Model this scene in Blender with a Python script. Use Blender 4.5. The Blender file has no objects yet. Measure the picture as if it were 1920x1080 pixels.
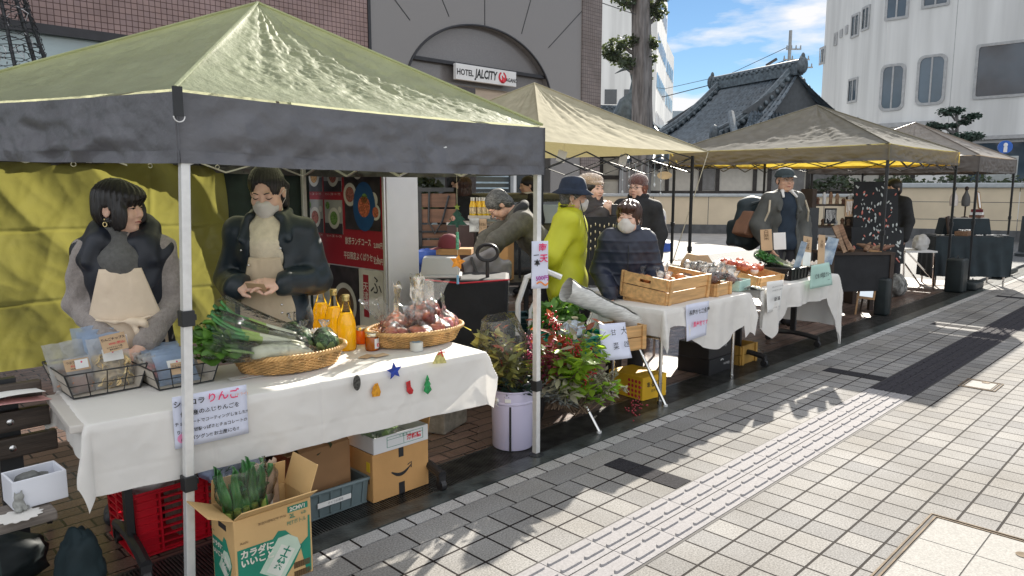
import bpy, bmesh, math, random
import numpy as np
from mathutils import Vector, Matrix, Euler, noise
PI = math.pi
rad = math.radians
SC = bpy.context.scene
COL = SC.collection
random.seed(7)
# ------------------------------------------------------------------ camera
CAMH, FPX, PITCH = 1.55, 1370.0, math.atan((540 - 350) / 1370.0)
cam = bpy.data.cameras.new('camera'); cam.lens = 36 * FPX / 1920; cam.sensor_width = 36
cam.clip_start = 0.05; cam.clip_end = 3000
camo = bpy.data.objects.new('camera', cam); COL.objects.link(camo)
camo.location = (0, 0, CAMH); camo.rotation_euler = (PI / 2 - PITCH, 0, 0)
SC.camera = camo
# ------------------------------------------------------------------ light
SUN_AZ, SUN_EL = rad(21.2), rad(27.0)       # azimuth to the right of the view direction
sl = bpy.data.lights.new('sun', 'SUN'); sl.energy = 3.4; sl.angle = rad(0.55); sl.color = (1.0, 0.93, 0.82)
so = bpy.data.objects.new('sun', sl); COL.objects.link(so)
sv = Vector((math.sin(SUN_AZ) * math.cos(SUN_EL), math.cos(SUN_AZ) * math.cos(SUN_EL), math.sin(SUN_EL)))
so.rotation_euler = sv.to_track_quat('Z', 'Y').to_euler(); so.location = sv * 60
W = bpy.data.worlds.new('World'); SC.world = W; W.use_nodes = True
nt = W.node_tree; nt.nodes.clear()
def NN(tree, t, **k):
    n = tree.nodes.new(t)
    for a, b in k.items(): setattr(n, a, b)
    return n
wo = NN(nt, 'ShaderNodeOutputWorld'); wb = NN(nt, 'ShaderNodeBackground'); wb.inputs['Strength'].default_value = 0.15
sk = NN(nt, 'ShaderNodeTexSky', sky_type='NISHITA'); sk.sun_disc = False
sk.sun_elevation = SUN_EL; sk.sun_rotation = SUN_AZ; sk.air_density = 1.0; sk.dust_density = 0.0; sk.ozone_density = 5.0
tc = NN(nt, 'ShaderNodeTexCoord'); mp = NN(nt, 'ShaderNodeMapping'); mp.inputs['Scale'].default_value = (2.2, 2.2, 9.0)
mp.inputs['Location'].default_value = (0.35, 0.1, 0.55)
cn = NN(nt, 'ShaderNodeTexNoise'); cn.inputs['Scale'].default_value = 2.1; cn.inputs['Detail'].default_value = 9; cn.inputs['Roughness'].default_value = 0.55
cr = NN(nt, 'ShaderNodeValToRGB'); cr.color_ramp.elements[0].position = 0.465; cr.color_ramp.elements[1].position = 0.60
mx = NN(nt, 'ShaderNodeMix', data_type='RGBA')
mx.inputs['B'].default_value = (2.0, 2.0, 2.03, 1)
L = nt.links.new
L(tc.outputs['Generated'], mp.inputs['Vector']); L(mp.outputs[0], cn.inputs['Vector']); L(cn.outputs['Fac'], cr.inputs[0])
dim = NN(nt, 'ShaderNodeMix', data_type='RGBA', blend_type='MULTIPLY'); dim.inputs['Factor'].default_value = 1; dim.inputs['B'].default_value = (.22, .22, .215, 1)
# unseen bright cloud deck high up and behind the viewer, added to lift the shade
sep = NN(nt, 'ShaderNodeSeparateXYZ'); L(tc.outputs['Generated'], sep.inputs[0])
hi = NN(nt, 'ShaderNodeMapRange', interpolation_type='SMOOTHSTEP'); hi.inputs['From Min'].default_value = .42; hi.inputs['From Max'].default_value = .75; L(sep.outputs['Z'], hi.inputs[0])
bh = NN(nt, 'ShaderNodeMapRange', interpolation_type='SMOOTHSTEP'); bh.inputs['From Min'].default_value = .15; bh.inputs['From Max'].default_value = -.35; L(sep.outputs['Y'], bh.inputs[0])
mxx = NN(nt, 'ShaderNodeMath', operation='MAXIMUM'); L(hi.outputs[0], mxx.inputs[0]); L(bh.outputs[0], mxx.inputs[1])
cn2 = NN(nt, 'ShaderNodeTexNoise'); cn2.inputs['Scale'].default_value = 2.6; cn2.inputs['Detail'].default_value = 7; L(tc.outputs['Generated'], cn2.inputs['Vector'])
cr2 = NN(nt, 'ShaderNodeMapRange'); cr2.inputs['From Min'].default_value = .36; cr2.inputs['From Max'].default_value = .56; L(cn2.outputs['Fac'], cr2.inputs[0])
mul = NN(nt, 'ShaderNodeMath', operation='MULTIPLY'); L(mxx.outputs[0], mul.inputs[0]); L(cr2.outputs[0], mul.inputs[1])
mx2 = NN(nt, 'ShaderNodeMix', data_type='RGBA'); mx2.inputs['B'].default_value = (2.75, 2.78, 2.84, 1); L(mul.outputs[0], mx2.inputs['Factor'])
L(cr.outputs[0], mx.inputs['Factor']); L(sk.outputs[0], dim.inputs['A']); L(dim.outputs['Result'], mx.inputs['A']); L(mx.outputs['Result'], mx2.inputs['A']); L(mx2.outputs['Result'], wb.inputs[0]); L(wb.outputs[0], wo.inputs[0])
vs = SC.view_settings; vs.view_transform = 'Standard'; vs.look = 'None'; vs.exposure = 1.72; vs.gamma = 1.0
SC.render.film_transparent = False
SC.cycles.max_bounces = 8; SC.cycles.transparent_max_bounces = 16; SC.cycles.caustics_reflective = False; SC.cycles.caustics_refractive = False
SC.cycles.sample_clamp_indirect = 6
# ------------------------------------------------------------------ street frame: s runs along the street, t across it
R2 = math.sqrt(.5); A45 = PI / 4
def F(s, t, z=0): return Vector(((s - t) * R2, (s + t) * R2, z))
def ST(v): return ((v[0] + v[1]) * R2, (v[1] - v[0]) * R2)
def _ray(x, y):
    c, s = math.cos(PITCH), math.sin(PITCH); a = (x - 960) / FPX; b = (540 - y) / FPX
    return (a, c + s * b, -s + c * b)
def G(x, y, z=0.0):                 # point of the photograph lying at height z -> (s, t, z)
    r = _ray(x, y); k = (z - CAMH) / r[2]; a, b = ST((r[0] * k, r[1] * k)); return (a, b, z)
def DY(x, y, Y):                    # point at depth Y -> (s, t, z)
    r = _ray(x, y); k = Y / r[1]; a, b = ST((r[0] * k, Y)); return (a, b, CAMH + r[2] * k)
def OT(x, y, T):                    # point on the vertical plane t = T -> (s, t, z)
    r = _ray(x, y); a, b = ST(r[:2]); k = T / b; return (a * k, T, CAMH + r[2] * k)
def OS(x, y, S):
    r = _ray(x, y); a, b = ST(r[:2]); k = S / a; return (S, b * k, CAMH + r[2] * k)
# ------------------------------------------------------------------ materials
MATS = {}
def lin(c):
    return tuple(((v / 255) / 12.92 if v / 255 <= .04045 else ((v / 255 + .055) / 1.055) ** 2.4) for v in c)
def mat(name, col=(.5, .5, .5), rough=.6, metal=0., var=.12, vs=6., bump=0., bs=60., tr=0., trc=None, spec=.5, alpha=None, col2=None, detail=4, coat=0., stretch=(1, 1, 1), thr=(.35, .65), sheen=0., coords='Object'):
    if name in MATS: return MATS[name]
    m = bpy.data.materials.new(name); m.use_nodes = True; MATS[name] = m
    t = m.node_tree; p = t.nodes['Principled BSDF']; out = t.nodes['Material Output']; l = t.links.new
    p.inputs['Roughness'].default_value = rough; p.inputs['Metallic'].default_value = metal
    p.inputs['Specular IOR Level'].default_value = spec
    if coat: p.inputs['Coat Weight'].default_value = coat; p.inputs['Coat Roughness'].default_value = .1
    if sheen: p.inputs['Sheen Weight'].default_value = sheen
    tcn = NN(t, 'ShaderNodeTexCoord'); mpn = NN(t, 'ShaderNodeMapping'); mpn.inputs['Scale'].default_value = stretch
    l(tcn.outputs[coords], mpn.inputs[0])
    nz = NN(t, 'ShaderNodeTexNoise'); nz.inputs['Scale'].default_value = vs; nz.inputs['Detail'].default_value = detail
    l(mpn.outputs[0], nz.inputs['Vector'])
    rp = NN(t, 'ShaderNodeValToRGB'); rp.color_ramp.elements[0].position = thr[0]; rp.color_ramp.elements[1].position = thr[1]
    c1 = tuple(max(0, v * (1 - var)) for v in col); c2 = tuple(min(1, v * (1 + var)) for v in col) if col2 is None else col2
    rp.color_ramp.elements[0].color = (*c1, 1); rp.color_ramp.elements[1].color = (*c2, 1)
    l(nz.outputs['Fac'], rp.inputs[0]); l(rp.outputs[0], p.inputs['Base Color'])
    if bump:
        n2 = NN(t, 'ShaderNodeTexNoise'); n2.inputs['Scale'].default_value = bs; n2.inputs['Detail'].default_value = 5
        l(mpn.outputs[0], n2.inputs['Vector'])
        b = NN(t, 'ShaderNodeBump'); b.inputs['Strength'].default_value = min(1, bump); b.inputs['Distance'].default_value = .01
        l(n2.outputs['Fac'], b.inputs['Height']); l(b.outputs[0], p.inputs['Normal'])
    last = p.outputs[0]
    if tr:
        tb = NN(t, 'ShaderNodeBsdfTranslucent'); ms = NN(t, 'ShaderNodeMixShader'); ms.inputs[0].default_value = tr
        tb.inputs[0].default_value = (*(trc or col), 1)
        l(last, ms.inputs[1]); l(tb.outputs[0], ms.inputs[2]); last = ms.outputs[0]
        if bump: l(b.outputs[0], tb.inputs['Normal'])
    if alpha is not None:
        ta = NN(t, 'ShaderNodeBsdfTransparent'); ms = NN(t, 'ShaderNodeMixShader'); ms.inputs[0].default_value = alpha
        l(ta.outputs[0], ms.inputs[1]); l(last, ms.inputs[2]); last = ms.outputs[0]
    l(last, out.inputs[0])
    return m
def clear(name, tint=(1, 1, 1), milk=.06, bs=35., bstr=.7, rough=.08, ior=1.28):
    """clear plastic film or thin glass: see-through, with crumpled highlights"""
    if name in MATS: return MATS[name]
    m = bpy.data.materials.new(name); m.use_nodes = True; MATS[name] = m
    t = m.node_tree; t.nodes.clear(); l = t.links.new; out = NN(t, 'ShaderNodeOutputMaterial')
    tp = NN(t, 'ShaderNodeBsdfTransparent'); tp.inputs[0].default_value = (*tint, 1)
    gl = NN(t, 'ShaderNodeBsdfGlossy'); gl.inputs['Roughness'].default_value = rough
    df = NN(t, 'ShaderNodeBsdfDiffuse'); df.inputs[0].default_value = (.85, .87, .88, 1)
    dt = NN(t, 'ShaderNodeBsdfTranslucent'); dt.inputs[0].default_value = (.85, .87, .88, 1)
    fr = NN(t, 'ShaderNodeFresnel'); fr.inputs[0].default_value = ior
    tcn = NN(t, 'ShaderNodeTexCoord'); n2 = NN(t, 'ShaderNodeTexNoise'); n2.inputs['Scale'].default_value = bs; n2.inputs['Detail'].default_value = 3
    l(tcn.outputs['Object'], n2.inputs['Vector'])
    b = NN(t, 'ShaderNodeBump'); b.inputs['Strength'].default_value = bstr; b.inputs['Distance'].default_value = .02
    l(n2.outputs['Fac'], b.inputs['Height'])
    for n in (gl, fr, df): l(b.outputs[0], n.inputs['Normal'])
    md = NN(t, 'ShaderNodeMixShader'); l(df.outputs[0], md.inputs[1]); l(dt.outputs[0], md.inputs[2]); md.inputs[0].default_value = .5
    m1 = NN(t, 'ShaderNodeMixShader'); m1.inputs[0].default_value = milk; l(tp.outputs[0], m1.inputs[1]); l(md.outputs[0], m1.inputs[2])
    m2 = NN(t, 'ShaderNodeMixShader'); l(fr.outputs[0], m2.inputs[0]); l(m1.outputs[0], m2.inputs[1]); l(gl.outputs[0], m2.inputs[2])
    l(m2.outputs[0], out.inputs[0])
    return m
def brickmat(name, c1, c2, mortar, bw, rh, ms=.006, rough=.7, bump=.6, off=.5, speck=.25, spec=.3, wet=None, rotz=0, bias=0., coords='Object', mrough=None, freq=2):
    if name in MATS: return MATS[name]
    m = bpy.data.materials.new(name); m.use_nodes = True; MATS[name] = m
    t = m.node_tree; p = t.nodes['Principled BSDF']; l = t.links.new
    p.inputs['Specular IOR Level'].default_value = spec
    tcn = NN(t, 'ShaderNodeTexCoord'); mpn = NN(t, 'ShaderNodeMapping'); mpn.inputs['Rotation'].default_value = (0, 0, rotz) if not isinstance(rotz, tuple) else rotz
    l(tcn.outputs[coords], mpn.inputs[0])
    br = NN(t, 'ShaderNodeTexBrick', offset=off, offset_frequency=freq); br.inputs['Scale'].default_value = 1
    br.inputs['Color1'].default_value = (*c1, 1); br.inputs['Color2'].default_value = (*c2, 1); br.inputs['Mortar'].default_value = (*mortar, 1)
    br.inputs['Mortar Size'].default_value = ms; br.inputs['Mortar Smooth'].default_value = .3; br.inputs['Bias'].default_value = bias
    br.inputs['Brick Width'].default_value = bw; br.inputs['Row Height'].default_value = rh
    l(mpn.outputs[0], br.inputs['Vector'])
    nz = NN(t, 'ShaderNodeTexNoise'); nz.inputs['Scale'].default_value = 130; nz.inputs['Detail'].default_value = 4; l(tcn.outputs[coords], nz.inputs['Vector'])
    rp = NN(t, 'ShaderNodeValToRGB'); rp.color_ramp.elements[0].position = .3; rp.color_ramp.elements[1].position = .7
    rp.color_ramp.elements[0].color = (1 - speck,) * 3 + (1,); rp.color_ramp.elements[1].color = (1 + speck,) * 3 + (1,)
    l(nz.outputs['Fac'], rp.inputs[0])
    nb = NN(t, 'ShaderNodeTexNoise'); nb.inputs['Scale'].default_value = 1.7; nb.inputs['Detail'].default_value = 6; l(tcn.outputs[coords], nb.inputs['Vector'])
    rb = NN(t, 'ShaderNodeValToRGB'); rb.color_ramp.elements[0].position = .3; rb.color_ramp.elements[1].position = .7
    rb.color_ramp.elements[0].color = (.76, .74, .71, 1); rb.color_ramp.elements[1].color = (1.06, 1.06, 1.06, 1); l(nb.outputs['Fac'], rb.inputs[0])
    m1 = NN(t, 'ShaderNodeMix', data_type='RGBA', blend_type='MULTIPLY'); m1.inputs['Factor'].default_value = 1
    m2 = NN(t, 'ShaderNodeMix', data_type='RGBA', blend_type='MULTIPLY'); m2.inputs['Factor'].default_value = 1
    l(br.outputs['Color'], m1.inputs['A']); l(rp.outputs[0], m1.inputs['B']); l(m1.outputs['Result'], m2.inputs['A']); l(rb.outputs[0], m2.inputs['B'])
    vo = NN(t, 'ShaderNodeTexVoronoi'); vo.inputs['Scale'].default_value = 2.6; l(tcn.outputs[coords], vo.inputs['Vector'])
    vr = NN(t, 'ShaderNodeMapRange'); vr.inputs['From Min'].default_value = .018; vr.inputs['From Max'].default_value = .045; vr.inputs['To Min'].default_value = .5; l(vo.outputs['Distance'], vr.inputs[0])
    m3 = NN(t, 'ShaderNodeMix', data_type='RGBA', blend_type='MULTIPLY'); m3.inputs['Factor'].default_value = 1; l(m2.outputs['Result'], m3.inputs['A']); l(vr.outputs[0], m3.inputs['B']); l(m3.outputs['Result'], p.inputs['Base Color'])
    p.inputs['Roughness'].default_value = rough
    if wet:
        nw = NN(t, 'ShaderNodeTexNoise'); nw.inputs['Scale'].default_value = .9; l(tcn.outputs[coords], nw.inputs['Vector'])
        rw = NN(t, 'ShaderNodeMapRange'); rw.inputs['From Min'].default_value = .42; rw.inputs['From Max'].default_value = .58
        rw.inputs['To Min'].default_value = wet; rw.inputs['To Max'].default_value = rough
        l(nw.outputs['Fac'], rw.inputs[0]); l(rw.outputs[0], p.inputs['Roughness'])
    b = NN(t, 'ShaderNodeBump', invert=True); b.inputs['Strength'].default_value = bump; b.inputs['Distance'].default_value = .006
    l(br.outputs['Fac'], b.inputs['Height'])
    b2 = NN(t, 'ShaderNodeBump'); b2.inputs['Strength'].default_value = .25; b2.inputs['Distance'].default_value = .004
    l(nz.outputs['Fac'], b2.inputs['Height']); l(b.outputs[0], b2.inputs['Normal']); l(b2.outputs[0], p.inputs['Normal'])
    return m
def emis(name, col, s):
    if name in MATS: return MATS[name]
    m = bpy.data.materials.new(name); m.use_nodes = True; MATS[name] = m
    p = m.node_tree.nodes['Principled BSDF']; p.inputs['Base Color'].default_value = (*col, 1)
    p.inputs['Emission Color'].default_value = (*col, 1); p.inputs['Emission Strength'].default_value = s
    return m
# ------------------------------------------------------------------ mesh builder
class MB:
    def __init__(s): s.v = []; s.f = []; s.mi = []; s.T = Matrix(); s.k = 0
    def add(s, vs, fs):
        o = len(s.v); T = s.T
        s.v += [tuple(T @ Vector(p)) for p in vs]; s.f += [tuple(i + o for i in f) for f in fs]; s.mi += [s.k] * len(fs); return s
    def box(s, x0, x1, y0, y1, z0, z1, tx=0, ty=0):     # tx, ty: taper of the bottom face inwards
        v = [(x0 + tx, y0 + ty, z0), (x1 - tx, y0 + ty, z0), (x1 - tx, y1 - ty, z0), (x0 + tx, y1 - ty, z0), (x0, y0, z1), (x1, y0, z1), (x1, y1, z1), (x0, y1, z1)]
        return s.add(v, [(0, 3, 2, 1), (4, 5, 6, 7), (0, 1, 5, 4), (1, 2, 6, 5), (2, 3, 7, 6), (3, 0, 4, 7)])
    def hexa(s, v): return s.add(v, [(0, 3, 2, 1), (4, 5, 6, 7), (0, 1, 5, 4), (1, 2, 6, 5), (2, 3, 7, 6), (3, 0, 4, 7)])
    def bar(s, a, b, w, h, up=(0, 0, 1)):               # rectangular bar from a to b
        a = Vector(a); b = Vector(b); d = (b - a).normalized(); u = Vector(up)
        if abs(d.dot(u)) > .95: u = Vector((1, 0, 0)) if abs(d.x) < .9 else Vector((0, 1, 0))
        r = d.cross(u).normalized() * (w / 2); u = r.cross(d).normalized() * (h / 2)
        v = [a - r - u, a + r - u, b + r - u, b - r - u, a - r + u, a + r + u, b + r + u, b - r + u]
        return s.add(v, [(0, 3, 2, 1), (4, 5, 6, 7), (0, 1, 5, 4), (1, 2, 6, 5), (2, 3, 7, 6), (3, 0, 4, 7)])
    def tube(s, pts, r, n=8, cap=True, closed=False):
        pts = [Vector(p) for p in pts]; N = len(pts); rs = r if isinstance(r, (list, tuple)) else [r] * N
        vs = []; fs = []; u = None
        for i, p in enumerate(pts):
            if closed: d = pts[(i + 1) % N] - pts[i - 1]
            else: d = pts[min(i + 1, N - 1)] - pts[max(i - 1, 0)]
            d = d.normalized() if d.length > 1e-9 else Vector((0, 0, 1))
            if u is None:
                u = d.orthogonal().normalized()
            u = (u - d * u.dot(d)); u = u.normalized() if u.length > 1e-6 else d.orthogonal().normalized()
            w = d.cross(u)
            vs += [p + (u * math.cos(2 * PI * j / n) + w * math.sin(2 * PI * j / n)) * rs[i] for j in range(n)]
        for i in range(N if closed else N - 1):
            a = i * n; b = ((i + 1) % N) * n
            fs += [(a + j, a + (j + 1) % n, b + (j + 1) % n, b + j) for j in range(n)]
        if cap and not closed: fs += [tuple(range(n - 1, -1, -1)), tuple((N - 1) * n + j for j in range(n))]
        return s.add(vs, fs)
    def cyl(s, a, b, r0, r1=None, n=16): return s.tube([a, b], [r0, r0 if r1 is None else r1], n)
    def lathe(s, prof, n=24, c=(0, 0, 0), sx=1, sy=1):   # prof: [(r, z)...]
        vs = []; fs = []; N = len(prof)
        for r, z in prof: vs += [(c[0] + sx * r * math.cos(2 * PI * j / n), c[1] + sy * r * math.sin(2 * PI * j / n), c[2] + z) for j in range(n)]
        for i in range(N - 1):
            a = i * n; b = a + n
            fs += [(a + j, a + (j + 1) % n, b + (j + 1) % n, b + j) for j in range(n)]
        if prof[0][0] > 1e-5: fs.append(tuple(range(n - 1, -1, -1)))
        if prof[-1][0] > 1e-5: fs.append(tuple((N - 1) * n + j for j in range(n)))
        return s.add(vs, fs)
    def ell(s, c, r, n=16, m=10, fn=None):
        vs = []; fs = []
        r = (r, r, r) if not isinstance(r, (tuple, list)) else r
        for i in range(m + 1):
            th = PI * i / m
            for j in range(n):
                ph = 2 * PI * j / n; d = Vector((math.sin(th) * math.cos(ph), math.sin(th) * math.sin(ph), -math.cos(th)))
                k = fn(d) if fn else 1
                vs.append((c[0] + r[0] * d.x * k, c[1] + r[1] * d.y * k, c[2] + r[2] * d.z * k))
        for i in range(m):
            fs += [(i * n + j, i * n + (j + 1) % n, (i + 1) * n + (j + 1) % n, (i + 1) * n + j) for j in range(n)]
        return s.add(vs, fs)
    def grid(s, fn, nu, nv, closeu=False):
        vs = [fn(i / (nu if closeu else nu), j / nv) for j in range(nv + 1) for i in range(nu + (0 if closeu else 1))]
        w = nu if closeu else nu + 1
        fs = [(j * w + i, j * w + (i + 1) % w, (j + 1) * w + (i + 1) % w, (j + 1) * w + i) for j in range(nv) for i in range(nu)]
        return s.add(vs, fs)
    def prism(s, poly, z0, z1):                          # polygon in xy extruded in z (use s.T to place)
        n = len(poly)
        return s.add([(x, y, z0) for x, y in poly] + [(x, y, z1) for x, y in poly],
                     [tuple(range(n - 1, -1, -1)), tuple(range(n, 2 * n))] + [(i, (i + 1) % n, n + (i + 1) % n, n + i) for i in range(n)])
    def poly(s, pts): return s.add(pts, [tuple(range(len(pts)))])
    def build(s, name, m, parent=None, smooth=False, bevel=0, seg=2, solid=0, label=None, sharp=40, weld=False):
        me = bpy.data.meshes.new(name); me.from_pydata(s.v, [], s.f)
        ms = m if isinstance(m, (list, tuple)) else [m]
        for q in ms: me.materials.append(q)
        if len(ms) > 1: me.polygons.foreach_set('material_index', s.mi)
        if bevel or solid or weld:
            bm = bmesh.new(); bm.from_mesh(me)
            if weld: bmesh.ops.remove_doubles(bm, verts=bm.verts, dist=1e-5)
            if solid: bmesh.ops.solidify(bm, geom=bm.faces[:], thickness=solid)
            if bevel:
                ed = [e for e in bm.edges if len(e.link_faces) == 2 and e.calc_face_angle(0) > .6]
                bmesh.ops.bevel(bm, geom=ed, offset=bevel, segments=seg, affect='EDGES', profile=.6, clamp_overlap=True)
            bm.to_mesh(me); bm.free()
        if smooth:
            me.polygons.foreach_set('use_smooth', [True] * len(me.polygons))
            if smooth != 'all': me.set_sharp_from_angle(angle=rad(sharp))
        me.update()
        o = bpy.data.objects.new(name, me); COL.objects.link(o)
        if parent is not None: o.parent = parent
        if label: o['label'] = label
        return o
def thing(name, label, cat, st=(0, 0, 0), rz=0., group=None, rx=0., ry=0.):
    o = bpy.data.objects.new(name, None); COL.objects.link(o); o.empty_display_size = .1
    o.location = F(*st); o.rotation_euler = (rx, ry, A45 + rz); o['label'] = label; o['category'] = cat
    if group: o['group'] = group
    return o
def tag(o, label, cat, st=None, rz=0., group=None, rx=0., ry=0.):
    if st is not None: o.location = F(*st); o.rotation_euler = (rx, ry, A45 + rz)
    o['label'] = label; o['category'] = cat
    if group: o['group'] = group
    return o
def struct(name, mb, m, **k):
    o = mb.build(name, m, **k); o['kind'] = 'structure'; o.rotation_euler = (0, 0, A45); return o
def dup(root, st, rz=0., label=None, group=None, rx=0., ry=0.):
    def cp(o, p):
        c = o.copy(); COL.objects.link(c)
        if p is not None: c.parent = p
        for ch in list(o.children): cp(ch, c)
        return c
    r = cp(root, None); r.location = F(*st); r.rotation_euler = (rx, ry, A45 + rz)
    if label: r['label'] = label
    if group: r['group'] = group
    return r
def text(body, size, m, parent, M, name='lettering', bold=0., wob=0., shear=0., sx=1., spacing=1., align='CENTER', seed=0, leading=1.):
    """lettering as mesh, laid in the local xz plane of M (M maps text plane xy to place)"""
    c = bpy.data.curves.new('t', 'FONT'); c.body = body; c.size = size; c.offset = bold; c.shear = shear; c.align_x = align; c.align_y = 'CENTER'
    c.space_character = spacing; c.space_line = leading; c.resolution_u = 2
    o = bpy.data.objects.new('t', c); COL.objects.link(o)
    dg = bpy.context.evaluated_depsgraph_get(); dg.update()
    me = bpy.data.meshes.new_from_object(o.evaluated_get(dg)); bpy.data.objects.remove(o); bpy.data.curves.remove(c)
    me.name = name; rs = random.Random(seed); ox, oy = rs.random() * 9, rs.random() * 9
    for v in me.vertices:
        x, y = v.co.x * sx, v.co.y
        if wob:
            q = Vector((x / size * .9 + ox, y / size * .9 + oy, 0)); w = noise.noise_vector(q) * wob * size
            q2 = Vector((x / size * 2.6 + ox, y / size * 2.6 + oy, 3)); w += noise.noise_vector(q2) * wob * .4 * size
            x += w.x; y += w.y
        v.co = M @ Vector((x, y, 0))
    me.materials.clear(); me.materials.append(m)
    ob = bpy.data.objects.new(name, me); COL.objects.link(ob); ob.parent = parent
    return ob
def PL(x=0, y=0, z=0, rx=PI / 2, rz=0., ry=0.):           # text plane: upright, facing -y
    return Matrix.Translation((x, y, z)) @ Euler((rx, ry, rz)).to_matrix().to_4x4()
def nz(x, y, z=0., s=1.): return noise.noise(Vector((x * s, y * s, z * s)))
def fbm(x, y, z=0., s=1., o=4): return noise.fractal(Vector((x * s, y * s, z * s)), 1.0, 2.0, o)
# ================================================================== SETTING
GRAN1, GRAN2 = (.305, .297, .285), (.235, .232, .23)
m_tile = brickmat('granite_setts', GRAN1, GRAN2, (.02, .016, .015), .15, .16, .006, spec=.12, rough=.85, bump=.8, off=0.0, speck=.36)
MATS['granite_setts'].node_tree.nodes['Mapping'].inputs['Location'].default_value = (-.145, -.02, 0)
m_tile2 = brickmat('granite_long', GRAN1, GRAN2, (.02, .016, .015), .30, .40, .006, spec=.12, rough=.85, bump=.8, off=0.0, speck=.36)
MATS['granite_long'].node_tree.nodes['Mapping'].inputs['Location'].default_value = (-.045, 0, 0)
m_tile3 = brickmat('granite_narrow', (.46, .45, .44), (.38, .38, .375), (.02, .016, .015), .15, .40, .006, spec=.12, rough=.85, bump=.8, off=0.0, speck=.36)
m_dark = mat('dark_granite', (.035, .034, .038), .9, spec=.06, var=.4, vs=150, bump=.15, bs=200)
m_kerb = mat('wet_kerb_stone', (.05, .058, .056), .30, var=.5, vs=9, bump=.25, bs=60, spec=.5)
m_brown = brickmat('brown_pavers', (.20, .13, .105), (.125, .085, .07), (.028, .024, .022), .20, .10, .006, rough=.6, bump=.7, speck=.25, wet=.22)
m_road = mat('pale_concrete', (.36, .35, .335), .85, spec=.15, var=.12, vs=2, bump=.2, bs=90)
m_asph = mat('asphalt', (.10, .105, .11), .85, var=.25, vs=60, bump=.4, bs=120)
def strip(name, s0, s1, t0, t1, z, m, thick=.03):
    b = MB(); b.box(s0, s1, t0, t1, z - thick, z); return struct(name, b, m)
b = MB(); b.box(-900, 900, -900, 900, -.25, -.05); struct('ground', b, m_asph)
strip('street_paving', -8, 60, -14, 2.409, 0, m_tile, .06)
strip('paving_bed', -8, 60, 1.9, 2.7, -.004, mat('dark_joint', (.03, .027, .027), .8), .02)
strip('street_edge_course', -8, 60, 2.416, 2.569, 0, m_tile2, .06)
strip('kerb_course', -8, 60, 2.577, 2.665, .001, m_tile3, .06)
strip('kerb', -8, 60, 2.669, 2.785, .006, m_kerb, .07)
strip('plaza_paving', -8, 13.6, 3.075, 8.6, .002, m_brown, .06)
strip('side_road', 13.6, 60, 3.075, 8.6, -.002, m_asph, .06)
strip('forecourt', -8, 60, 8.6, 60, .0, m_road, .06)
strip('drain_channel', -8, 60, 2.785, 3.075, -.045, m_kerb, .02)
b = MB()
x = -2.0
while x < 14:
    b.box(x, x + (.0068 if x < 5 else .014), 2.80, 3.06, -.012, .004); x += .0145 if x < 5 else .03
b.box(-2, 14, 2.787, 2.80, -.02, .005); b.box(-2, 14, 3.06, 3.073, -.02, .005)
m_grate = mat('wet_steel_grate', (.10, .10, .095), .32, metal=.7, var=.35, vs=12)
struct('drain_grate', b, m_grate)
# tactile paving with raised bars, pale near, charcoal farther on
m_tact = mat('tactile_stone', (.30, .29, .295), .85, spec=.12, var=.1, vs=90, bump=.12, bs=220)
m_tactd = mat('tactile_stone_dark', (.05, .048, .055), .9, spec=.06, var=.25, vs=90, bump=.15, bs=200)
m_joint = mat('dark_joint', (.03, .027, .027), .8)
def tactile(name, s0, s1, m):
    b = MB(); n = int(round((s1 - s0) / .15))
    for i in range(n):
        a = s0 + i * .15
        for (t0, t1) in ((1.626, 1.776), (1.783, 1.933)):
            if i % 2 == 0: b.box(a + .002, min(a + .298, s1), t0, t1, -.01, .0035)
            for q in (.038, .112):
                c = t0 + q; h = .0115; z0, z1 = .0036, .0105
                lo = [(a + .016, c - h), (a + .128, c - h), (a + .138, c - h * .4), (a + .138, c + h * .4), (a + .128, c + h), (a + .016, c + h), (a + .008, c + h * .4), (a + .008, c - h * .4)]
                cx = a + .073; hi = [(cx + (x - cx) * .95, c + (y - c) * .72) for x, y in lo]
                b.add([(x, y, z0) for x, y in lo] + [(x, y, z1) for x, y in hi], [tuple(range(8, 16))] + [(k, (k + 1) % 8, 8 + (k + 1) % 8, 8 + k) for k in range(8)])
    return struct(name, b, m)
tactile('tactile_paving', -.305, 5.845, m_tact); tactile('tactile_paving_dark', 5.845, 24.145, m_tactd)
b = MB(); b.box(-8, 60, 1.612, 1.945, -.03, .0012); struct('tactile_bed', b, m_joint)
b = MB()
for k in range(5):
    s0 = 3.147 + 3 * k
    for t0 in (1.942, 2.102, 2.262): b.box(s0, s0 + .146, t0 + .004, t0 + .154, -.01, .0032)
    for t0 in (-2.5, -2.34): b.box(s0, s0 + .146, t0, t0 + .15, -.01, .0032)
struct('dark_band_setts', b, m_dark)
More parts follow.
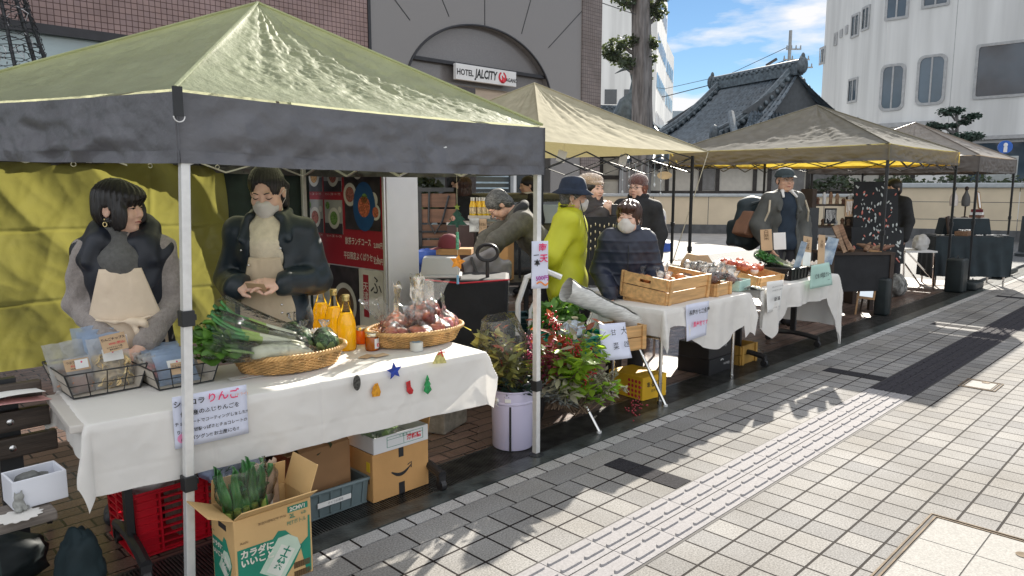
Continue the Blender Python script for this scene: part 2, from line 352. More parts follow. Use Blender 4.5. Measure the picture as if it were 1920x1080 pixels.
# inlaid service covers
def cover(name, s0, s1, t0, t1, label, inner):
    o = thing(name, label, 'manhole cover', ((s0 + s1) / 2, (t0 + t1) / 2, 0))
    w, d = (s1 - s0) / 2, (t1 - t0) / 2
    f = MB()
    for q in (0, .022):
        W, D = w - q, d - q
        for a in ((-W, W, -D, -D + .008), (-W, W, D - .008, D), (-W, -W + .008, -D + .008, D - .008), (W - .008, W, -D + .008, D - .008)):
            f.box(a[0], a[1], a[2], a[3], -.004, .0055)
    f.build('frame', mat('worn_steel', (.17, .13, .09), .75, spec=.1, var=.3, vs=14), o)
    g = MB(); g.box(-w, w, -d, d, -.006, .0022); g.build('gap', m_joint, o)
    c = MB(); n = inner
    for i in range(n):
        for j in range(max(1, int(n * d / w * 1.6))):
            k = max(1, int(n * d / w * 1.6)); W = 2 * (w - .036) / n; D = 2 * (d - .036) / k
            c.box(-w + .036 + i * W + .003, -w + .036 + (i + 1) * W - .003, -d + .036 + j * D + .003, -d + .036 + (j + 1) * D - .003, 0, .0045)
    c.build('inlay', mat('granite_inlay', (.36, .35, .33), .85, spec=.1, var=.14, vs=120, bump=.2, bs=200), o)
    h = MB(); h.lathe([(.022, .0046), (.028, .007), (.022, .007), (.016, .0052)], 20, (w * .62, -d * .1, 0)); h.build('lifting_ring', MATS['worn_steel'], o, smooth=True)
    return o
cover('manhole_cover', 2.85, 3.76, .2, .925, 'large square inlaid service cover in the sunny paving at the lower right corner', 3)
cover('manhole_cover', 2.98, 3.26, -.02, .19, 'small rusty framed cover beside the large inlaid cover at the very corner', 1)
cover('manhole_cover', 6.42, 6.72, 1.22, 1.47, 'small square cover at the shadow edge beside the dark tactile paving', 1)
# ------------------------------------------------------------------ hotel
HT = 12.0
m_gran = mat('grey_granite', (.25, .24, .238), .42, var=.22, vs=130, bump=.08, bs=120, detail=2)
m_gran2 = mat('polished_granite', (.19, .18, .18), .16, var=.22, vs=130, detail=2, spec=.7)
m_mos = brickmat('pink_mosaic', (.38, .27, .255), (.33, .24, .235), (.10, .055, .05), .085, .085, .006, rough=.5, bump=.6, off=0, speck=.06, rotz=(PI / 2, 0, 0))
m_trim = mat('dark_trim', (.035, .035, .04), .4, metal=.3)
m_glassd = mat('dark_glass', (.03, .038, .045), .06, var=.3, vs=.7, spec=.8)
m_glassl = mat('bright_window', (.46, .58, .60), .12, var=.15, vs=.5, spec=.6)
hotel = thing('hotel_building', 'brown tiled hotel with a granite arched entrance and a white hotel sign', 'building', (8, HT, 0))
def HP(px, py): s, t, z = OT(px, py, HT); return s - 8, z
xl, xc = -14.0, HP(695, 60)[0]; xr = HP(1124, 200)[0]; zb = HP(280, 78)[1]
b = MB(); b.box(xl, xc - .06, 0, 6, zb + .05, 13); b.build('mosaic_wall', m_mos, hotel)
b = MB(); b.box(xl, xc - .06, -.02, .15, zb - .08, zb + .05); b.build('soffit_trim', m_trim, hotel)
b = MB(); b.box(xl, xc - .06, .10, .14, 1.2, zb - .08); b.build('window_band', m_glassl, hotel)
b = MB()
for x in np.arange(xl + 1, xc, 2.3): b.box(x, x + .07, .02, .14, 1.2, zb - .08)
b.box(xl, xc - .06, .03, .145, 2.95, 3.02); b.build('mullions', mat('grey_alu', (.5, .52, .52), .35, metal=.6), hotel)
b = MB(); b.box(xl, xc - .06, -.0, .2, 0, 1.2); b.build('plinth', m_gran, hotel)
b = MB(); b.box(xc - .06, xc, -.02, 6, 0, 13); b.build('joint_strip', m_trim, hotel)
# granite front with the arched opening
ax0, az0 = HP(767, 105); ax1, az1 = HP(1028, 145); acx = (ax0 + ax1) / 2; aR = (ax1 - ax0) / 2 * 1.05; az = az0 - .62; aH = HP(890, 46)[1] - az
N = 36
def arc(k, o=0): a = PI * k / N; return (acx - (aR + o) * math.cos(a), az + (aH + o) * math.sin(a))
fr = MB(); zt = 13
for k in range(N):
    (x0, z0), (x1, z1) = arc(k), arc(k + 1)
    fr.add([(x0, 0, z0), (x1, 0, z1), (x1, 0, zt), (x0, 0, zt)], [(0, 1, 2, 3)]); fr.add([(x0, 0, z0), (x0, .35, z0), (x1, .35, z1), (x1, 0, z1)], [(0, 1, 2, 3)])
xa, xb = arc(0)[0], arc(N)[0]
fr.add([(xc, 0, 0), (xa, 0, 0), (xa, 0, zt), (xc, 0, zt)], [(0, 1, 2, 3)]); fr.add([(xb, 0, 0), (xr - .75, 0, 0), (xr - .75, 0, zt), (xb, 0, zt)], [(0, 1, 2, 3)])
fr.add([(xa, 0, 0), (xa, .35, 0), (xa, .35, az), (xa, 0, az)], [(0, 1, 2, 3)]); fr.add([(xb, 0, 0), (xb, .35, 0), (xb, .35, az), (xb, 0, az)], [(0, 1, 2, 3)])
fr.build('granite_front', m_gran, hotel)
j = MB()
for (p, q) in (((0, 1.15), (0, 9)), ((-.55, 1.15), (-1.0, 2.2)), ((.62, 1.12), (.95, 2.3)), ((-1.1, .98), (-2.2, 2.35)), ((1.12, .98), (2.0, 2.0)), ((2.0, 2.0), (2.0, 9)), ((-2.2, 2.35), (-2.2, 9)), ((-3.6, 2.6), (-2.2, 2.35)), ((2.0, 2.0), (3.0, 1.95))):
    x0 = acx + p[0] * aR * .85; x1 = acx + q[0] * aR * .85; z0 = az + p[1] * aH * .9; z1 = az + q[1] * aH * .9
    if p == (0, 1.15): z0 = az + aH; z1 = 12
    j.bar((x0, -.002, z0), (x1, -.002, z1), .016, .012, up=(0, 1, 0))
j.build('panel_joints', m_trim, hotel)
ri = MB()
ri.tube([(arc(k)[0], -.01, arc(k)[1]) for k in range(N + 1)], .026, 6); ri.build('arch_rim', m_trim, hotel, smooth=True)
pn = MB(); pn.add([(arc(k)[0], .14, arc(k)[1]) for k in range(N + 1)], [tuple(range(N, -1, -1))]); pn.box(xa, xb, .145, .34, 2.9, az); pn.build('arch_panel', m_gran2, hotel)
bd = MB(); bd.box(xa + .05, xb - .05, .02, .135, az0 - .035, az0 + .035); bd.build('arch_band', m_trim, hotel)
cp = MB(); zc = HP(980, 180)[1]; cp.hexa([(xa + .2, -.9, zc - .45), (xb - .2, -.9, zc - .45), (xb - .2, .3, zc - .45), (xa + .2, .3, zc - .45), (xa + .2, -.9, zc - .36), (xb - .2, -.9, zc - .36), (xb - .2, .3, zc + .15), (xa + .2, .3, zc + .15)])
cp.build('entrance_canopy', mat('tan_panel', (.42, .33, .24), .55, var=.06), hotel)
g = MB(); g.box(xa + .1, xb - .1, .36, .4, 0, zc - .45); g.build('entrance_glass', m_glassd, hotel)
co = MB(); co.box(xr - .75, xr, -.04, 6, 0, 13); co.build('tiled_pier', brickmat('grey_mosaic', (.26, .22, .21), (.22, .19, .185), (.09, .075, .07), .085, .085, .006, rough=.5, bump=.5, off=0, speck=.06, rotz=(PI / 2, 0, 0)), hotel)
si = MB(); si.box(xr - .02, xr, 0, 6, 0, 13); si.T = Matrix(); bk = MB(); bk.box(xl, xr, 5.9, 6, 0, 13); bk.build('rear_wall', m_gran, hotel)
sg = thing('hotel_sign', 'white hotel name sign with a round red emblem on the arched entrance', 'sign', (8, HT, 0))
sx0, sz1 = HP(848, 119); sx1, _ = HP(961, 134); sz0 = HP(848, 149)[1]
b = MB(); b.box(sx0, sx1, -.12, -.03, sz0, sz1); b.build('panel', mat('white_sign', (.80, .80, .80), .4, var=.03), sg, bevel=.008)
sc, sw = (sx0 + sx1) / 2, sx1 - sx0; szc = (sz0 + sz1) / 2; ink = mat('black_ink', (.02, .02, .022), .55); redi = mat('red_ink', (.62, .03, .05), .5)
text('HOTEL', .17, ink, sg, PL(sx0 + sw * .14, -.124, szc - .01), bold=.004, sx=.88); text('JALCITY', .25, ink, sg, PL(sx0 + sw * .475, -.124, szc), bold=.008, shear=.2, sx=.70); text('NAGANO', .115, ink, sg, PL(sx0 + sw * .895, -.124, szc - .04), sx=.85, bold=.003)
e = MB(); ex = sx0 + sw * .755
for k in range(14):
    a0, a1 = rad(110 + k * 25 * .93), rad(110 + (k + 1) * 25 * .93)
    w0 = .035 + .03 * math.sin(PI * k / 14); w1 = .035 + .03 * math.sin(PI * (k + 1) / 14); R = .125
    e.add([(ex + R * math.cos(a0), -.125, szc + R * math.sin(a0)), (ex + R * math.cos(a1), -.125, szc + R * math.sin(a1)), (ex + (R - w1) * math.cos(a1), -.125, szc + (R - w1) * math.sin(a1)), (ex + (R - w0) * math.cos(a0), -.125, szc + (R - w0) * math.sin(a0))], [(0, 1, 2, 3)])
e.tube([(ex - .01, -.125, szc + .04), (ex + .02, -.125, szc - .03), (ex + .0, -.125, szc - .1)], [.012, .03, .05], 6); e.build('emblem', redi, sg)
# shopfront at the foot of the hotel seen between the stalls
sf = thing('shop_front', 'dark glazed shop front with white frames at the foot of the hotel', 'shop front', (6.5, HT - .4, 0))
b = MB(); b.box(-3.3, 5.2, .1, .2, .1, 2.7); b.build('glazing', m_glassd, sf)
b = MB()
for x in (-3.3, -2.1, -1.0, .7, 1.9, 3.6, 5.15): b.box(x, x + .09, 0, .12, 0, 2.75)
b.box(-3.3, 5.2, -.01, .13, 2.68, 2.85); b.build('frames', mat('white_alu', (.72, .74, .75), .35, var=.04), sf)
b = MB(); b.box(-3.3, 5.2, -.02, .2, 0, .45); b.build('stall_riser', mat('pale_stone', (.5, .5, .48), .6, var=.08, vs=3), sf)
b = MB()
for z in (1.5, 1.62, 1.76, 1.9, 2.05): b.box(3.75, 5.05, .06, .1, z, z + .035)
b.build('blind_slats', mat('blue_slats', (.35, .45, .52), .3), sf)
b = MB()
for x in np.arange(2.0, 5.0, .1): b.ell((x, .05, 1.38 - .05 * math.sin((x - 2) * 3) ** 2), .02, 6, 4)
b.build('light_string', mat('pearl', (.8, .8, .78), .3), sf)
co2 = thing('granite_column', 'square dark granite column standing behind the second stall', 'column', (8.35, 9.6, 0))
b = MB(); b.box(-.19, .19, -.19, .19, .12, 3.2); b.build('shaft', mat('dark_brown_stone', (.06, .05, .05), .35, var=.3, vs=60), co2, bevel=.01)
b = MB(); b.box(-.25, .25, -.25, .25, 0, .12); b.build('base', m_gran, co2, bevel=.01)
# ------------------------------------------------------------------ wall, temple, buildings behind (world x, y placement)
def wplace(o, x, y, z, ang): o.location = (x, y, z); o.rotation_euler = (0, 0, ang); return o
def wthing(name, label, cat, x, y, ang, group=None):
    o = thing(name, label, cat, group=group); return wplace(o, x, y, 0, ang)
def rayplane(px, py, p, ang):       # pixel -> (distance along, z) on the vertical plane through p with heading ang
    r = _ray(px, py); d = (math.cos(ang), math.sin(ang)); n = (-d[1], d[0])
    k = (p[0] * n[0] + p[1] * n[1]) / (r[0] * n[0] + r[1] * n[1])
    return ((r[0] * k - p[0]) * d[0] + (r[1] * k - p[1]) * d[1], CAMH + r[2] * k)
m_wall = mat('cream_wall', (.66, .57, .42), .8, var=.06, vs=1.5, bump=.1, bs=40)
m_coping = mat('grey_coping', (.42, .46, .48), .5, var=.1, vs=5)
m_foot = mat('wall_footing', (.11, .115, .12), .8, var=.2, vs=5)
def gwall(label, x0, y0, x1, y1, h, cop, lines):
    a = math.atan2(y1 - y0, x1 - x0); Lw = math.hypot(x1 - x0, y1 - y0); o = wthing('garden_wall', label, 'wall', x0, y0, a)
    b = MB(); b.box(0, Lw, 0, .22, .3, h); b.build('panel', m_wall, o)
    b = MB(); b.box(-.01, Lw + .01, -.03, .25, 0, .3); b.build('footing', m_foot, o)
    b = MB(); b.box(-.03, Lw + .03, -.08, .3, h, h + cop); b.build('coping', m_coping, o, bevel=.03)
    b = MB()
    for k in range(1, int(Lw / 1.8) + 1):
        if lines == 'v': b.box(k * 1.8, k * 1.8 + .018, -.003, .01, .3, h)
    if lines == 'h':
        for z in (h * .38, h * .72): b.box(0, Lw, -.003, .01, z, z + .016)
    b.build('joints', m_foot, o); return o
gwall('low cream wall with upright joints in front of the temple', 3.0, 25.2, 11.6, 23.3, 1.22, .1, 'v')
gwall('higher cream wall with a grey coping behind the last stalls', 10.7, 23.0, 14.4, 20.9, 1.52, .14, 'h')
gwall('cream wall continuing to the right edge behind the dark pole', 14.42, 20.9, 17.6, 17.6, 1.52, .14, 'h')
# temple roofs
m_kawara = mat('blue_grey_roof_tile', (.075, .10, .125), .32, var=.35, vs=5, bump=.2, bs=40, spec=.6)
m_kawara2 = mat('pale_ridge_tile', (.085, .11, .13), .4, var=.4, vs=8)
def slope(b, p_top0, p_top1, p_bot0, p_bot1, rib=.3, sag=.35, nv=14):
    T0, T1, B0, B1 = map(Vector, (p_top0, p_top1, p_bot0, p_bot1)); n = max(4, int(round((B1 - B0).length / rib))); nu = n * 6
    def f(u, v):
        a = T0.lerp(T1, u); c = B0.lerp(B1, u); p = a.lerp(c, v); p.z -= sag * math.sin(PI * v) * (1 if v < 1 else 0)
        ph = (u * n) % 1; up = max(0, math.cos((ph - .5) * 2 * PI)) ** .7 * .085
        step = ((v * nv * 1.0) % 1) * .0
        return p + Vector((0, 0, up + step))
    b.grid(f, nu, nv)
    # eave tile ends
    for i in range(n):
        p = B0.lerp(B1, (i + .5) / n); b.ell((p.x, p.y, p.z + .03), .085, 8, 6)
    for k in range(1, 15):
        v = k / 15; l = [T0.lerp(T1, u).lerp(B0.lerp(B1, u), v) - Vector((0, 0, sag * math.sin(PI * v) - .018)) for u in (0, 1)]
        b.tube(l, .02, 4)
def temple(label, x, y, ang, RL, W, zr, ze, ext=1.6, walls=True):
    """ridge along local x, length RL, centred; half width W; hip-and-gable"""
    o = wthing('temple_hall', label, 'temple', x, y, ang); r = MB(); h = RL / 2
    zg = ze + (zr - ze) * .30; yg = W * .62
    for s in (-1, 1):
        slope(r, (-h * s, 0, zr), (h * s, 0, zr), (-(h + ext) * s, -s * W, ze), ((h + ext) * s, -s * W, ze), sag=(zr - ze) * .13)
        slope(r, (s * (h + .1), s * yg * .9, zg + .5), (s * (h + .1), -s * yg * .9, zg + .5), (s * (h + ext), s * W, ze), (s * (h + ext), -s * W, ze), sag=.15, nv=6)
    r.build('roof', m_kawara, o, smooth=True)
    k = MB(); n = 14
    k.box(-h - .1, h + .1, -.16, .16, zr, zr + .42); k.tube([(-h - .2, 0, zr + .48), (h + .2, 0, zr + .48)], .12, 8)
    for i in range(int(RL / .3)):
        for s in (-1, 1): k.ell((-h + i * .3 + .1, s * .17, zr + .40), .075, 6, 5)
    for s in (-1, 1):      # ridge-end ornaments and descending ridges
        k.ell((s * (h + .2), 0, zr + .35), (.12, .26, .34), 10, 8); k.ell((s * (h + .2), 0, zr + .66), (.07, .09, .16), 8, 6)
        for q in (-1, 1):
            pts = [(s * (h - .35 + .15 * v), q * W * .86 * v, zr - (zr - ze) * .83 * v - (zr - ze) * .13 * math.sin(PI * v * .86) + .2) for v in np.linspace(.03, 1, 14)]
            k.tube(pts, .15, 7); k.tube([(a, b_, c + .17) for a, b_, c in pts], .08, 6)
            for a, b_, c in pts[::1]: k.ell((a + s * .22, b_, c - .02), .10, 6, 5); k.ell((a - s * .2, b_, c - .03), .09, 6, 5)
            k.ell((pts[-1][0], pts[-1][1] + q * .1, pts[-1][2]), (.2, .18, .36), 8, 6)
            pts = [(s * (h + ext * v), q * (W * (.75 + .25 * v)), zg + .35 - (zg + .3 - ze) * v + .1) for v in np.linspace(0, 1, 6)]
            k.tube(pts, .13, 7)
    k.build('ridge_tiles', m_kawara2, o, smooth=True)
    g = MB()
    for s in (-1, 1): g.add([(s * (h - .1), -yg, zg + .5), (s * (h - .1), yg, zg + .5), (s * (h - .1), 0, zr)], [(0, 1, 2)])
    g.build('gable', mat('grey_plaster', (.09, .10, .11), .8), o)
    if walls:
        w = MB(); w.box(-h - ext + 1, h + ext - 1, -W + 1.1, W - 1.1, 0, ze + .25); w.build('hall_wall', mat('white_plaster', (.66, .64, .58), .8, var=.05), o)
        t = MB()
        for q in np.linspace(-h - ext + 1, h + ext - 1, 6):
            for yy in (-W + 1.06, W - 1.06): t.box(q - .1, q + .1, yy - .08, yy + .08, 0, ze + .2)
        for yy in (-W + 1.05, W - 1.05): t.box(-h - ext + 1, h + ext - 1, yy - .06, yy + .06, 1.9, 2.1); t.box(-h - ext + 1, h + ext - 1, yy - .07, yy + .07, ze - .25, ze + .05)
        for xx in (-h - ext + .98, h + ext - .98):
            t.box(xx - .06, xx + .06, -W + 1.1, W - 1.1, 1.9, 2.1)
            for q in np.linspace(-W + 1.1, W - 1.1, 5): t.box(xx - .08, xx + .08, q - .09, q + .09, 0, ze)
        t.build('timber_frame', mat('dark_timber', (.045, .04, .038), .6, var=.3, vs=8), o)
    e = MB(); e.box(-h - ext + .1, h + ext - .1, -W + .1, W - .1, ze - .12, ze - .02); e.build('eave_boards', mat('dark_timber', (.045, .04, .038), .6, var=.3, vs=8), o)
    return o
a_r = math.atan2(29.0 - 33.9, 11.2 - 9.0)
temple('temple hall with a steep blue-grey tiled roof below the open sky', 10.1 , 31.45, a_r, 4.9, 4.3, 5.84, 2.95)
temple('lower temple roof half hidden behind the big pruned tree', 5.2, 40.0, rad(12), 4.2, 4.4, 5.3, 3.2, ext=1.5)
wing = wthing('temple_wing', 'low timber and white plaster temple wing behind the cream wall', 'temple', 4.6, 27.6, math.atan2(-1.9, 8.6))
b = MB(); b.box(0, 9.5, 0, 2, 0, 2.35); b.build('hall_wall', mat('white_plaster', (.66, .64, .58), .8, var=.05), wing)
b = MB()
for q in (0, 1.1, 2.3, 2.9, 4.2, 4.7, 6.0, 7.2, 8.4, 9.4): b.box(q, q + .14, -.05, .05, 0, 2.36)
b.box(0, 9.5, -.06, .06, 1.28, 1.4); b.box(0, 9.5, -.06, .06, 2.2, 2.4); b.build('timber_frame', MATS['dark_timber'], wing)
b = MB()
for q in (2.44, 4.85, 6.15): b.box(q, q + (.44 if q < 3 else 1.1), -.02, .02, 1.42, 2.18)
b.build('window', mat('grey_screen', (.23, .23, .23), .5), wing)
b = MB(); slope(b, (-.4, 1.2, 3.2), (9.9, 1.2, 3.2), (-.4, -.8, 2.45), (9.9, -.8, 2.45), sag=.05, nv=4); b.build('roof', m_kawara, wing, smooth=True)
# bird statue beside the trunk
st = wthing('bird_statue', 'bronze crane statue with a curved neck beside the big tree', 'statue', 5.0, 33.0, 0)
m_brz = mat('bronze', (.09, .11, .115), .45, metal=.4, var=.3, vs=6)
b = MB(); b.tube([(.25, 0, 3.0), (.15, 0, 3.9), (-.05, 0, 4.7), (.12, 0, 5.2), (.33, 0, 5.6), (.36, 0, 6.15), (.25, 0, 6.55), (.02, 0, 6.72), (-.2, 0, 6.6)], [.16, .4, .52, .42, .2, .12, .11, .12, .05], 12)
b.tube([(-.2, 0, 6.6), (-.5, 0, 6.45)], [.05, .01], 6); b.tube([(.15, 0, 6.66), (.55, 0, 6.6)], [.06, .02], 6); b.build('figure', m_brz, st, smooth=True)
b = MB(); b.lathe([(.5, 0), (.45, 2.2), (.35, 3.05), (0, 3.1)], 12, (.25, 0, 0)); b.build('pedestal', m_gran, st)
# distant buildings
m_white = mat('white_render', (.62, .63, .63), .7, var=.13, vs=1.3, stretch=(1, 1, .07), bump=.05, bs=20)
def block(label, px0, px1, px2, ptop, Y, dep, h=None, rows=5, col=m_white, wins=()):
    x0 = (px0 - 960) / FPX * Y; x1 = (px1 - 960) / FPX * Y; o = wthing('apartment_block', label, 'building', x1, Y, 0)
    z = h or CAMH + _ray(0, ptop)[2] / _ray(0, ptop)[1] * Y; sx = (px2 - 960) / FPX * (Y + dep) - x1
    b = MB(); v = [(x0 - x1, 0), (0, 0), (sx, dep), (x0 - x1, dep)]; b.prism(v, 0, z); b.build('wall', col, o)
    for r in range(rows):
        for k in range(7):
            w = MB()
            f0, f1 = .06 + k * .13, .06 + k * .13 + .085; zz = z - 1.6 - r * 3.2
            w.add([(sx * f + .02, dep * f - .02, q) for f, q in ((f0, zz - 1.3), (f1, zz - 1.3), (f1, zz), (f0, zz))], [(0, 1, 2, 3)]); w.build('window', m_glassd, o)
    for i, (q, zz) in enumerate(wins):
        w = MB(); w.box(q, q + 1.0, -.03, .02, zz, zz + 1.5); w.build('window', m_glassd, o)
    return o
block('tall white apartment block behind the big pruned tree', 1090, 1222, 1240, -60, 62, 12, wins=((-4.2, 8), (-4.2, 4.6), (-2.6, 8), (-2.6, 4.6)))
block('pale office block with rows of windows beside the sky', 1180, 1231, 1254, 58, 70, 14, wins=())
block('far low grey building under the clouds', 1240, 1286, 1288, 208, 120, 10, rows=1, col=mat('far_grey', (.3, .36, .4), .8))
# utility pole
po = wthing('utility_pole', 'utility pole with insulators and wires above the temple roof', 'utility pole', (1463 - 960) / FPX * 60, 60, 0)
b = MB(); b.cyl((0, 0, 0), (0, 0, CAMH + (350 - 68) / 1383 * 60), .18, .12, 10); b.build('pole', mat('pole_grey', (.2, .21, .22), .7), po)
b = MB()
for z, w in ((12.3, .9), (11.5, 1.6), (10.9, 1.9)): b.box(-w * .3, w, -.05, .05, z, z + .1); [b.cyl((q, 0, z + .1), (q, 0, z + .35), .06, .04, 6) for q in np.linspace(-w * .25, w * .95, 4)]
b.build('crossarms', MATS['pole_grey'], po)
b = MB(); b.tube([(0, 0, 12.6), (-3, 6, 11.3), (-12, 20, 10.5)], .025, 4); b.tube([(0, 0, 11.6), (-3, 3, 10.6), (-10, 14, 9.6)], .04, 4); b.tube([(-1.0, 0, 11.6), (-1.8, 0, 11.1)], .12, 6); b.tube([(-.5, 0, 11.0), (-1.6, 0, 10.3)], .12, 6); b.build('wires', m_trim, po)
# white building on the right
P1 = Vector(((1637 - 960) / FPX * 40, 40)); aR_ = rad(-45); aL_ = rad(-98)
wbld = wthing('white_building', 'large white building with rounded windows on the right', 'building', P1.x, P1.y, aR_)
LR = 34; HB = 13.5
pl = Matrix.Rotation(-aR_, 3, 'Z') @ Vector((math.cos(rad(-98)), math.sin(rad(-98)), 0))
far = Vector(((1525 - 960) / FPX * 47.5, 47.5)) - P1; fl = Matrix.Rotation(-aR_, 3, 'Z') @ Vector((far.x, far.y, 0)); angL = math.atan2(-far.y, -far.x)
b = MB(); b.prism([(0, 0), (LR, 0), (LR, 14), (fl.x + 8, 22), (fl.x, fl.y)], 0, HB); b.build('wall', m_white, wbld)
def RW(px, py): return rayplane(px, py, P1, aR_)
P0 = P1 + far
def LW(px, py): return rayplane(px, py, P0, angL)
m_win = mat('office_glass', (.05, .075, .10), .05, var=.5, vs=.35, spec=.9); m_fr = mat('window_frame_grey', (.36, .37, .38), .4)
def rwin(q, rounded, M=None):     # q: four pixel corners tl, tr, br, bl
    pts = [(RW(*p) if M is None else LW(*p)) for p in q]; x0 = (pts[0][0] + pts[3][0]) / 2; x1 = (pts[1][0] + pts[2][0]) / 2; z1 = (pts[0][1] + pts[1][1]) / 2; z0 = (pts[2][1] + pts[3][1]) / 2
    r = min(x1 - x0, z1 - z0) * (.24 if rounded else .04); o = []
    for cx, cz, a in ((x1 - r, z1 - r, 0), (x0 + r, z1 - r, 90), (x0 + r, z0 + r, 180), (x1 - r, z0 + r, 270)):
        o += [(cx + r * math.cos(rad(a + k * 18)), cz + r * math.sin(rad(a + k * 18))) for k in range(6)]
    f = MB(); 
    T = Matrix()
    if M is not None: T = Matrix.Translation(fl) @ Matrix.Rotation(angL - aR_, 4, 'Z')
    f.T = T; n = len(o); cx, cz = (x0 + x1) / 2, (z0 + z1) / 2
    g = .13; k1 = [(cx + (x - cx) * (1 - g / (x1 - x0) * 2), cz + (z - cz) * (1 - g / (z1 - z0) * 2)) for x, z in o]
    f.add([(x, -.06, z) for x, z in o] + [(x, -.06, z) for x, z in k1] + [(x, .0, z) for x, z in o], [(i, (i + 1) % n, n + (i + 1) % n, n + i) for i in range(n)] + [(i, 2 * n + i, 2 * n + (i + 1) % n, (i + 1) % n) for i in range(n)])
    fo = f.build('window', m_fr, wbld, weld=True)
    p = MB(); p.T = T; p.add([(x, -.03, z) for x, z in k1], [tuple(range(n - 1, -1, -1))]); p.build('pane', m_win, fo)
    if not rounded and M is not None or (x1 - x0) < 2.2:
        mm = MB(); mm.T = T; mm.box((x0 + x1) / 2 - .04, (x0 + x1) / 2 + .04, -.055, -.031, z0 + .1, z1 - .1); mm.build('mullion', m_fr, fo)
    return fo, (x0, x1, z0, z1)
rwin([(1651, 122), (1697, 118), (1697, 205), (1649, 210)], True); rwin([(1720, 105), (1775, 100), (1773, 194), (1717, 200)], True)
_, wq = rwin([(1828, 88), (1990, 62), (1990, 172), (1826, 190)], False)
lp = MB()
for px, py in ((1880, 90), (1898, 110), (1914, 122)):
    x, z = RW(px, py); lp.ell((x, -.02, z), (.07, .01, .15), 8, 6)
lp.build('pendant_lamps', emis('lamp_glow', (1, .75, .4), 1.6), wbld)
rwin([(1661, -40), (1706, -48), (1706, 30), (1660, 43)], False); rwin([(1730, -60), (1785, -70), (1783, 6), (1730, 20)], False)
rwin([(1812, 268), (1980, 255), (1980, 345), (1812, 345)], False)
for q in ([(1597, 30), (1612, 22), (1612, 66), (1596, 73)], [(1617, 15), (1632, 8), (1631, 52), (1616, 61)], [(1591, 150), (1609, 143), (1608, 189), (1590, 196)], [(1538, 90), (1548, 86), (1547, 119), (1537, 123)], [(1565, 63), (1571, 60), (1570, 84), (1564, 87)], [(1576, 56), (1581, 54), (1580, 69), (1575, 72)], [(1586, 49), (1591, 46), (1590, 63), (1585, 65)]): rwin(q, False, 1)
b = MB(); x0, z0 = RW(1648, 236); x1, z1 = RW(1752, 222); b.box(x0, x1, -.25, 0, z0 - .12, z0 + .1); x0, z0 = RW(1790, 262); b.box(x0, LR, -.22, 0, z0 - .06, z0 + .12); b.build('ledge', m_fr, wbld)
b = MB(); x0, _ = RW(1788, 100); b.box(x0, x0 + .03, -.004, .01, 0, HB); x0, _ = RW(1668, 100); b.build('wall_joint', m_fr, wbld)
# blue sign pillar and dark pole at the right edge
sp = wthing('sign_pillar', 'grey pillar with a round blue sign in front of the white building', 'sign', 15.4, 23.3, rad(-20))
b = MB(); b.box(-.42, .42, -.1, .1, 0, 2.5); b.build('pillar', mat('pillar_grey', (.4, .43, .43), .6), sp, bevel=.02)
b = MB(); b.tube([(0.05, -.05, 2.78), (.05, .05, 2.78)], .2, 20); b.build('sign_disc', mat('sign_blue', (.02, .12, .5), .4), sp)
b = MB(); b.ell((.05, -.06, 2.84), (.06, .01, .07), 10, 6); b.box(.0, .1, -.07, -.05, 2.62, 2.78); b.build('pictogram', mat('white_sign', (.8, .8, .8), .4), sp)
dp = wthing('dark_pole', 'thick dark pole standing at the right edge', 'pole', 11.55, 16.4, 0)
b = MB(); b.cyl((0, 0, 0.0), (0, 0, .9), .14, .12, 14); b.cyl((0, 0, .9), (0, 0, 2.45), .085, .085, 14); b.build('shaft', mat('dark_pole_paint', (.035, .045, .05), .5, var=.2), dp, smooth=True)
b = MB(); b.lathe([(.2, 0), (.2, .06), (.15, .1)], 14); b.build('base', MATS['dark_pole_paint'], dp, smooth=True)
# ------------------------------------------------------------------ trees
def leafcloud(b, c, r, n, size, rs, flat=.3):
    for _ in range(n):
        d = Vector((rs.gauss(0, 1), rs.gauss(0, 1), rs.gauss(0, 1))).normalized(); q = rs.random() ** .45
        p = Vector(c) + Vector((d.x * r[0], d.y * r[1], d.z * r[2])) * q
        u = Vector((rs.gauss(0, 1), rs.gauss(0, 1), rs.gauss(0, flat))).normalized(); w = u.cross(Vector((rs.gauss(0, 1), rs.gauss(0, 1), rs.gauss(0, 1)))).normalized()
        L_ = size * rs.uniform(.6, 1.3); ww = L_ * .38
        b.add([p, p + u * L_ * .5 + w * ww, p + u * L_, p + u * L_ * .5 - w * ww], [(0, 1, 2, 3)])
m_bark = mat('bark', (.17, .165, .165), .85, var=.45, vs=3, bump=.9, bs=12, stretch=(3, 3, .4)); m_leafd = mat('dark_foliage', (.055, .08, .055), .6, var=.5, vs=4, tr=.25, trc=(.16, .20, .06))
rs = random.Random(3)
tr_ = wthing('pruned_tree', 'huge bare trunk with pruned leaf tufts rising behind the second tent', 'tree', (1195 - 960) / FPX * 27, 27, 0)
b = MB()
def trunk(u, v):
    z = v * 9.5; a = 2 * PI * u; r = (.41 - .014 * z) * (1 + .10 * math.sin(a * 5 + z * .6) + .07 * math.sin(a * 11 - z * 1.1) + .05 * nz(math.cos(a) * 2, math.sin(a) * 2, z * .8))
    return (r * math.cos(a) + .06 * math.sin(z * .5), r * math.sin(a), z)
b.grid(trunk, 44, 40, True); b.build('trunk', m_bark, tr_, smooth='all')
lf = MB()
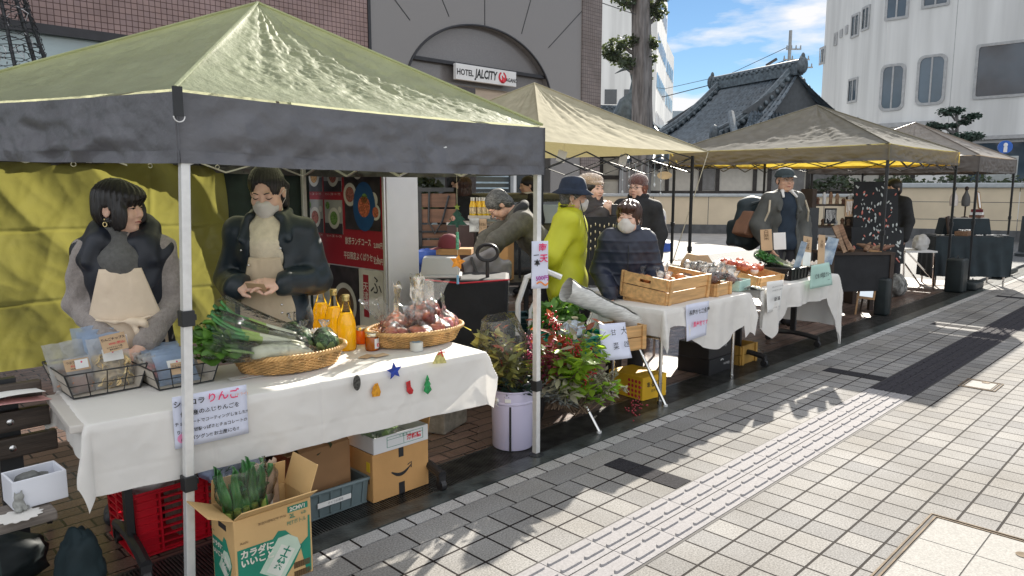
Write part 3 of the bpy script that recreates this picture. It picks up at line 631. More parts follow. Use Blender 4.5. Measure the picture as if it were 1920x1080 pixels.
for (px, py, rr) in ((1148, 8, .34), (1165, 20, .38), (1222, 38, .34), (1213, 30, .36), (1228, 10, .35), (1178, -5, .45), (1137, 102, .36), (1160, 90, .42), (1156, 118, .36), (1167, 128, .3), (1212, 92, .30), (1210, 118, .26), (1208, 140, .14), (1210, 152, .12), (1140, 112, .26), (1180, 88, .3)):
    Y = 27 + rs.uniform(-.3, .3); x = (px - 1195) / FPX * 27; z = CAMH + (350 - py) / 1383 * 27; lb = MB(); lb.tube([(0, 0, z - .45), (x * .6, 0, z - .3), (x, Y - 27, z)], [.11, .07, .03], 6); lb.build('limb', m_bark, tr_, smooth=True)
    leafcloud(lf, (x, Y - 27, z), (rr, rr, rr * .8), int(620 * rr), .13, rs)
lf.build('foliage', m_leafd, tr_)
pt = wthing('pine_tree', 'garden pine with flat needle pads in front of the white building', 'tree', (1772 - 960) / FPX * 30, 30, 0)
b = MB(); b.tube([(0, 0, 0), (.1, 0, 1.6), (-.05, 0, 2.6), (.15, 0, 3.5), (.1, 0, 4.4)], [.13, .11, .09, .07, .03], 8); lf = MB()
for (px, py, rx, rz_) in ((1757, 213, .42, .18), (1775, 210, .3, .16), (1745, 240, .36, .12), (1800, 222, .34, .11), (1809, 219, .18, .1), (1790, 232, .3, .1), (1765, 238, .3, .1), (1800, 258, .6, .2), (1782, 262, .6, .2), (1812, 258, .3, .16), (1755, 258, .6, .15), (1732, 236, .25, .1)):
    x = (px - 1772) / FPX * 30; z = CAMH + (350 - py) / 1383 * 30; b.tube([(.05, 0, z - .35), (x * .5, 0, z - .1), (x, 0, z - .04)], [.05, .04, .02], 5); leafcloud(lf, (x, 0, z), (rx, rx, rz_), int(700 * rx), .12, rs)
b.build('trunk', m_bark, pt, smooth=True); lf.build('foliage', mat('pine_needles', (.04, .075, .055), .6, var=.5, vs=5), pt)
hg = wthing('hedge', 'clipped dark hedge showing over the higher cream wall', 'hedge', 12.6, 24.4, rad(-32))
lf = MB()
for k in range(16): leafcloud(lf, (-2.2 + k * .5, 0, 1.62 + .12 * math.sin(k * 1.7)), (.4, .4, .26), 130, .14, rs)
lf.build('foliage', m_leafd, hg); b = MB(); [b.cyl((q, 0, 0), (q, 0, 1.5), .04, .03, 6) for q in np.arange(-2, 5.4, .8)]; b.build('stems', m_bark, hg)
# frame of the winter illumination cone at upper left
il = thing('light_cone_frame', 'black wire cone frame wound with unlit light strings at upper left', 'light display', ST(((8.6) * (8 - 960) / FPX, 8.6)) + (0,))
b = MB(); top = 5.2; RB = 1.25
def cone(a, z): r = RB * (1 - z / top) + .05; return (r * math.cos(a), r * math.sin(a), z)
for k in range(14): b.tube([cone(2 * PI * k / 14, 0), cone(2 * PI * k / 14, top)], .016, 6)
b.build('poles', mat('black_metal', (.02, .022, .025), .45), il)
b = MB(); rs = random.Random(5)
for i in range(46):
    z = 1.6 + i * .075; b.tube([tuple(Vector(cone(2 * PI * k / 20 + i, z + .03 * math.sin(k * 2.1 + i))) * 1.02) for k in range(21)], .005, 4)
    for k in range(26):
        a = rs.random() * 2 * PI; p = Vector(cone(a, z)) ; q = p * 1.0; q += Vector((rs.gauss(0, .02), rs.gauss(0, .02), rs.gauss(0, .035))); b.tube([p, q + Vector((p.x, p.y, 0)) * .03], [.006, .008], 4)
b.build('light_strings', MATS['black_metal'], il)
for i in range(40):
    b = MB(); a = rs.random() * 2 * PI; z = rs.uniform(2.3, 3.9); p = Vector(cone(a, z)); b.tube([p, p + Vector((rs.gauss(0, .05), rs.gauss(0, .05), -.06)), p + Vector((rs.gauss(0, .06), rs.gauss(0, .06), -.14))], .005, 4); b.build('pale_cable', mat('pale_cable', (.6, .6, .62), .5), il)
# ================================================================== TENTS
def fabric(name, col, trc, tr, rough=.5, bump=.35, bs=22, sheen=0, spec=.5):
    return mat(name, col, rough, var=.10, vs=7, bump=bump, bs=bs, tr=tr, trc=trc, spec=spec, sheen=sheen)
def tent(label, st, w, d, ze, zp, vh, mroof, mval, mleg, mfr, dz=(0, 0, 0, 0), leg_r=.016, knobs=(.62,), wr=.012, ext=.0, rz=0., scis=True, seed=0, mknob=None, overhang=0., skew=0., res=90, tilt=0.):
    """corners: 0 near-left (0,0), 1 (w,0), 2 (w,d), 3 (0,d)"""
    o = thing('canopy_tent', label, 'tent', st, rz); rs = random.Random(seed)
    e = overhang
    C = [Vector((-e, -e, ze + dz[0])), Vector((w + e, -e, ze + dz[1])), Vector((w + e, d + e, ze + dz[2])), Vector((-e + skew, d + e, ze + dz[3]))]; Pk = Vector((w / 2, d / 2, zp))
    r = MB()
    for k in range(4):
        A, B = C[k], C[(k + 1) % 4]; nrm = (B - A).cross(Pk - A).normalized()
        def f(u, v, A=A, B=B, nrm=nrm, k=k):
            p = A.lerp(B, u).lerp(Pk, v); edge = min(1, 4 * u * (1 - u) + .0) * (1 - v)
            p.z -= .05 * math.sin(PI * v) * (4 * u * (1 - u)) ** .6 * 1.2
            p.z -= .012 * 4 * u * (1 - u) * (1 - v)
            q = p + Vector((seed * 3.1 + k * 5, 0, 0))
            # long tension folds running from the peak plus fine creases
            ang = u * 14 + k * 3; amp = wr * min(1, v * 3.5 + .12) * min(1, (1 - v) * 6) * min(1, 8 * u * (1 - u))
            rg = lambda c, o: 1 - abs(nz(q.x * c + .5 * nz(q.y * 3, q.x * 2), q.y * c, q.z * c * 1.4 + o)) * 2
            dsp = amp * (.7 * nz(ang, v * 1.6, seed) + .30 * rg(4, 0) + .30 * rg(10, 3) + .24 * rg(23, 7) - .5)
            return p + nrm * dsp
        r.grid(f, res, int(res * .65))
    r.build('canopy', mroof, o, smooth='all')
    sm = MB()
    for k in range(4): sm.tube([C[k].lerp(Pk, v) + Vector((0, 0, .006 - .012 * math.sin(PI * v) * 0)) for v in np.linspace(0, 1, 12)], .007, 5)
    sm.build('ridge_seam', mroof, o, smooth=True)
    if vh:
        v_ = MB()
        for k in range(4):
            A, B = C[k], C[(k + 1) % 4]; dr = (B - A).normalized(); out = Vector((dr.y, -dr.x, 0))
            def f(u, v, A=A, B=B, out=out, k=k):
                p = A.lerp(B, u * 1.010 - .005); p.z -= .012 * 4 * u * (1 - u) + .014 + v * vh * (1 + .03 * nz(u * 4, k, seed)) - .004
                wv = (.012 * nz(u * 7 + k * 9, v * 2.2 + u * 3, seed) + .008 * nz(u * 20, v * 6, seed + 4) + .009 * (1 - 2 * abs(nz(u * 9 + v * 2.5, v * 2.2 - u * 4, seed + 8))) + .005 * (1 - 2 * abs(nz(u * 26 - v * 3, v * 4, seed + 2)))) * min(1, 10 * u * (1 - u))
                return p + out * (.005 + wv * (0.25 + v) * 1.9)
            v_.grid(f, 170, 16)
            def f2(u, v, f=f, out=out): return f(u, 1 - v * .18) + out * .003
            v_.grid(f2, 110, 2)
        v_.build('valance', mval, o, smooth='all')
    L_ = [(.03, .012), (w - .03, .012), (w - .04, d - .04), (.04 + skew, d - .04)]
    for i, (x, y) in enumerate(L_):
        g = MB(); zt = ze + dz[i] - .05; tl = tilt if i == 0 else 0.; xt = x; g.bar((x + tl, y, .02), (x, y, zt), leg_r * 2, leg_r * 2, up=(0, 1, 0))
        lg = g.build('leg', mleg, o, bevel=.003)
        for kz in knobs:
            x = xt + tl * (1 - kz / zt); s_ = MB(); s_.box(x - leg_r * 1.45, x + leg_r * 1.45, y - leg_r * 1.45, y + leg_r * 1.45, kz - .03, kz + .03); s_.box(x + leg_r * 1.4, x + leg_r * 2.2, y - .008, y + .008, kz - .012, kz + .012); s_.build('slider', mknob or MATS['black_metal'], lg, bevel=.003)
        x = xt + tl; s_ = MB(); s_.lathe([(.045, 0), (.045, .006), (.02, .015)], 12, (x, y, .004)); s_.build('foot', mknob or MATS['black_metal'], lg)
    if scis:
        fz = MB()
        for i in range(4):
            (x0, y0), (x1, y1) = L_[i], L_[(i + 1) % 4]; za, zb_ = ze + dz[i], ze + dz[(i + 1) % 4]; n = 4
            for k in range(n):
                a, c = k / n, (k + 1) / n
                p = lambda q, h: (x0 + (x1 - x0) * q, y0 + (y1 - y0) * q, za + (zb_ - za) * q - h)
                fz.bar(p(a, .07), p(c, .27), .018, .01); fz.bar(p(a, .27), p(c, .07), .018, .01)
        for (x, y) in L_:
            fz.bar((x, y, ze - .08), (w / 2, d / 2, zp - .35), .02, .012)
        fz.bar((w / 2, d / 2, zp - .5), (w / 2, d / 2, zp - .02), .03, .03); fz.build('scissor_frame', mfr, o)
    return o, C
m_alu = mat('brushed_aluminium', (.75, .75, .74), .34, metal=.35, var=.05, vs=30)
m_blk = MATS['black_metal']
f_A = fabric('olive_silver_canopy', (.29, .325, .22), (.70, .72, .48), .38, rough=.62, bump=.6, bs=40, spec=.2)
f_Av = fabric('sky_toned_valance', (.125, .127, .14), (.12, .12, .11), .06, rough=.45, bump=.6, bs=24)  # same olive cloth, with its grey-blue sky reflection put into the colour
tA, CA = tent('large olive canopy tent with a valance coloured grey as reflected sky over the nearest stall', (1.055, 2.77, 0), 1.955, 2.58, 1.90, 2.575, .255, f_A, f_Av, m_alu, m_alu, dz=(0, -.02, 0, .09), leg_r=.0165, knobs=(.42, 1.06), wr=.026, seed=1, skew=-.62, res=190, tilt=-.085)
b = MB(); b.box(-.022, .012, -.034, -.026, 1.80, 1.905); b.build('corner_strap', m_blk, tA); b = MB(); b.tube([(-.005 + .02 * math.cos(a), -.034, 1.80 + .02 * math.sin(a)) for a in np.linspace(PI, 2 * PI, 9)], .0025, 5); b.build('corner_ring', m_alu, tA)
f_B = fabric('khaki_canopy', (.44, .41, .30), (.55, .48, .24), .22, spec=.04, rough=.9, bump=.2, bs=14)
tB, CB = tent('khaki canopy tent without a valance behind the nearest tent', (5.45, 5.05, 0), 2.9, 2.9, 1.99, 2.84, 0, f_B, f_B, m_blk, m_blk, leg_r=.016, knobs=(.75,), wr=.02, seed=2, overhang=.12)
f_C = fabric('taupe_canopy', (.20, .20, .19), (.62, .55, .22), .22, spec=.04, rough=.9, bump=.3, bs=14)
f_Cv = fabric('taupe_valance', (.15, .147, .135), (1., .74, .10), .28, rough=.55, bump=.2, bs=12)
tC, CC = tent('taupe canopy tent with a yellow glowing underside over the third stall', (9.36, 3.06, 0), 2.95, 3.0, 2.06, 2.72, .19, f_C, f_Cv, m_blk, m_blk, knobs=(1.0,), wr=.028, seed=3)
f_D = fabric('brown_canopy', (.26, .24, .215), (.5, .38, .26), .22, rough=.38, bump=.4, bs=14, spec=.4)
f_Dv = fabric('brown_valance', (.125, .112, .102), (.2, .14, .1), .10, rough=.55, bump=.2, bs=12)
tD, CD = tent('glossy brown canopy tent farthest along the street', (13.0, 2.95, 0), 2.5, 2.6, 2.03, 2.66, .24, f_D, f_Dv, m_blk, m_blk, knobs=(1.0,), wr=.03, seed=4)
# guy rope of the khaki tent
b = MB(); c1 = F(8.47, 4.93, 1.985); c2 = F(8.3, 5.3, .55); g = b.tube([c1, c1.lerp(c2, .5) + Vector((0, 0, -.01)), c2], .006, 5).build('guy_rope', mat('rope', (.7, .66, .5), .8), None); tag(g, 'pale guy rope tied from the khaki tent corner down to its leg', 'rope')
# hanging tags under the khaki tent
for (px, py, Y, lab) in ((1053, 293, 8.0, 'white paper tag hanging from the khaki tent edge'), (1168, 300, 8.8, 'clear plastic tag hanging from the khaki tent frame')):
    s, t, z = DY(px, py, Y); o = thing('paper_tag', lab, 'tag', (s, t, z), rz=-.6, ry=.3); b = MB(); b.box(-.05, .05, -.001, .001, -.06, .06); b.build('sheet', mat('white_paper', (.80, .80, .78), .7, var=.03), o); b = MB(); b.tube([(0, 0, .06), (-.01, 0, .14)], .002, 4); b.build('string', MATS['rope'], o)
# olive back sheet of the first stall
m_olive = fabric('olive_tarp', (.23, .22, .06), (.33, .31, .075), .40, rough=.42, bump=.5, bs=9, spec=.5)
b = MB(); TB = 5.30
def tarp(u, v):
    s = -1.1 + u * 3.47; z = .42 + v * 1.30 + .015 * math.sin(u * 40) * v ** 6
    fold = 0
    for q in (.31, .66): fold += -.012 * math.exp(-((v - q) / .008) ** 2)
    for q in (.2, .52, .84): fold += .012 * math.exp(-((u - q) / .003) ** 2)
    rg = lambda x, y, c: (1 - abs(nz(x, y, c)) * 2.2)
    x1, y1 = s * .75 + z * .66, -s * .66 + z * .75; x2, y2 = s * .8 - z * .6, s * .6 + z * .8; wq = .5 * nz(s * 1.3, z * 1.3, 4)
    d = .06 * nz(s * 1.4 + v, v, 2) + .060 * rg(x1 * 2.3 + wq, y1 * .35, 5) * (.3 + .7 * v) + .020 * rg(x2 * 3.2 + wq, y2 * .8, 8) + .007 * rg(x1 * 7, y1 * 3 + wq, 11) + .003 * rg(x2 * 15 + wq, y2 * 9, 14) + .025 * abs(math.sin(s * 7 + 3 * nz(s, v))) * max(0, v - .6)
    return (s, TB + d + fold, z)
b.grid(tarp, 320, 160); o_sheet = b.build('back_sheet', m_olive, None, smooth='all'); tag(o_sheet, 'creased shiny olive sheet hung across the back of the nearest stall', 'sheet', (0, 0, 0))
b = MB(); b.box(-.95, 2.40, TB + .03, TB + .05, 1.70, 1.78); o = b.build('header_bar', m_blk, None); tag(o, 'dark header bar holding the olive sheet', 'bar', (0, 0, 0))
b = MB(); 
def cur(u, v): s = 2.36 + u * .72; return (s, TB + .10 + .02 * math.sin(u * 20) + .01 * nz(u * 9, v * 3), .4 + v * 1.45)
b.grid(cur, 60, 20); o = b.build('side_curtain', mat('dark_green_cloth', (.018, .035, .034), .7, var=.2, vs=8, bump=.2, bs=60), None, smooth='all'); tag(o, 'dark green curtain beside the olive sheet behind the masked woman', 'curtain', (0, 0, 0))
b = MB()
for i in range(8):
    b_ = MB(); q = -.95 + i * .46; b_.tube([(q + .014 * math.cos(a), TB - .03, 1.69 + .014 * math.sin(a)) for a in np.linspace(0, 2 * PI, 13)[:-1]], .003, 5, closed=True); b_.tube([(q, TB - .03, 1.70), (q + .01, TB + .0, 1.74), (q, TB + .03, 1.79)], .003, 4); e_ = b_.build('eyelet_tie', m_alu, o_sheet, smooth=True)
# ================================================================== SMOOTH BODIES (signed distance fields -> one continuous skin)
class SDF:
    def __init__(s): s.p = []
    def cone(s, a, b, ra, rb=None, k=.02, sub=False): s.p.append(('c', np.array(a, float), np.array(b, float), ra, ra if rb is None else rb, k, sub)); return s
    def ell(s, c, r, R=None, k=.02, sub=False): s.p.append(('e', np.array(c, float), np.array(r if hasattr(r, '__len__') else (r, r, r), float), R, None, k, sub)); return s
    def chain(s, pts, rs, k=.02):
        for i in range(len(pts) - 1): s.cone(pts[i], pts[i + 1], rs[i], rs[i + 1], k)
        return s
    def box(s, c, h, R=None, r=.01, k=.01, sub=False): s.p.append(('b', np.array(c, float), np.array(h, float), R, r, k, sub)); return s
    def mesh(s, name, m, parent, h=.01, noise_=None, label=None, decim=0):
        lo = np.full(3, 1e9); hi = -lo; bb = []
        for q in s.p:
            if q[0] == 'c': r = max(q[3], q[4]); l_ = np.minimum(q[1], q[2]) - r; h_ = np.maximum(q[1], q[2]) + r
            elif q[0] == 'e': r = max(q[2]) if q[3] is not None else q[2]; l_ = q[1] - r; h_ = q[1] + r
            else: r = np.linalg.norm(q[2]) if q[3] is not None else q[2]; l_ = q[1] - r - q[4]; h_ = q[1] + r + q[4]
            bb.append((l_, h_))
            if not q[6]: lo = np.minimum(lo, l_); hi = np.maximum(hi, h_)
        lo -= 3.5 * h + .012; hi += 3.5 * h + .012; n = np.ceil((hi - lo) / h).astype(int) + 1
        ax = [lo[i] + h * np.arange(n[i]) for i in range(3)]; Fd = np.full(n, .12, np.float32)
        for q, (l_, h_) in zip(s.p, bb):
            pad = q[5] * 1.2 + 4 * h + .015
            i0 = np.clip(np.floor((l_ - pad - lo) / h).astype(int), 0, n); i1 = np.clip(np.ceil((h_ + pad - lo) / h).astype(int) + 1, 0, n)
            if (i1 <= i0).any(): continue
            X, Y, Z = np.meshgrid(ax[0][i0[0]:i1[0]], ax[1][i0[1]:i1[1]], ax[2][i0[2]:i1[2]], indexing='ij', sparse=False)
            if q[0] == 'c':
                a, b = q[1], q[2]; d = b - a; L2 = max(d @ d, 1e-12); t = np.clip(((X - a[0]) * d[0] + (Y - a[1]) * d[1] + (Z - a[2]) * d[2]) / L2, 0, 1)
                D = np.sqrt((X - a[0] - t * d[0]) ** 2 + (Y - a[1] - t * d[1]) ** 2 + (Z - a[2] - t * d[2]) ** 2) - (q[3] + t * (q[4] - q[3]))
            else:
                P = [X - q[1][0], Y - q[1][1], Z - q[1][2]]
                if q[3] is not None:
                    R = q[3]; P = [R[0][i] * P[0] + R[1][i] * P[1] + R[2][i] * P[2] for i in range(3)]
                if q[0] == 'e':
                    r = q[2]; k0 = np.sqrt((P[0] / r[0]) ** 2 + (P[1] / r[1]) ** 2 + (P[2] / r[2]) ** 2) + 1e-9
                    k1 = np.sqrt((P[0] / r[0] ** 2) ** 2 + (P[1] / r[1] ** 2) ** 2 + (P[2] / r[2] ** 2) ** 2) + 1e-9; D = k0 * (k0 - 1) / k1
                else:
                    Q = [np.abs(P[i]) - q[2][i] for i in range(3)]; D = np.sqrt(sum(np.maximum(v, 0) ** 2 for v in Q)) + np.minimum(np.maximum(Q[0], np.maximum(Q[1], Q[2])), 0) - q[4]
            S = Fd[i0[0]:i1[0], i0[1]:i1[1], i0[2]:i1[2]]; k = max(q[5], 1e-4)
            if q[6]: D = -D; hh = np.maximum(k - np.abs(S - D), 0) / k; S[...] = np.maximum(S, D) + hh * hh * k * .25
            else: hh = np.maximum(k - np.abs(S - D), 0) / k; S[...] = np.minimum(S, D) - hh * hh * k * .25
        if noise_ is not None:
            X, Y, Z = np.meshgrid(*ax, indexing='ij', sparse=True); Fd = Fd + noise_(X, Y, Z).astype(np.float32)
        V, Q = surfnet(Fd, lo, h)
        me = bpy.data.meshes.new(name); me.from_pydata(V.tolist(), [], Q.tolist()); me.materials.append(m)
        me.polygons.foreach_set('use_smooth', [True] * len(me.polygons)); me.update()
        o = bpy.data.objects.new(name, me); COL.objects.link(o); o.parent = parent
        if label: o['label'] = label
        return o
def surfnet(Fd, lo, h):
    S = Fd < 0; n = np.array(Fd.shape); c8 = [(i, j, k) for i in (0, 1) for j in (0, 1) for k in (0, 1)]
    sl = lambda A, c: A[c[0]:n[0] - 1 + c[0], c[1]:n[1] - 1 + c[1], c[2]:n[2] - 1 + c[2]]
    cnt = sum(sl(S, c).astype(np.int8) for c in c8); act = (cnt > 0) & (cnt < 8); I = np.argwhere(act)
    idx = np.full(act.shape, -1, np.int64); idx[act] = np.arange(len(I))
    pos = np.zeros((len(I), 3)); w = np.zeros(len(I))
    for a in range(8):
        for b in range(a + 1, 8):
            if sum(abs(c8[a][i] - c8[b][i]) for i in range(3)) != 1: continue
            A = Fd[I[:, 0] + c8[a][0], I[:, 1] + c8[a][1], I[:, 2] + c8[a][2]]; B = Fd[I[:, 0] + c8[b][0], I[:, 1] + c8[b][1], I[:, 2] + c8[b][2]]
            m = (A < 0) != (B < 0); t = np.where(m, A / np.where(m, A - B, 1), 0)
            p = np.array(c8[a]) + t[:, None] * (np.array(c8[b]) - np.array(c8[a])); pos += np.where(m[:, None], p, 0); w += m
    V = lo + h * (I + pos / np.maximum(w, 1)[:, None]); quads = []
    for d in range(3):
        e1, e2 = (d + 1) % 3, (d + 2) % 3; s0 = [slice(None)] * 3; s1 = [slice(None)] * 3; s0[d] = slice(0, -1); s1[d] = slice(1, None)
        ch = S[tuple(s0)] != S[tuple(s1)]; J = np.argwhere(ch); J = J[(J[:, e1] > 0) & (J[:, e2] > 0) & (J[:, e1] < n[e1] - 1) & (J[:, e2] < n[e2] - 1)]
        ins = S[J[:, 0], J[:, 1], J[:, 2]]; q = []
        for o1, o2 in ((-1, -1), (0, -1), (0, 0), (-1, 0)):
            K = J.copy(); K[:, e1] += o1; K[:, e2] += o2; q.append(idx[K[:, 0], K[:, 1], K[:, 2]])
        q = np.stack(q, 1); q[~ins] = q[~ins][:, ::-1]; quads.append(q)
    Q = np.concatenate(quads); return V, Q[(Q >= 0).all(1)]
def wrinkle(a, f, ph=0., dirz=1.):
    def fn(X, Y, Z):
        w = np.sin(f * X * .7 + ph + 1.7 * np.sin(f * .35 * Z + Y * f * .3)) * np.sin(f * .9 * Z * dirz + 1.3 * np.sin(f * .5 * X + ph))
        return a * (w + .5 * np.sin(f * 1.9 * (X - Z * .8) + 2.1 * np.sin(f * .8 * Y + ph)))
    return fn
def quilt(a, pitch, z0=0.):
    def fn(X, Y, Z): return a * (np.exp(-((((Z - z0) / pitch) % 1 - .5) / .10) ** 2)) + a * .35 * np.sin(70 * X + 30 * Y) * np.sin(60 * Z + 20 * X)
    return fn
def strands(a, f): 
    def fn(X, Y, Z): return a * (np.sin(f * np.arctan2(X, Y + .02) + Z * 30) + .6 * np.sin(f * 2.3 * np.arctan2(X, Y + .02) - Z * 17 + X * 90))
    return fn
m_skin = mat('skin', (.76, .49, .37), .48, var=.07, vs=18, spec=.4); m_skin2 = mat('skin_ruddy', (.60, .36, .25), .5, var=.10, vs=18, spec=.4)
m_hair = mat('black_hair', (.012, .010, .010), .38, var=.4, vs=30, stretch=(6, 6, 1)); m_hairb = mat('brown_hair', (.05, .022, .014), .4, var=.4, vs=30); m_hairg = mat('grey_hair', (.075, .075, .07), .5, var=.8, vs=30, stretch=(4, 1, 4))
m_eye = mat('eye_dark', (.012, .01, .009), .2); m_lip = mat('lip', (.36, .10, .085), .45); m_maskw = mat('mask_white', (.74, .71, .66), .75, var=.03, tr=.15, trc=(.8, .75, .7))
for q in (m_skin, m_skin2):
    p_ = q.node_tree.nodes['Principled BSDF']; p_.inputs['Subsurface Weight'].default_value = .12; p_.inputs['Subsurface Radius'].default_value = (.012, .005, .003)
def v3(*a): return Vector(a)
class Person:
    """facing local -y; +x is the person's left"""
    def __init__(s, label, st, rz, h=1.6, lean=0., twist=0., head=(0, 0, 0), elbows=None, wrists=None, hands=None, legs=None, skin=None, group=None, cat='person', sway=0., headoff=(0, 0, 0), hs=1.):
        s.o = thing('person', label, cat, st, rz, group); s.k = k = h / 1.6; s.skin = skin or m_skin
        Ru = Matrix.Translation((0, 0, .88 * k)) @ Matrix.Rotation(lean, 4, 'X') @ Matrix.Rotation(twist, 4, 'Z') @ Matrix.Rotation(sway, 4, 'Y') @ Matrix.Translation((0, 0, -.88 * k))
        s.up = lambda x, y, z: Ru @ v3(x * k, y * k, z * k); U = s.up; s.R3 = np.array(Ru.to_3x3())
        s.sh = {1: U(.150, .012, 1.268), -1: U(-.150, .012, 1.268)}; s.nb = U(0, .02, 1.335); s.ch = U(0, 0, 1.19); s.wa = U(0, 0, 1.0); s.pe = v3(0, 0, .88 * k)
        hc = U(0, -.012, 1.475) + Vector(headoff); yaw, pit, rol = head
        s.H = Matrix.Translation(hc) @ Ru.to_3x3().to_4x4() @ Matrix.Rotation(yaw, 4, 'Z') @ Matrix.Rotation(pit, 4, 'X') @ Matrix.Rotation(rol, 4, 'Y') @ Matrix.Scale(k * hs, 4)
        s.HR = np.array((s.H.to_3x3() * (1 / (k * hs)))); s.hs = hs
        s.el = {i: (Vector((elbows or {}).get(i)) * k if (elbows or {}).get(i) else U(i * .205, .03, 1.02)) for i in (1, -1)}
        s.wr = {i: (Vector((wrists or {}).get(i)) * k if (wrists or {}).get(i) else U(i * .205, -.06, .79)) for i in (1, -1)}
        s.legs = legs or {}; s.hands = hands or {}
    def hl(s, x, y, z): return s.H @ v3(x, y, z)
    def hell(s, b, c, r, k=.012, sub=False): b.ell(s.hl(*c), np.array(r) * s.k * s.hs, s.HR, k * s.k, sub)
    def leg(s, i, b, inf=0., r=(.085, .055, .042), to=None):
        k = s.k; hp, kn, an = s.legs.get(i, ((i * .085, 0, .86), (i * .09, -.015, .46), (i * .095, .02, .08)))
        hp, kn, an = Vector(hp) * k, Vector(kn) * k, Vector(an) * k; b.cone(hp, kn, r[0] * k + inf, r[1] * k + inf, .03); b.cone(kn, an, r[1] * k + inf, r[2] * k + inf, .02); return an
    def torso(s, b, inf=0., low=.80):
        k = s.k; U = s.up; R = s.R3
        b.ell(U(0, 0, 1.20), np.array((.152, .105, .165)) * k + inf, R, .05); b.ell(U(0, 0, 1.04), np.array((.135, .10, .15)) * k + inf, R, .06)
        b.ell(s.pe + v3(0, .005, 0), np.array((.155, .112, .13)) * k + inf, None, .06)
        for i in (1, -1): b.cone(U(0, .015, 1.30), s.sh[i], .058 * k + inf * .7, .050 * k + inf, .05)
    def arm(s, b, i, inf=0., r=(.056, .045, .034), wend=0.):
        k = s.k; b.cone(s.sh[i], s.el[i], r[0] * k + inf, r[1] * k + inf, .035); w = s.wr[i] + (s.wr[i] - s.el[i]).normalized() * wend; b.cone(s.el[i], w, r[1] * k + inf, r[2] * k + inf * .8, .02)
    def hand(s, b, i):
        """palm, four fingers, thumb; spec: (finger direction, palm normal, curl, spread)"""
        k = s.k; w = s.wr[i]; d0 = (w - s.el[i]).normalized(); fd, pn, curl, spr = s.hands.get(i, (tuple(d0), (0, -i * 0.0 + 1 * 0, 0) if 0 else tuple(d0.cross(Vector((0, 1, 0))) * -i) if d0.cross(Vector((0, 1, 0))).length > .1 else (i, 0, 0), .5, .1))
        f = Vector(fd).normalized(); p = Vector(pn); p = (p - f * p.dot(f)).normalized(); sd = f.cross(p).normalized() * i      # sd: towards the thumb side
        b.cone(w - d0 * .02, w, .029 * k, .026 * k, .015); q = w + f * .01 * k
        for t in (-.026, -.009, .009, .026): b.cone(q + sd * t * .55 * k, q + f * .072 * k + sd * t * k, .016 * k, .0125 * k, .012)
        for t, L_ in ((.029, .066), (.0098, .075), (-.0098, .070), (-.028, .055)):
            a = q + f * .074 * k + sd * t * k; dirv = (f + sd * spr * t / .03).normalized(); seg = (.44, .31, .25); rr = (.0095, .0086, .0078, .0066); ang = 0
            for j in range(3):
                ang += curl * (.55 if j == 0 else .8); dv = dirv * math.cos(ang) + p * math.sin(ang); e = a + dv * L_ * seg[j] * k; b.cone(a, e, rr[j] * k, rr[j + 1] * k, .004); a = e
        a = q + f * .018 * k + sd * .026 * k; e = a + (f * .7 + sd * .62 + p * .35).normalized() * .036 * k; b.cone(a, e, .0125 * k, .0105 * k, .008); b.cone(e, e + (f * .9 + sd * .12 + p * .5).normalized() * .03 * k, .0102 * k, .0078 * k, .005)
    def body(s, h, label=None, legs=True):
        b = SDF(); k = s.k; s.torso(b)
        for i in (1, -1):
            s.arm(b, i, r=(.05, .04, .028)); s.hand(b, i); an = s.leg(i, b)
            b.cone(an + v3(0, .02, -.03), an + v3(i * .01, -.14 * k, -.045), .034, .028, .02)
        b.cone(s.nb, s.hl(0, .018, -.05), .056 * k, .049 * k, .025)
        e = lambda c, r, kk=.012, sub=False: s.hell(b, c, r, kk, sub)
        e((0, .014, .032), (.074, .092, .082), .02); e((0, -.026, -.036), (.058, .064, .078), .03); e((0, -.066, -.088), (.022, .02, .018), .02)
        for i in (1, -1):
            e((i * .036, -.062, -.028), (.026, .026, .026), .02); e((i * .046, -.03, -.066), (.022, .034, .028), .02)
            e((i * .031, -.098, .006), (.017, .014, .0105), .012, True); e((i * .030, -.079, .004), (.016, .012, .0105), .006)
            e((i * .076, .012, -.012), (.009, .020, .030), .006); e((i * .083, .008, -.010), (.004, .011, .018), .004, True)
            e((i * .030, -.083, .026), (.02, .010, .007), .012)
        b.cone(s.hl(0, -.086, .008), s.hl(0, -.104, -.026), .0075 * k, .0105 * k, .012)
        for i in (1, -1): e((i * .010, -.096, -.030), (.008, .009, .007), .006)
        e((0, -.088, -.054), (.020, .010, .006), .008); e((0, -.086, -.064), (.018, .010, .007), .008)
        s.bo = b.mesh('body', s.skin, s.o, h, label=label); return s.bo
    def face(s, closed=False, brow=m_hair, lips=True, gap=.0):
        k = s.k; 
        for i in (1, -1):
            m = MB(); c = [s.hl(i * x, y, z) for x, y, z in ((.017, -.0895, .003), (.024, -.0925, -.0005 + (0 if closed else .006)), (.031, -.0925, -.002 + (0 if closed else .008)), (.039, -.088, -.001 + (0 if closed else .006)), (.046, -.081, .003))]
            m.tube(c, [.0008 * k, .0019 * k, .0022 * k, .0022 * k, .0010 * k], 5)
            if not closed:
                p = s.hl(i * .031, -.0885, .004); m.T = Matrix.Translation(p) @ s.H.to_3x3().to_4x4(); m.ell((0, 0, 0), (.0085, .0035, .0048), 10, 6); m.T = Matrix()
            m.build('eye', m_eye, s.o, smooth='all')
            m = MB(); c = [s.hl(i * x, y, z) for x, y, z in ((.013, -.0955, .024), (.024, -.0955, .029), (.036, -.090, .030), (.048, -.079, .024))]; m.tube(c, [.002 * k, .0028 * k, .0024 * k, .001 * k], 6); m.build('eyebrow', brow, s.o, smooth='all')
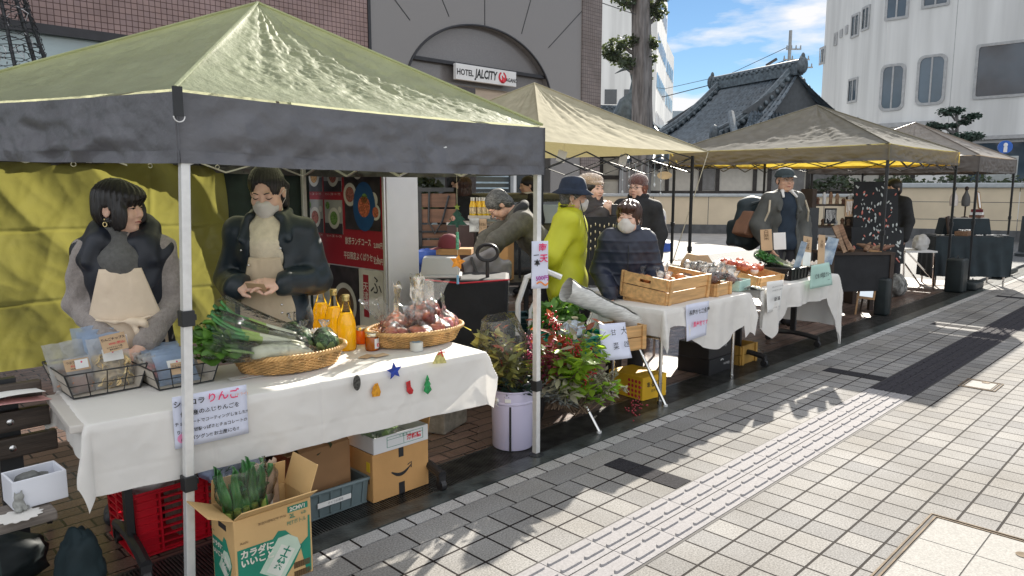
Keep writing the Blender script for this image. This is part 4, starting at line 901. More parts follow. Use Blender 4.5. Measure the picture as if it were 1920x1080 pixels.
        if lips:
            m = MB(); m.tube([s.hl(x, y, -.0585 + z) for x, y, z in ((-.021, -.088, -.001), (-.010, -.0965, .001), (0, -.0985, 0), (.010, -.0965, .001), (.021, -.088, -.001))], [.0014 * k, .0036 * k, .0042 * k, .0036 * k, .0014 * k], 6); m.build('lips', m_lip, s.o, smooth='all')
    def mask(s, m=None):
        b = SDF(); s.hell(b, (0, -.036, -.056), (.0645, .078, .060), .01); s.hell(b, (0, -.086, -.030), (.028, .032, .030), .02); s.hell(b, (0, -.080, -.075), (.030, .030, .032), .02)
        b.box(s.hl(0, 0, .09), np.array((.2, .2, .10)) * s.k, s.HR, .002, .008, True); b.box(s.hl(0, .125, -.05), np.array((.2, .14, .2)) * s.k, s.HR, .002, .006, True)
        o = b.mesh('face_mask', m or m_maskw, s.o, .004)
        l = MB()
        for i in (1, -1):
            l.tube([s.hl(i * .060, -.03, -.02), s.hl(i * .082, .0, .005), s.hl(i * .085, .026, -.004)], .0016, 5); l.tube([s.hl(i * .054, -.02, -.085), s.hl(i * .080, .012, -.045), s.hl(i * .085, .026, -.004)], .0016, 5)
        l.build('ear_loops', m or m_maskw, o)
        return o
    def garment(s, name, m, inf, h, arms=True, low=None, open_=None, collar=None, noise_=None, wend=-.01, skirt=0., ra=(.056, .048, .040), label=None, extra=None, legs=False, vneck=None):
        b = SDF(); k = s.k; s.torso(b, inf)
        if arms:
            for i in (1, -1): s.arm(b, i, inf, r=ra, wend=wend)
        if low is not None:
            zl = low * k; b.ell((0, .005, (zl + .9 * k) / 2), ((.165) * k + inf + skirt, .125 * k + inf + skirt, (.9 * k - zl) / 2 + .07), None, .05)
            b.box((0, 0, zl - .25), (.6, .6, .25), None, 0, .012, True)
        if collar:
            hh, rr, th = collar; n = 14
            for q in range(n):
                a0, a1 = 2 * PI * q / n, 2 * PI * (q + 1) / n
                if open_ and (abs(((a0 + a1) / 2 - 1.5 * PI)) < .42): continue
                for t in (0, .5, 1):
                    p0, p1 = (s.up(0, .018, 1.345) + Vector(s.R3 @ np.array((math.cos(a) * rr * k * (1 + .05 * t), math.sin(a) * rr * k + .0, hh * k * t))) for a in (a0, a1)); b.cone(p0, p1, th, th, .012)
        else: pass
        if open_:
            w0, w1 = open_; 
            for t in np.linspace(0, 1, 30):
                z = 1.36 * (1 - t) + (low or .85) * t; p = s.up(0, -.17, z) if z > .88 else v3(0, -.17 * k, z * k); w = w0 * (1 - t) + w1 * t
                b.box(p, (w * k, .115, .055), s.R3 if z > .88 else None, .004, .01, True)
        if vneck:
            b.cone(s.up(0, -.14, 1.40), s.up(0, -.15, 1.40 - vneck), .06 * k, .012, .01, True)
        if extra: extra(b, s)
        return b.mesh(name, m, s.o, h, noise_, label)
    def trousers(s, m, h, inf=.012):
        b = SDF(); b.ell(s.pe, (.165 * s.k, .12 * s.k, .12 * s.k), None, .05)
        for i in (1, -1): s.leg(i, b, inf, r=(.088, .062, .055))
        b.mesh('trousers', m, s.o, h, wrinkle(.003, 40))
        for i in (1, -1):
            an = s.leg(i, SDF()); c = SDF(); c.cone(an + v3(0, .035, -.035), an + v3(0, -.165, -.04), .050, .042, .02); c.cone(an + v3(.008, -.1, -.04), an + v3(-.008, -.1, -.04), .05, .05, .02); c.cone(an, an + v3(0, .02, -.04), .04, .038, .02); c.mesh('shoe', mat('dark_shoe', (.03, .03, .035), .5), s.o, h)
    def hair(s, m, prims, cuts, h, noise_=None, name='hair'):
        b = SDF()
        for c, r, *kk in prims: s.hell(b, c, r, kk[0] if kk else .02)
        for c, r, *kk in cuts: s.hell(b, c, r, kk[0] if kk else .008, True)
        return b.mesh(name, m, s.o, h, noise_)
# ================================================================== PEOPLE
m_greyknit = mat('grey_knit', (.30, .265, .245), .9, var=.12, vs=60, bump=.5, bs=160, sheen=.3); m_greyneck = mat('charcoal_knit', (.12, .12, .115), .9, var=.12, vs=60, bump=.4, bs=160)
m_navyv = mat('navy_padded', (.012, .016, .026), .5, var=.2, vs=10, bump=.25, bs=24); m_apron = mat('cream_cotton', (.74, .61, .46), .85, var=.05, vs=8, bump=.25, bs=30)
m_cream = mat('cream_knit', (.74, .65, .48), .9, var=.06, vs=40, bump=.3, bs=120); m_trous = mat('dark_trousers', (.02, .02, .025), .8, var=.2)
m_teal = mat('dark_navy_shell', (.012, .022, .030), .42, var=.2, vs=9, bump=.22, bs=16); m_lime = mat('lime_nylon', (.60, .62, .03), .5, var=.06, vs=6, bump=.3, bs=18, tr=.12, trc=(.6, .62, .03))
m_blackc = mat('black_wool', (.014, .015, .017), .8, var=.25, vs=20, bump=.2, bs=80); m_olivek = mat('olive_grey_fleece', (.10, .095, .078), .9, var=.15, vs=30, bump=.3, bs=90)
m_metal = mat('gold_metal', (.75, .6, .3), .25, metal=1)
def ppos(px, Y): s, t, z = DY(px, 350, Y); return (s, t, 0)
def wa(d): return rad(d) - A45
def apron(p, m, ztop, zbot, wt, wb, inf, name='apron'):
    """bib front following the torso"""
    b = MB(); k = p.k
    def f(u, v):
        z = ztop + (zbot - ztop) * v; a = (u - .5) * 2; w = wt + (wb - wt) * min(1, v * 2.2); ry = .105 + .018 * math.sin(min(1, v) * PI); x = a * w
        y = -(ry + inf) * math.sqrt(max(.05, 1 - (x / .19) ** 2)) - .006 + .004 * nz(u * 3 + v * 2, v * 7, 1) + .004 * (1 - 2 * abs(nz(u * 4 - v * 3, v * 5 + u * 2, 4))) + .010 * nz(u * 7, v * 1.5) * max(0, v - .4)
        return p.up(x, y, z)
    b.grid(f, 24, 30); o = b.build(name, m, p.o, smooth='all', solid=.003)
    return o
# --- woman in profile at the left of the near table
w1 = Person('woman with a black bob and earring in navy vest over grey knit, looking sideways', ppos(226, 3.36), wa(14), 1.585, lean=.07, twist=.08, head=(rad(66), .06, 0),
            elbows={-1: (-.215, .02, 1.02), 1: (.185, .03, 1.02)}, wrists={-1: (-.03, -.20, .86), 1: (.085, -.20, .845)}, hands={-1: ((.75, -.35, -.55), (.2, .1, -1), .35, .1), 1: ((-.8, -.3, -.5), (-.1, .1, -1), .35, .1)})
w1.body(.0055); w1.face(brow=m_hair)
w1.garment('grey_knit_sweater', m_greyknit, .010, .0075, low=.80, noise_=wrinkle(.005, 34), ra=(.060, .054, .042), wend=-.035)
def _turt(b, s): b.cone(s.nb + v3(0, .01, -.02), s.hl(0, .016, -.088), .063, .055, .015)
b = SDF(); _turt(b, w1); b.cone(w1.up(0, -.03, 1.24), w1.up(0, 0, 1.34), .115, .066, .03); b.mesh('turtleneck', m_greyneck, w1.o, .0075)
def _hood(b, s):
    for q in range(18):
        a0, a1 = 2 * PI * q / 18, 2 * PI * (q + 1) / 18
        if abs((a0 + a1) / 2 - 1.5 * PI) < .55: continue
        p0, p1 = (s.up(math.cos(a) * .105, .04 + math.sin(a) * .10, 1.345 + .045 * math.sin(a)) for a in (a0, a1)); b.cone(p0, p1, .046, .046, .03)
    b.ell(s.up(0, .13, 1.30), (.13, .055, .10), s.R3, .04)
    for i in (1, -1): b.cone(s.up(i * .10, -.05, 1.32), s.up(i * .135, -.085, 1.24), .042, .022, .03)
w1.garment('padded_vest', m_navyv, .024, .0075, arms=False, low=.62, open_=(.060, .090), noise_=wrinkle(.005, 26, 1.3), extra=_hood, skirt=.0)
apron(w1, m_apron, 1.21, .60, .085, .165, .020)
b = SDF(); b.chain([w1.up(-.11, -.145, .985), w1.up(-.03, -.165, .975), w1.up(.05, -.165, .98), w1.up(.11, -.14, .99)], [.006] * 4); b.chain([w1.up(.03, -.168, .975), w1.up(.055, -.178, .93), w1.up(.05, -.172, .86)], [.010, .008, .006]); b.chain([w1.up(.03, -.168, .975), w1.up(.085, -.172, .965), w1.up(.10, -.168, .935)], [.010, .012, .007]); b.mesh('apron_tie', m_apron, w1.o, .005)
w1.hair(m_hair, [((0, .016, .036), (.090, .106, .094)), ((0, .03, -.02), (.092, .088, .085)), ((0, -.055, .055), (.075, .060, .05)), ((.072, -.035, -.035), (.024, .05, .075)), ((-.072, -.040, -.030), (.022, .045, .070))],
        [((0, -.128, -.045), (.062, .052, .085)), ((-.088, .006, -.026), (.020, .024, .034)), ((0, .05, -.135), (.1, .1, .045)), ((0, -.118, .015), (.045, .022, .03))], .005, strands(.0022, 34))
m = MB(); p = w1.hl(-.088, .012, -.048); m.ell(p, .0045, 8, 6); q = p + v3(0, 0, -.022); m.tube([q + v3(.008 * math.sin(a), 0, .010 * math.cos(a)) for a in np.linspace(0, 2 * PI, 13)], .0028, 6); m.build('earring', m_metal, w1.o, smooth='all')
w1.trousers(m_trous, .012)
# --- masked woman behind the bottles
w2 = Person('woman in white face mask and open dark navy padded jacket, looking down at her hands', ppos(503, 3.72), wa(4), 1.66, lean=.03, head=(-.03, rad(23), 0),
            elbows={-1: (-.205, .03, 1.03), 1: (.212, .03, 1.04)}, wrists={-1: (-.105, -.215, 1.03), 1: (.105, -.225, 1.045)}, hands={-1: ((.93, -.30, .12), (.1, .35, -.8), .42, .12), 1: ((-.93, -.32, .10), (-.1, .35, -.8), .40, .12)})
w2.body(.0055); w2.face(closed=True, lips=False); w2.mask(m_maskw)
b = SDF(); w2.torso(b, .003); b.cone(w2.nb + v3(0, .01, -.02), w2.hl(0, .012, -.085), .066, .060, .015); b.cone(w2.up(0, -.03, 1.22), w2.up(0, 0, 1.34), .115, .07, .03); b.mesh('cream_turtleneck', m_cream, w2.o, .0075, wrinkle(.003, 40))
apron(w2, mat('tan_apron', (.62, .50, .35), .8, var=.06, vs=8, bump=.25, bs=30), 1.165, .62, .072, .13, .020)
w2.garment('open_jacket', m_teal, .020, .0075, low=.70, open_=(.058, .075), noise_=wrinkle(.007, 24, .6), collar=None, ra=(.057, .058, .046), wend=-.02,
           extra=lambda b, s: [b.cone(s.up(i * .082, -.06, 1.345), s.up(i * .115, -.105, 1.25), .016, .012, .02) for i in (1, -1)] + [b.cone(s.up(i * .085, .03, 1.37), s.up(i * .07, -.055, 1.355), .024, .024, .02) for i in (1, -1)] + [b.cone(s.up(-.08, .05, 1.37), s.up(.08, .05, 1.37), .026, .026, .02)] + [b.cone(s.el[i] + (s.wr[i] - s.el[i]) * .72, s.el[i] + (s.wr[i] - s.el[i]) * .93, .056, .048, .015) for i in (1, -1)])
w2.hair(m_hair, [((0, .016, .036), (.083, .104, .090)), ((0, .060, -.03), (.076, .060, .09)), ((-.066, .045, -.085), (.026, .045, .07)), ((-.07, .03, -.14), (.02, .03, .03)), ((.06, .05, -.07), (.024, .04, .06))],
        [((0, -.125, .022), (.062, .075, .072)), ((0, -.13, -.05), (.075, .085, .08)), ((.084, -.01, -.015), (.022, .032, .04)), ((-.084, -.01, -.012), (.022, .030, .036))], .005, strands(.0018, 40))
b = MB()
for i in (1, -1):
    w = w2.wr[i]; d = (w - w2.el[i]).normalized(); b.tube([w - d * .02, w - d * .004], [.041, .036], 14)
b.build('white_cuffs', mat('white_cloth', (.74, .73, .70), .85, var=.04), w2.o, smooth=True)
for x, y, z in ((-.105, -.128, 1.20), (-.07, -.14, 1.13), (.08, -.135, 1.21), (.075, -.14, .94), (.075, -.14, .90)): b = MB(); b.ell(w2.up(x, y, z), .006, 8, 6); b.build('snap_button', mat('steel', (.7, .7, .7), .25, metal=1), w2.o)
b = MB(); c = (w2.wr[1] + w2.wr[-1]) / 2; b.T = Matrix.Translation(c + v3(0, -.075, .005)) @ Matrix.Rotation(-.7, 4, 'X') @ Matrix.Rotation(.1, 4, 'Y'); b.box(-.045, .045, -.03, .03, -.001, .001); o = b.build('price_card', mat('kraft_card', (.52, .36, .22), .8, var=.06), w2.o)
b = SDF()
for j in range(9): a = -1.1 + j * .27; b.chain([w2.hl(.05 * math.sin(a), .06, .06), w2.hl(.075 * math.sin(a), .10 + .01 * math.cos(a), -.02), w2.hl(.07 * math.sin(a) - .02, .085, -.13), w2.hl(.06 * math.sin(a) - .045, .04, -.20)], [.014, .017, .016, .008], .008)
b.mesh('back_hair', m_hair, w2.o, .007)
w2.trousers(m_trous, .012)
# --- elderly woman in navy puffer
w3 = Person('elderly woman in white mask and navy quilted jacket leaning on the second table', ppos(1178, 5.62), wa(-6), 1.45, lean=.20, head=(rad(-16), -.16, 0), hs=1.14,
            elbows={-1: (-.22, -.0, 1.0), 1: (.225, -.02, 1.0)}, wrists={-1: (-.14, -.22, .83), 1: (.25, -.25, .84)}, hands={-1: ((-.05, -.25, -.95), (.3, .8, -.2), .25, .15), 1: ((0, -.6, -.8), (0, .8, -.4), .3, .1)})
w3.body(.008); w3.face(closed=True, lips=False); w3.mask(); w3.trousers(m_trous, .014)
w3.garment('white_blouse', mat('white_cloth', (.74, .73, .70), .85), .014, .01, arms=False)
w3.garment('quilted_jacket', mat('navy_puffer', (.022, .028, .050), .42, var=.15, vs=10), .028, .008, low=.68, noise_=quilt(-.006, .085), ra=(.060, .058, .046), vneck=.12, wend=-.01, collar=(.05, .078, .022),
           extra=None)
b = MB(); b.tube([w3.up(.0, -.150, 1.27), w3.up(0, -.166, 1.2), w3.up(0, -.168, 1.1), w3.up(0, -.160, 1.0), w3.up(0, -.165, .92)], .004, 5); b.build('zip', m_blk, w3.o)
w3.hair(m_hairb, [((0, .020, .036), (.092, .106, .094)), ((0, .045, -.03), (.092, .070, .09)), ((0, -.06, .072), (.07, .05, .03))], [((0, -.125, -.03), (.062, .062, .080)), ((0, -.125, -.07), (.075, .085, .07))], .006, strands(.003, 26))
# --- person in bucket hat and lime jacket
w4 = Person('person in navy bucket hat and lime green jacket standing beside the second table', ppos(1066, 5.75), wa(78), 1.60, lean=.05, head=(.12, .05, 0), skin=m_skin2,
            elbows={-1: (-.24, .10, 1.03), 1: (.24, .10, 1.03)}, wrists={-1: (-.05, .17, .86), 1: (.05, .19, .86)})
w4.body(.008); w4.face(lips=False); w4.mask(); w4.trousers(m_trous, .014)
w4.garment('lime_jacket', m_lime, .034, .008, low=.60, noise_=wrinkle(.008, 22, 2), ra=(.068, .062, .05), collar=(.065, .078, .012), skirt=.0)
w4.hair(m_hairg, [((0, .02, .02), (.08, .1, .08)), ((0, .06, -.05), (.07, .045, .05))], [((0, -.12, -.02), (.07, .07, .12))], .008)
def hat(p, m, brim, crown, band=None, droop=.035, name='bucket_hat'):
    b = MB(); n = 40; pr = [(.0, crown + .02), (.05, crown + .018), (.080, crown - .004), (.092, crown * .55), (.098, .03), (.10, .022), (brim, .022 - droop), (brim - .004, .018 - droop), (.096, .012), (.088, .03)]
    b.T = p.H @ Matrix.Translation((0, .012, .035)) @ Matrix.Rotation(-.06, 4, 'X'); b.lathe(pr, n, sx=.96, sy=1.14); o = b.build(name, m, p.o, smooth='all')
    for v in o.data.vertices: v.co += noise.noise_vector(v.co * 14) * .005
    return o
hat(w4, mat('navy_felt', (.012, .022, .045), .8, var=.2, vs=20, bump=.2, bs=60), .145, .105)
b = MB(); b.tube([w4.hl(-.06, -.05, -.02), w4.hl(-.07, -.10, -.16), w4.up(-.08, -.16, 1.15), w4.up(-.07, -.17, 1.0)], .004, 5); b.build('chin_cord', m_blk, w4.o)
# --- man bending over the cart
w5 = Person('grey haired man in olive fleece bending over the cart behind the nearest stall', ppos(1030, 6.45), wa(-84), 1.70, lean=rad(40), head=(0, rad(12), 0), skin=m_skin2, headoff=(0, -.03, -.02),
            elbows={-1: (-.22, -.50, 1.02), 1: (.24, -.46, 1.02)}, wrists={-1: (-.12, -.60, .80), 1: (.14, -.64, .80)}, hands={-1: ((.1, -.25, -.95), (.6, .3, 0), .35, .15), 1: ((-.1, -.3, -.9), (-.6, .3, 0), .35, .15)})
w5.body(.008); w5.face(brow=m_hairg); w5.trousers(m_trous, .014)
w5.garment('olive_fleece', m_olivek, .024, .008, low=.80, noise_=wrinkle(.006, 26), ra=(.064, .056, .046), wend=-.03, extra=lambda b, s: b.ell(s.up(0, .07, 1.33), (.11, .05, .05), s.R3, .03))
b = SDF()
for q in range(10):
    a0, a1 = PI * (.0 + q / 10), PI * (q + 1) / 10; b.cone(w5.up(math.cos(a0) * .10, .03 + math.sin(a0) * .09, 1.345), w5.up(math.cos(a1) * .10, .03 + math.sin(a1) * .09, 1.345), .036, .036, .02)
b.mesh('dark_collar', m_blackc, w5.o, .01)
w5.hair(m_hairg, [((0, .022, .036), (.083, .102, .090)), ((0, .06, -.03), (.074, .055, .07)), ((.07, -.01, -.0), (.015, .03, .03)), ((-.07, -.01, 0), (.015, .03, .03))], [((0, -.125, -.03), (.066, .065, .085)), ((.08, .005, -.02), (.02, .024, .03)), ((-.08, .005, -.02), (.02, .024, .03))], .008, strands(.003, 30))
def glasses(p, m=m_blk):
    b = MB()
    for i in (1, -1): b.tube([p.hl(i * .031 + .021 * math.cos(a), -.108, .003 + .016 * math.sin(a)) for a in np.linspace(0, 2 * PI, 15)], .0018, 5); b.tube([p.hl(i * .052, -.105, .006), p.hl(i * .078, .01, .006)], .0016, 5)
    b.tube([p.hl(-.01, -.110, .005), p.hl(.01, -.110, .005)], .0016, 5); b.build('glasses', m, p.o)
glasses(w5)
b = MB(); b.tube([w5.wr[-1] + v3(0, 0, .035), w5.wr[-1] + v3(0, 0, .015)], .033, 12); b.build('wristwatch', m_blk, w5.o)
# --- two women talking behind
w6 = Person('woman in pale fluffy beret and dark brown jacket raising her hand to her chin', ppos(1112, 7.2), wa(28), 1.66, head=(.12, .05, 0),
            elbows={-1: (-.24, -.06, 1.08), 1: (.24, -.06, 1.08)}, wrists={-1: (-.05, -.24, 1.25), 1: (.07, -.24, 1.23)}, hands={-1: ((.35, -.25, .75), (.4, .6, 0), .8, .1), 1: ((-.4, -.25, .7), (-.4, .6, 0), .8, .1)})
w6.body(.009); w6.face(); w6.trousers(m_trous, .014)
w6.garment('brown_jacket', mat('dark_brown_shell', (.04, .033, .03), .55, var=.2, vs=8), .028, .009, low=.66, noise_=quilt(-.007, .11), ra=(.066, .06, .048), collar=(.05, .08, .024))
w6.hair(m_hair, [((0, .02, .02), (.088, .1, .085)), ((0, .04, -.07), (.085, .055, .07))], [((0, -.12, -.03), (.06, .066, .1))], .009)
b = SDF(); w6.hell(b, (0, .055, .082), (.125, .115, .062)); w6.hell(b, (0, .0, .055), (.09, .095, .03)); b.mesh('beret', mat('beige_fluff', (.50, .36, .24), 1., var=.25, vs=60, bump=.8, bs=140, sheen=1.), w6.o, .007, strands(.004, 60))
b = MB(); b.T = Matrix.Translation((w6.wr[1] + w6.wr[-1]) / 2 + v3(0, -.10, .05)); b.box(-.035, .035, -.008, .008, -.05, .05); b.build('phone', m_blk, w6.o, bevel=.004)
w7 = Person('woman with glasses, reddish knit hat and long hair in a black coat', ppos(1196, 7.55), wa(-28), 1.67, head=(-.1, .03, 0))
w7.body(.009); w7.face(); glasses(w7); w7.trousers(m_trous, .014)
w7.garment('black_coat', m_blackc, .036, .009, low=.42, noise_=wrinkle(.007, 20), ra=(.066, .06, .048), collar=(.05, .08, .024), skirt=.03)
w7.hair(mat('auburn_hair', (.16, .05, .025), .45, var=.4, vs=30), [((0, .03, .0), (.088, .095, .09)), ((.06, .03, -.13), (.035, .05, .10)), ((-.06, .03, -.13), (.035, .05, .10))], [((0, -.13, -.03), (.058, .066, .1))], .009, strands(.004, 24))
b = SDF(); w7.hell(b, (0, .02, .062), (.094, .110, .078)); b.mesh('knit_hat', mat('rust_knit', (.13, .055, .045), .95, var=.2, vs=60, bump=.8, bs=120, sheen=.8), w7.o, .008, strands(.003, 40))
# --- couple and a passer-by far behind
w8 = Person('man in black coat at the far left back, talking to a companion', ppos(853, 10.2), wa(60), 1.74, head=(.25, .05, 0)); w8.body(.012); w8.face(); w8.trousers(m_trous, .016)
w8.garment('black_coat', m_blackc, .036, .012, low=.45, skirt=.03, ra=(.066, .06, .048), collar=(.05, .08, .024)); w8.hair(m_hair, [((0, .018, .038), (.084, .104, .09)), ((0, .06, -.03), (.074, .055, .07))], [((0, -.125, -.03), (.066, .065, .09))], .01)
w9 = Person('long haired person in black coat at the far left back, seen from behind', ppos(872, 9.9), wa(165), 1.68, head=(.2, 0, 0)); w9.body(.012); w9.trousers(m_trous, .016)
w9.garment('black_coat', m_blackc, .036, .012, low=.45, skirt=.03, ra=(.066, .06, .048)); w9.hair(m_hairb, [((0, .02, .036), (.09, .108, .094)), ((0, .06, -.07), (.09, .06, .12))], [((0, -.13, -.035), (.06, .062, .1))], .01, strands(.004, 24))
w10 = Person('passer-by in dark jacket and white scarf behind the bending man', ppos(990, 10.5), wa(-60), 1.70, head=(-.2, .1, 0)); w10.body(.012); w10.face(); w10.trousers(m_trous, .016)
w10.garment('dark_jacket', m_blackc, .034, .012, low=.7, ra=(.066, .06, .048)); w10.hair(m_hair, [((0, .018, .038), (.084, .104, .09)), ((0, .06, -.03), (.074, .055, .07))], [((0, -.125, -.03), (.066, .065, .09))], .01)
b = SDF()
for q in range(12): a0, a1 = 2 * PI * q / 12, 2 * PI * (q + 1) / 12; b.cone(w10.up(.08 * math.cos(a0), .02 + .08 * math.sin(a0), 1.36), w10.up(.08 * math.cos(a1), .02 + .08 * math.sin(a1), 1.36), .03, .03, .02)
b.mesh('scarf', MATS['white_cloth'], w10.o, .012)
# --- man in cap with rucksack
w11 = Person('older man in dark cap, navy shirt and grey jacket behind the second table', ppos(1470, 8.15), wa(14), 1.755, head=(-.12, .0, 0), skin=m_skin2, elbows={-1: (-.25, .02, 1.02), 1: (.25, .02, 1.02)}, wrists={-1: (-.2, -.1, .82), 1: (.2, -.1, .82)})
w11.body(.008); w11.face(brow=m_hairg); w11.trousers(m_trous, .014); glasses(w11, mat('thin_frame', (.3, .28, .25), .4))
w11.garment('navy_shirt', mat('navy_cotton', (.010, .022, .040), .8, var=.15, vs=9), .016, .009, arms=False, low=.78, noise_=wrinkle(.004, 28))
w11.garment('grey_jacket', mat('grey_olive_shell', (.075, .078, .072), .7, var=.15, vs=9), .032, .009, low=.66, open_=(.075, .095), noise_=wrinkle(.007, 22, 1), ra=(.066, .062, .05), extra=lambda b, s: [b.cone(s.up(i * .085, -.05, 1.35), s.up(i * .115, -.12, 1.18), .026, .018, .02) for i in (1, -1)])
b = SDF(); 
for i in (1, -1): b.cone(w11.up(i * .05, -.05, 1.372), w11.up(i * .075, -.11, 1.315), .018, .014, .01)
b.cone(w11.up(-.05, -.05, 1.375), w11.up(.05, -.05, 1.375), .014, .014); b.mesh('shirt_collar', MATS['white_cloth'], w11.o, .008)
for i in (1, -1): b = MB(); b.tube([w11.up(i * .20, -.075, 1.28), w11.up(i * .225, -.105, 1.17), w11.el[i] + v3(0, -.085, .03), (w11.el[i] + w11.wr[i]) / 2 + v3(0, -.06, 0)], .011, 6); b.build('beige_piping', mat('beige_tape', (.5, .44, .33), .7), w11.o)
b = MB(); b.T = w11.H @ Matrix.Translation((0, .012, .042)); b.lathe([(0, .085), (.05, .078), (.083, .05), (.094, .01), (.093, -.012)], 30, sy=1.13)
b.T = w11.H; b.grid(lambda u, v: (math.sin((u - .5) * 2.6) * .082, -.085 - .068 * v * math.cos((u - .5) * 2.4) + .02 * abs(u - .5), .040 - .020 * v + .012 * math.cos((u - .5) * 3)), 16, 6); b.build('cap', mat('dark_cap', (.03, .045, .05), .75, var=.2, vs=20), w11.o, smooth=True)
w11.hair(m_hairg, [((0, .03, .0), (.080, .09, .06))], [((0, -.125, -.03), (.07, .075, .1))], .01)
rk = thing('rucksack', 'dark blue rucksack with brown side panel on the capped man', 'rucksack', ppos(1436, 8.36), wa(22))
b = SDF(); b.ell((-.08, .13, 1.12), (.215, .15, .30), None, .05); b.ell((-.08, .12, 1.34), (.17, .14, .10), None, .05); b.box((-.10, .22, 1.02), (.15, .06, .11), None, .04, .03); b.mesh('bag', mat('rucksack_navy', (.015, .028, .035), .6, var=.2, vs=9), rk, .01, wrinkle(.006, 20))
b = SDF(); b.box((-.235, .02, 1.13), (.05, .10, .12), Matrix.Rotation(.5, 3, 'Y').to_3x3() and np.array(Matrix.Rotation(.4, 3, 'Y')), .02, .02); b.mesh('side_panel', mat('brown_cordura', (.20, .10, .06), .7), rk, .01)
b = MB(); b.tube([(-.2, -.02, 1.36), (-.12, -.14, 1.40), (-.1, -.2, 1.25), (-.14, -.1, .95)], .02, 6); b.build('strap', MATS['rucksack_navy'], rk, smooth=True)
# --- stall keeper behind the display boards
w12 = Person('dark haired stall keeper in black coat behind the jewellery boards', ppos(1676, 10.6), wa(-50), 1.66, head=(-.3, .05, 0)); w12.body(.01); w12.face(); w12.trousers(m_trous, .016)
w12.garment('black_coat', m_blackc, .03, .01, low=.5, ra=(.064, .058, .046)); w12.hair(m_hair, [((0, .018, .036), (.088, .106, .093)), ((0, .045, -.03), (.088, .07, .09))], [((0, -.13, -.04), (.060, .062, .095))], .009, strands(.003, 24))
# ================================================================== NEAREST STALL: TABLE AND GOODS
def tloc(p): return Matrix.Translation(p)
m_kraft = mat('kraft_card', (.52, .36, .22), .8, var=.06); m_card = mat('cardboard', (.46, .25, .10), .8, var=.08, vs=5, bump=.1, bs=90, stretch=(1, 1, 6)); m_cardl = mat('cardboard_light', (.56, .31, .115), .8, var=.08, vs=5, bump=.1, bs=90)
m_white = MATS['white_paper']; m_cloth = mat('white_tablecloth', (.82, .80, .76), .85, var=.03, vs=3, bump=.12, bs=14, tr=.18, trc=(.75, .73, .7)); m_ink = MATS['black_ink']; m_pink = mat('pink_ink', (.75, .05, .16), .6); m_orangei = mat('orange_ink', (.8, .25, .05), .6)
m_film = clear('clear_film', milk=.05); m_film2 = clear('milky_film', milk=.22, bs=28); m_glassc = clear('clear_glass', milk=.0, bstr=0, rough=.02)
m_basket = mat('wicker', (.60, .36, .14), .6, var=.3, vs=18, spec=.4); m_black = MATS['black_metal']; m_plblk = mat('black_plastic', (.02, .02, .022), .4)
TA_ANG = -.085; TAc = (1.60, 3.08)
def folding_table(label, st, rz, L_, W_, z=.70, mframe=None, caster=True):
    o = thing('folding_table', label, 'table', st, rz); mf = mframe or m_plblk
    b = MB(); b.box(-L_ / 2, L_ / 2, -W_ / 2, W_ / 2, z - .03, z); b.build('tabletop', mat('table_board', (.55, .52, .48), .5, var=.05), o, bevel=.006)
    for i in (1, -1):
        x = i * (L_ / 2 - .22); b = MB(); b.bar((x, 0, .10), (x, 0, z - .03), .05, .03); b.tube([(x, -W_ / 2 + .02, .085), (x, -W_ / 4, .105), (x, 0, .115), (x, W_ / 4, .105), (x, W_ / 2 - .02, .085)], .024, 8); b.box(x - .03, x + .03, -W_ / 2 + .06, W_ / 2 - .06, z - .06, z - .03)
        lg = b.build('leg', mf, o, smooth=True)
        if caster:
            for j in (1, -1):
                c = MB(); y = j * (W_ / 2 - .03); c.cyl((x - .014, y, .03), (x + .014, y, .03), .03, n=16); c.box(x - .02, x + .02, y - .012, y + .012, .03, .085); c.build('caster', m_plblk, lg, smooth=True)
    b = MB(); b.bar((-(L_ / 2 - .22), .0, z - .1), (L_ / 2 - .22, .0, z - .1), .03, .03); b.build('crossbar', mf, o)
    return o
def drape(label, st, rz, x0, x1, y0, y1, z, df, dl, dr, db, seed=0, amp=.012, hem=None, nx=230, ny=120):
    b = MB(); X0, X1, Y0, Y1 = x0 - dl, x1 + dr, y0 - df, y1 + db
    def f(u, v):
        x = X0 + (X1 - X0) * u; y = Y0 + (Y1 - Y0) * v; ex = max(x0 - x, 0, x - x1); ey = max(y0 - y, 0, y - y1); cx = min(max(x, x0), x1); cy = min(max(y, y0), y1)
        r = math.hypot(ex, ey)
        if r < 1e-6: return (x, y, z + .0022 + .003 * nz(x * 6, y * 6, seed))
        if hem: r *= 1 + hem(cx, cy, ex, ey)
        dx = (ex / max(r, 1e-6)) * (1 if x > x1 else -1); dy = (ey / max(r, 1e-6)) * (1 if y > y1 else -1)
        dn = math.hypot(dx, dy); dx /= dn; dy /= dn
        al = cx if ey > ex else cy; w = amp * (math.sin(al * 13 + seed) + .7 * nz(al * 5, r * 2, seed) + .6 * math.sin(al * 29 + 2 * seed)) * min(1, r / .18)
        w += .0035 * (1 - 2 * abs(nz(al * 6 + r * 3, r * 7 - al, seed + 3))) + .002 * (1 - 2 * abs(nz(al * 17, r * 15, seed + 5))) - .004 * math.exp(-(((al + .2) % .46 - .23) / .008) ** 2) - .0015 * math.exp(-((r - .20) / .008) ** 2); cn = min(ex, ey) / max(r, 1e-6); out = .008 + min(.012, r * .3) + w + cn * (.10 * min(1, r / .2))
        return (cx + dx * out, cy + dy * out, z - max(0, r - .012) + .002)
    b.grid(f, nx, ny); o = b.build('tablecloth', m_cloth, None, smooth='all'); return tag(o, label, 'tablecloth', st, rz)
folding_table('black framed folding table on casters carrying the near stall goods', TAc + (0,), TA_ANG, 1.84, .52)
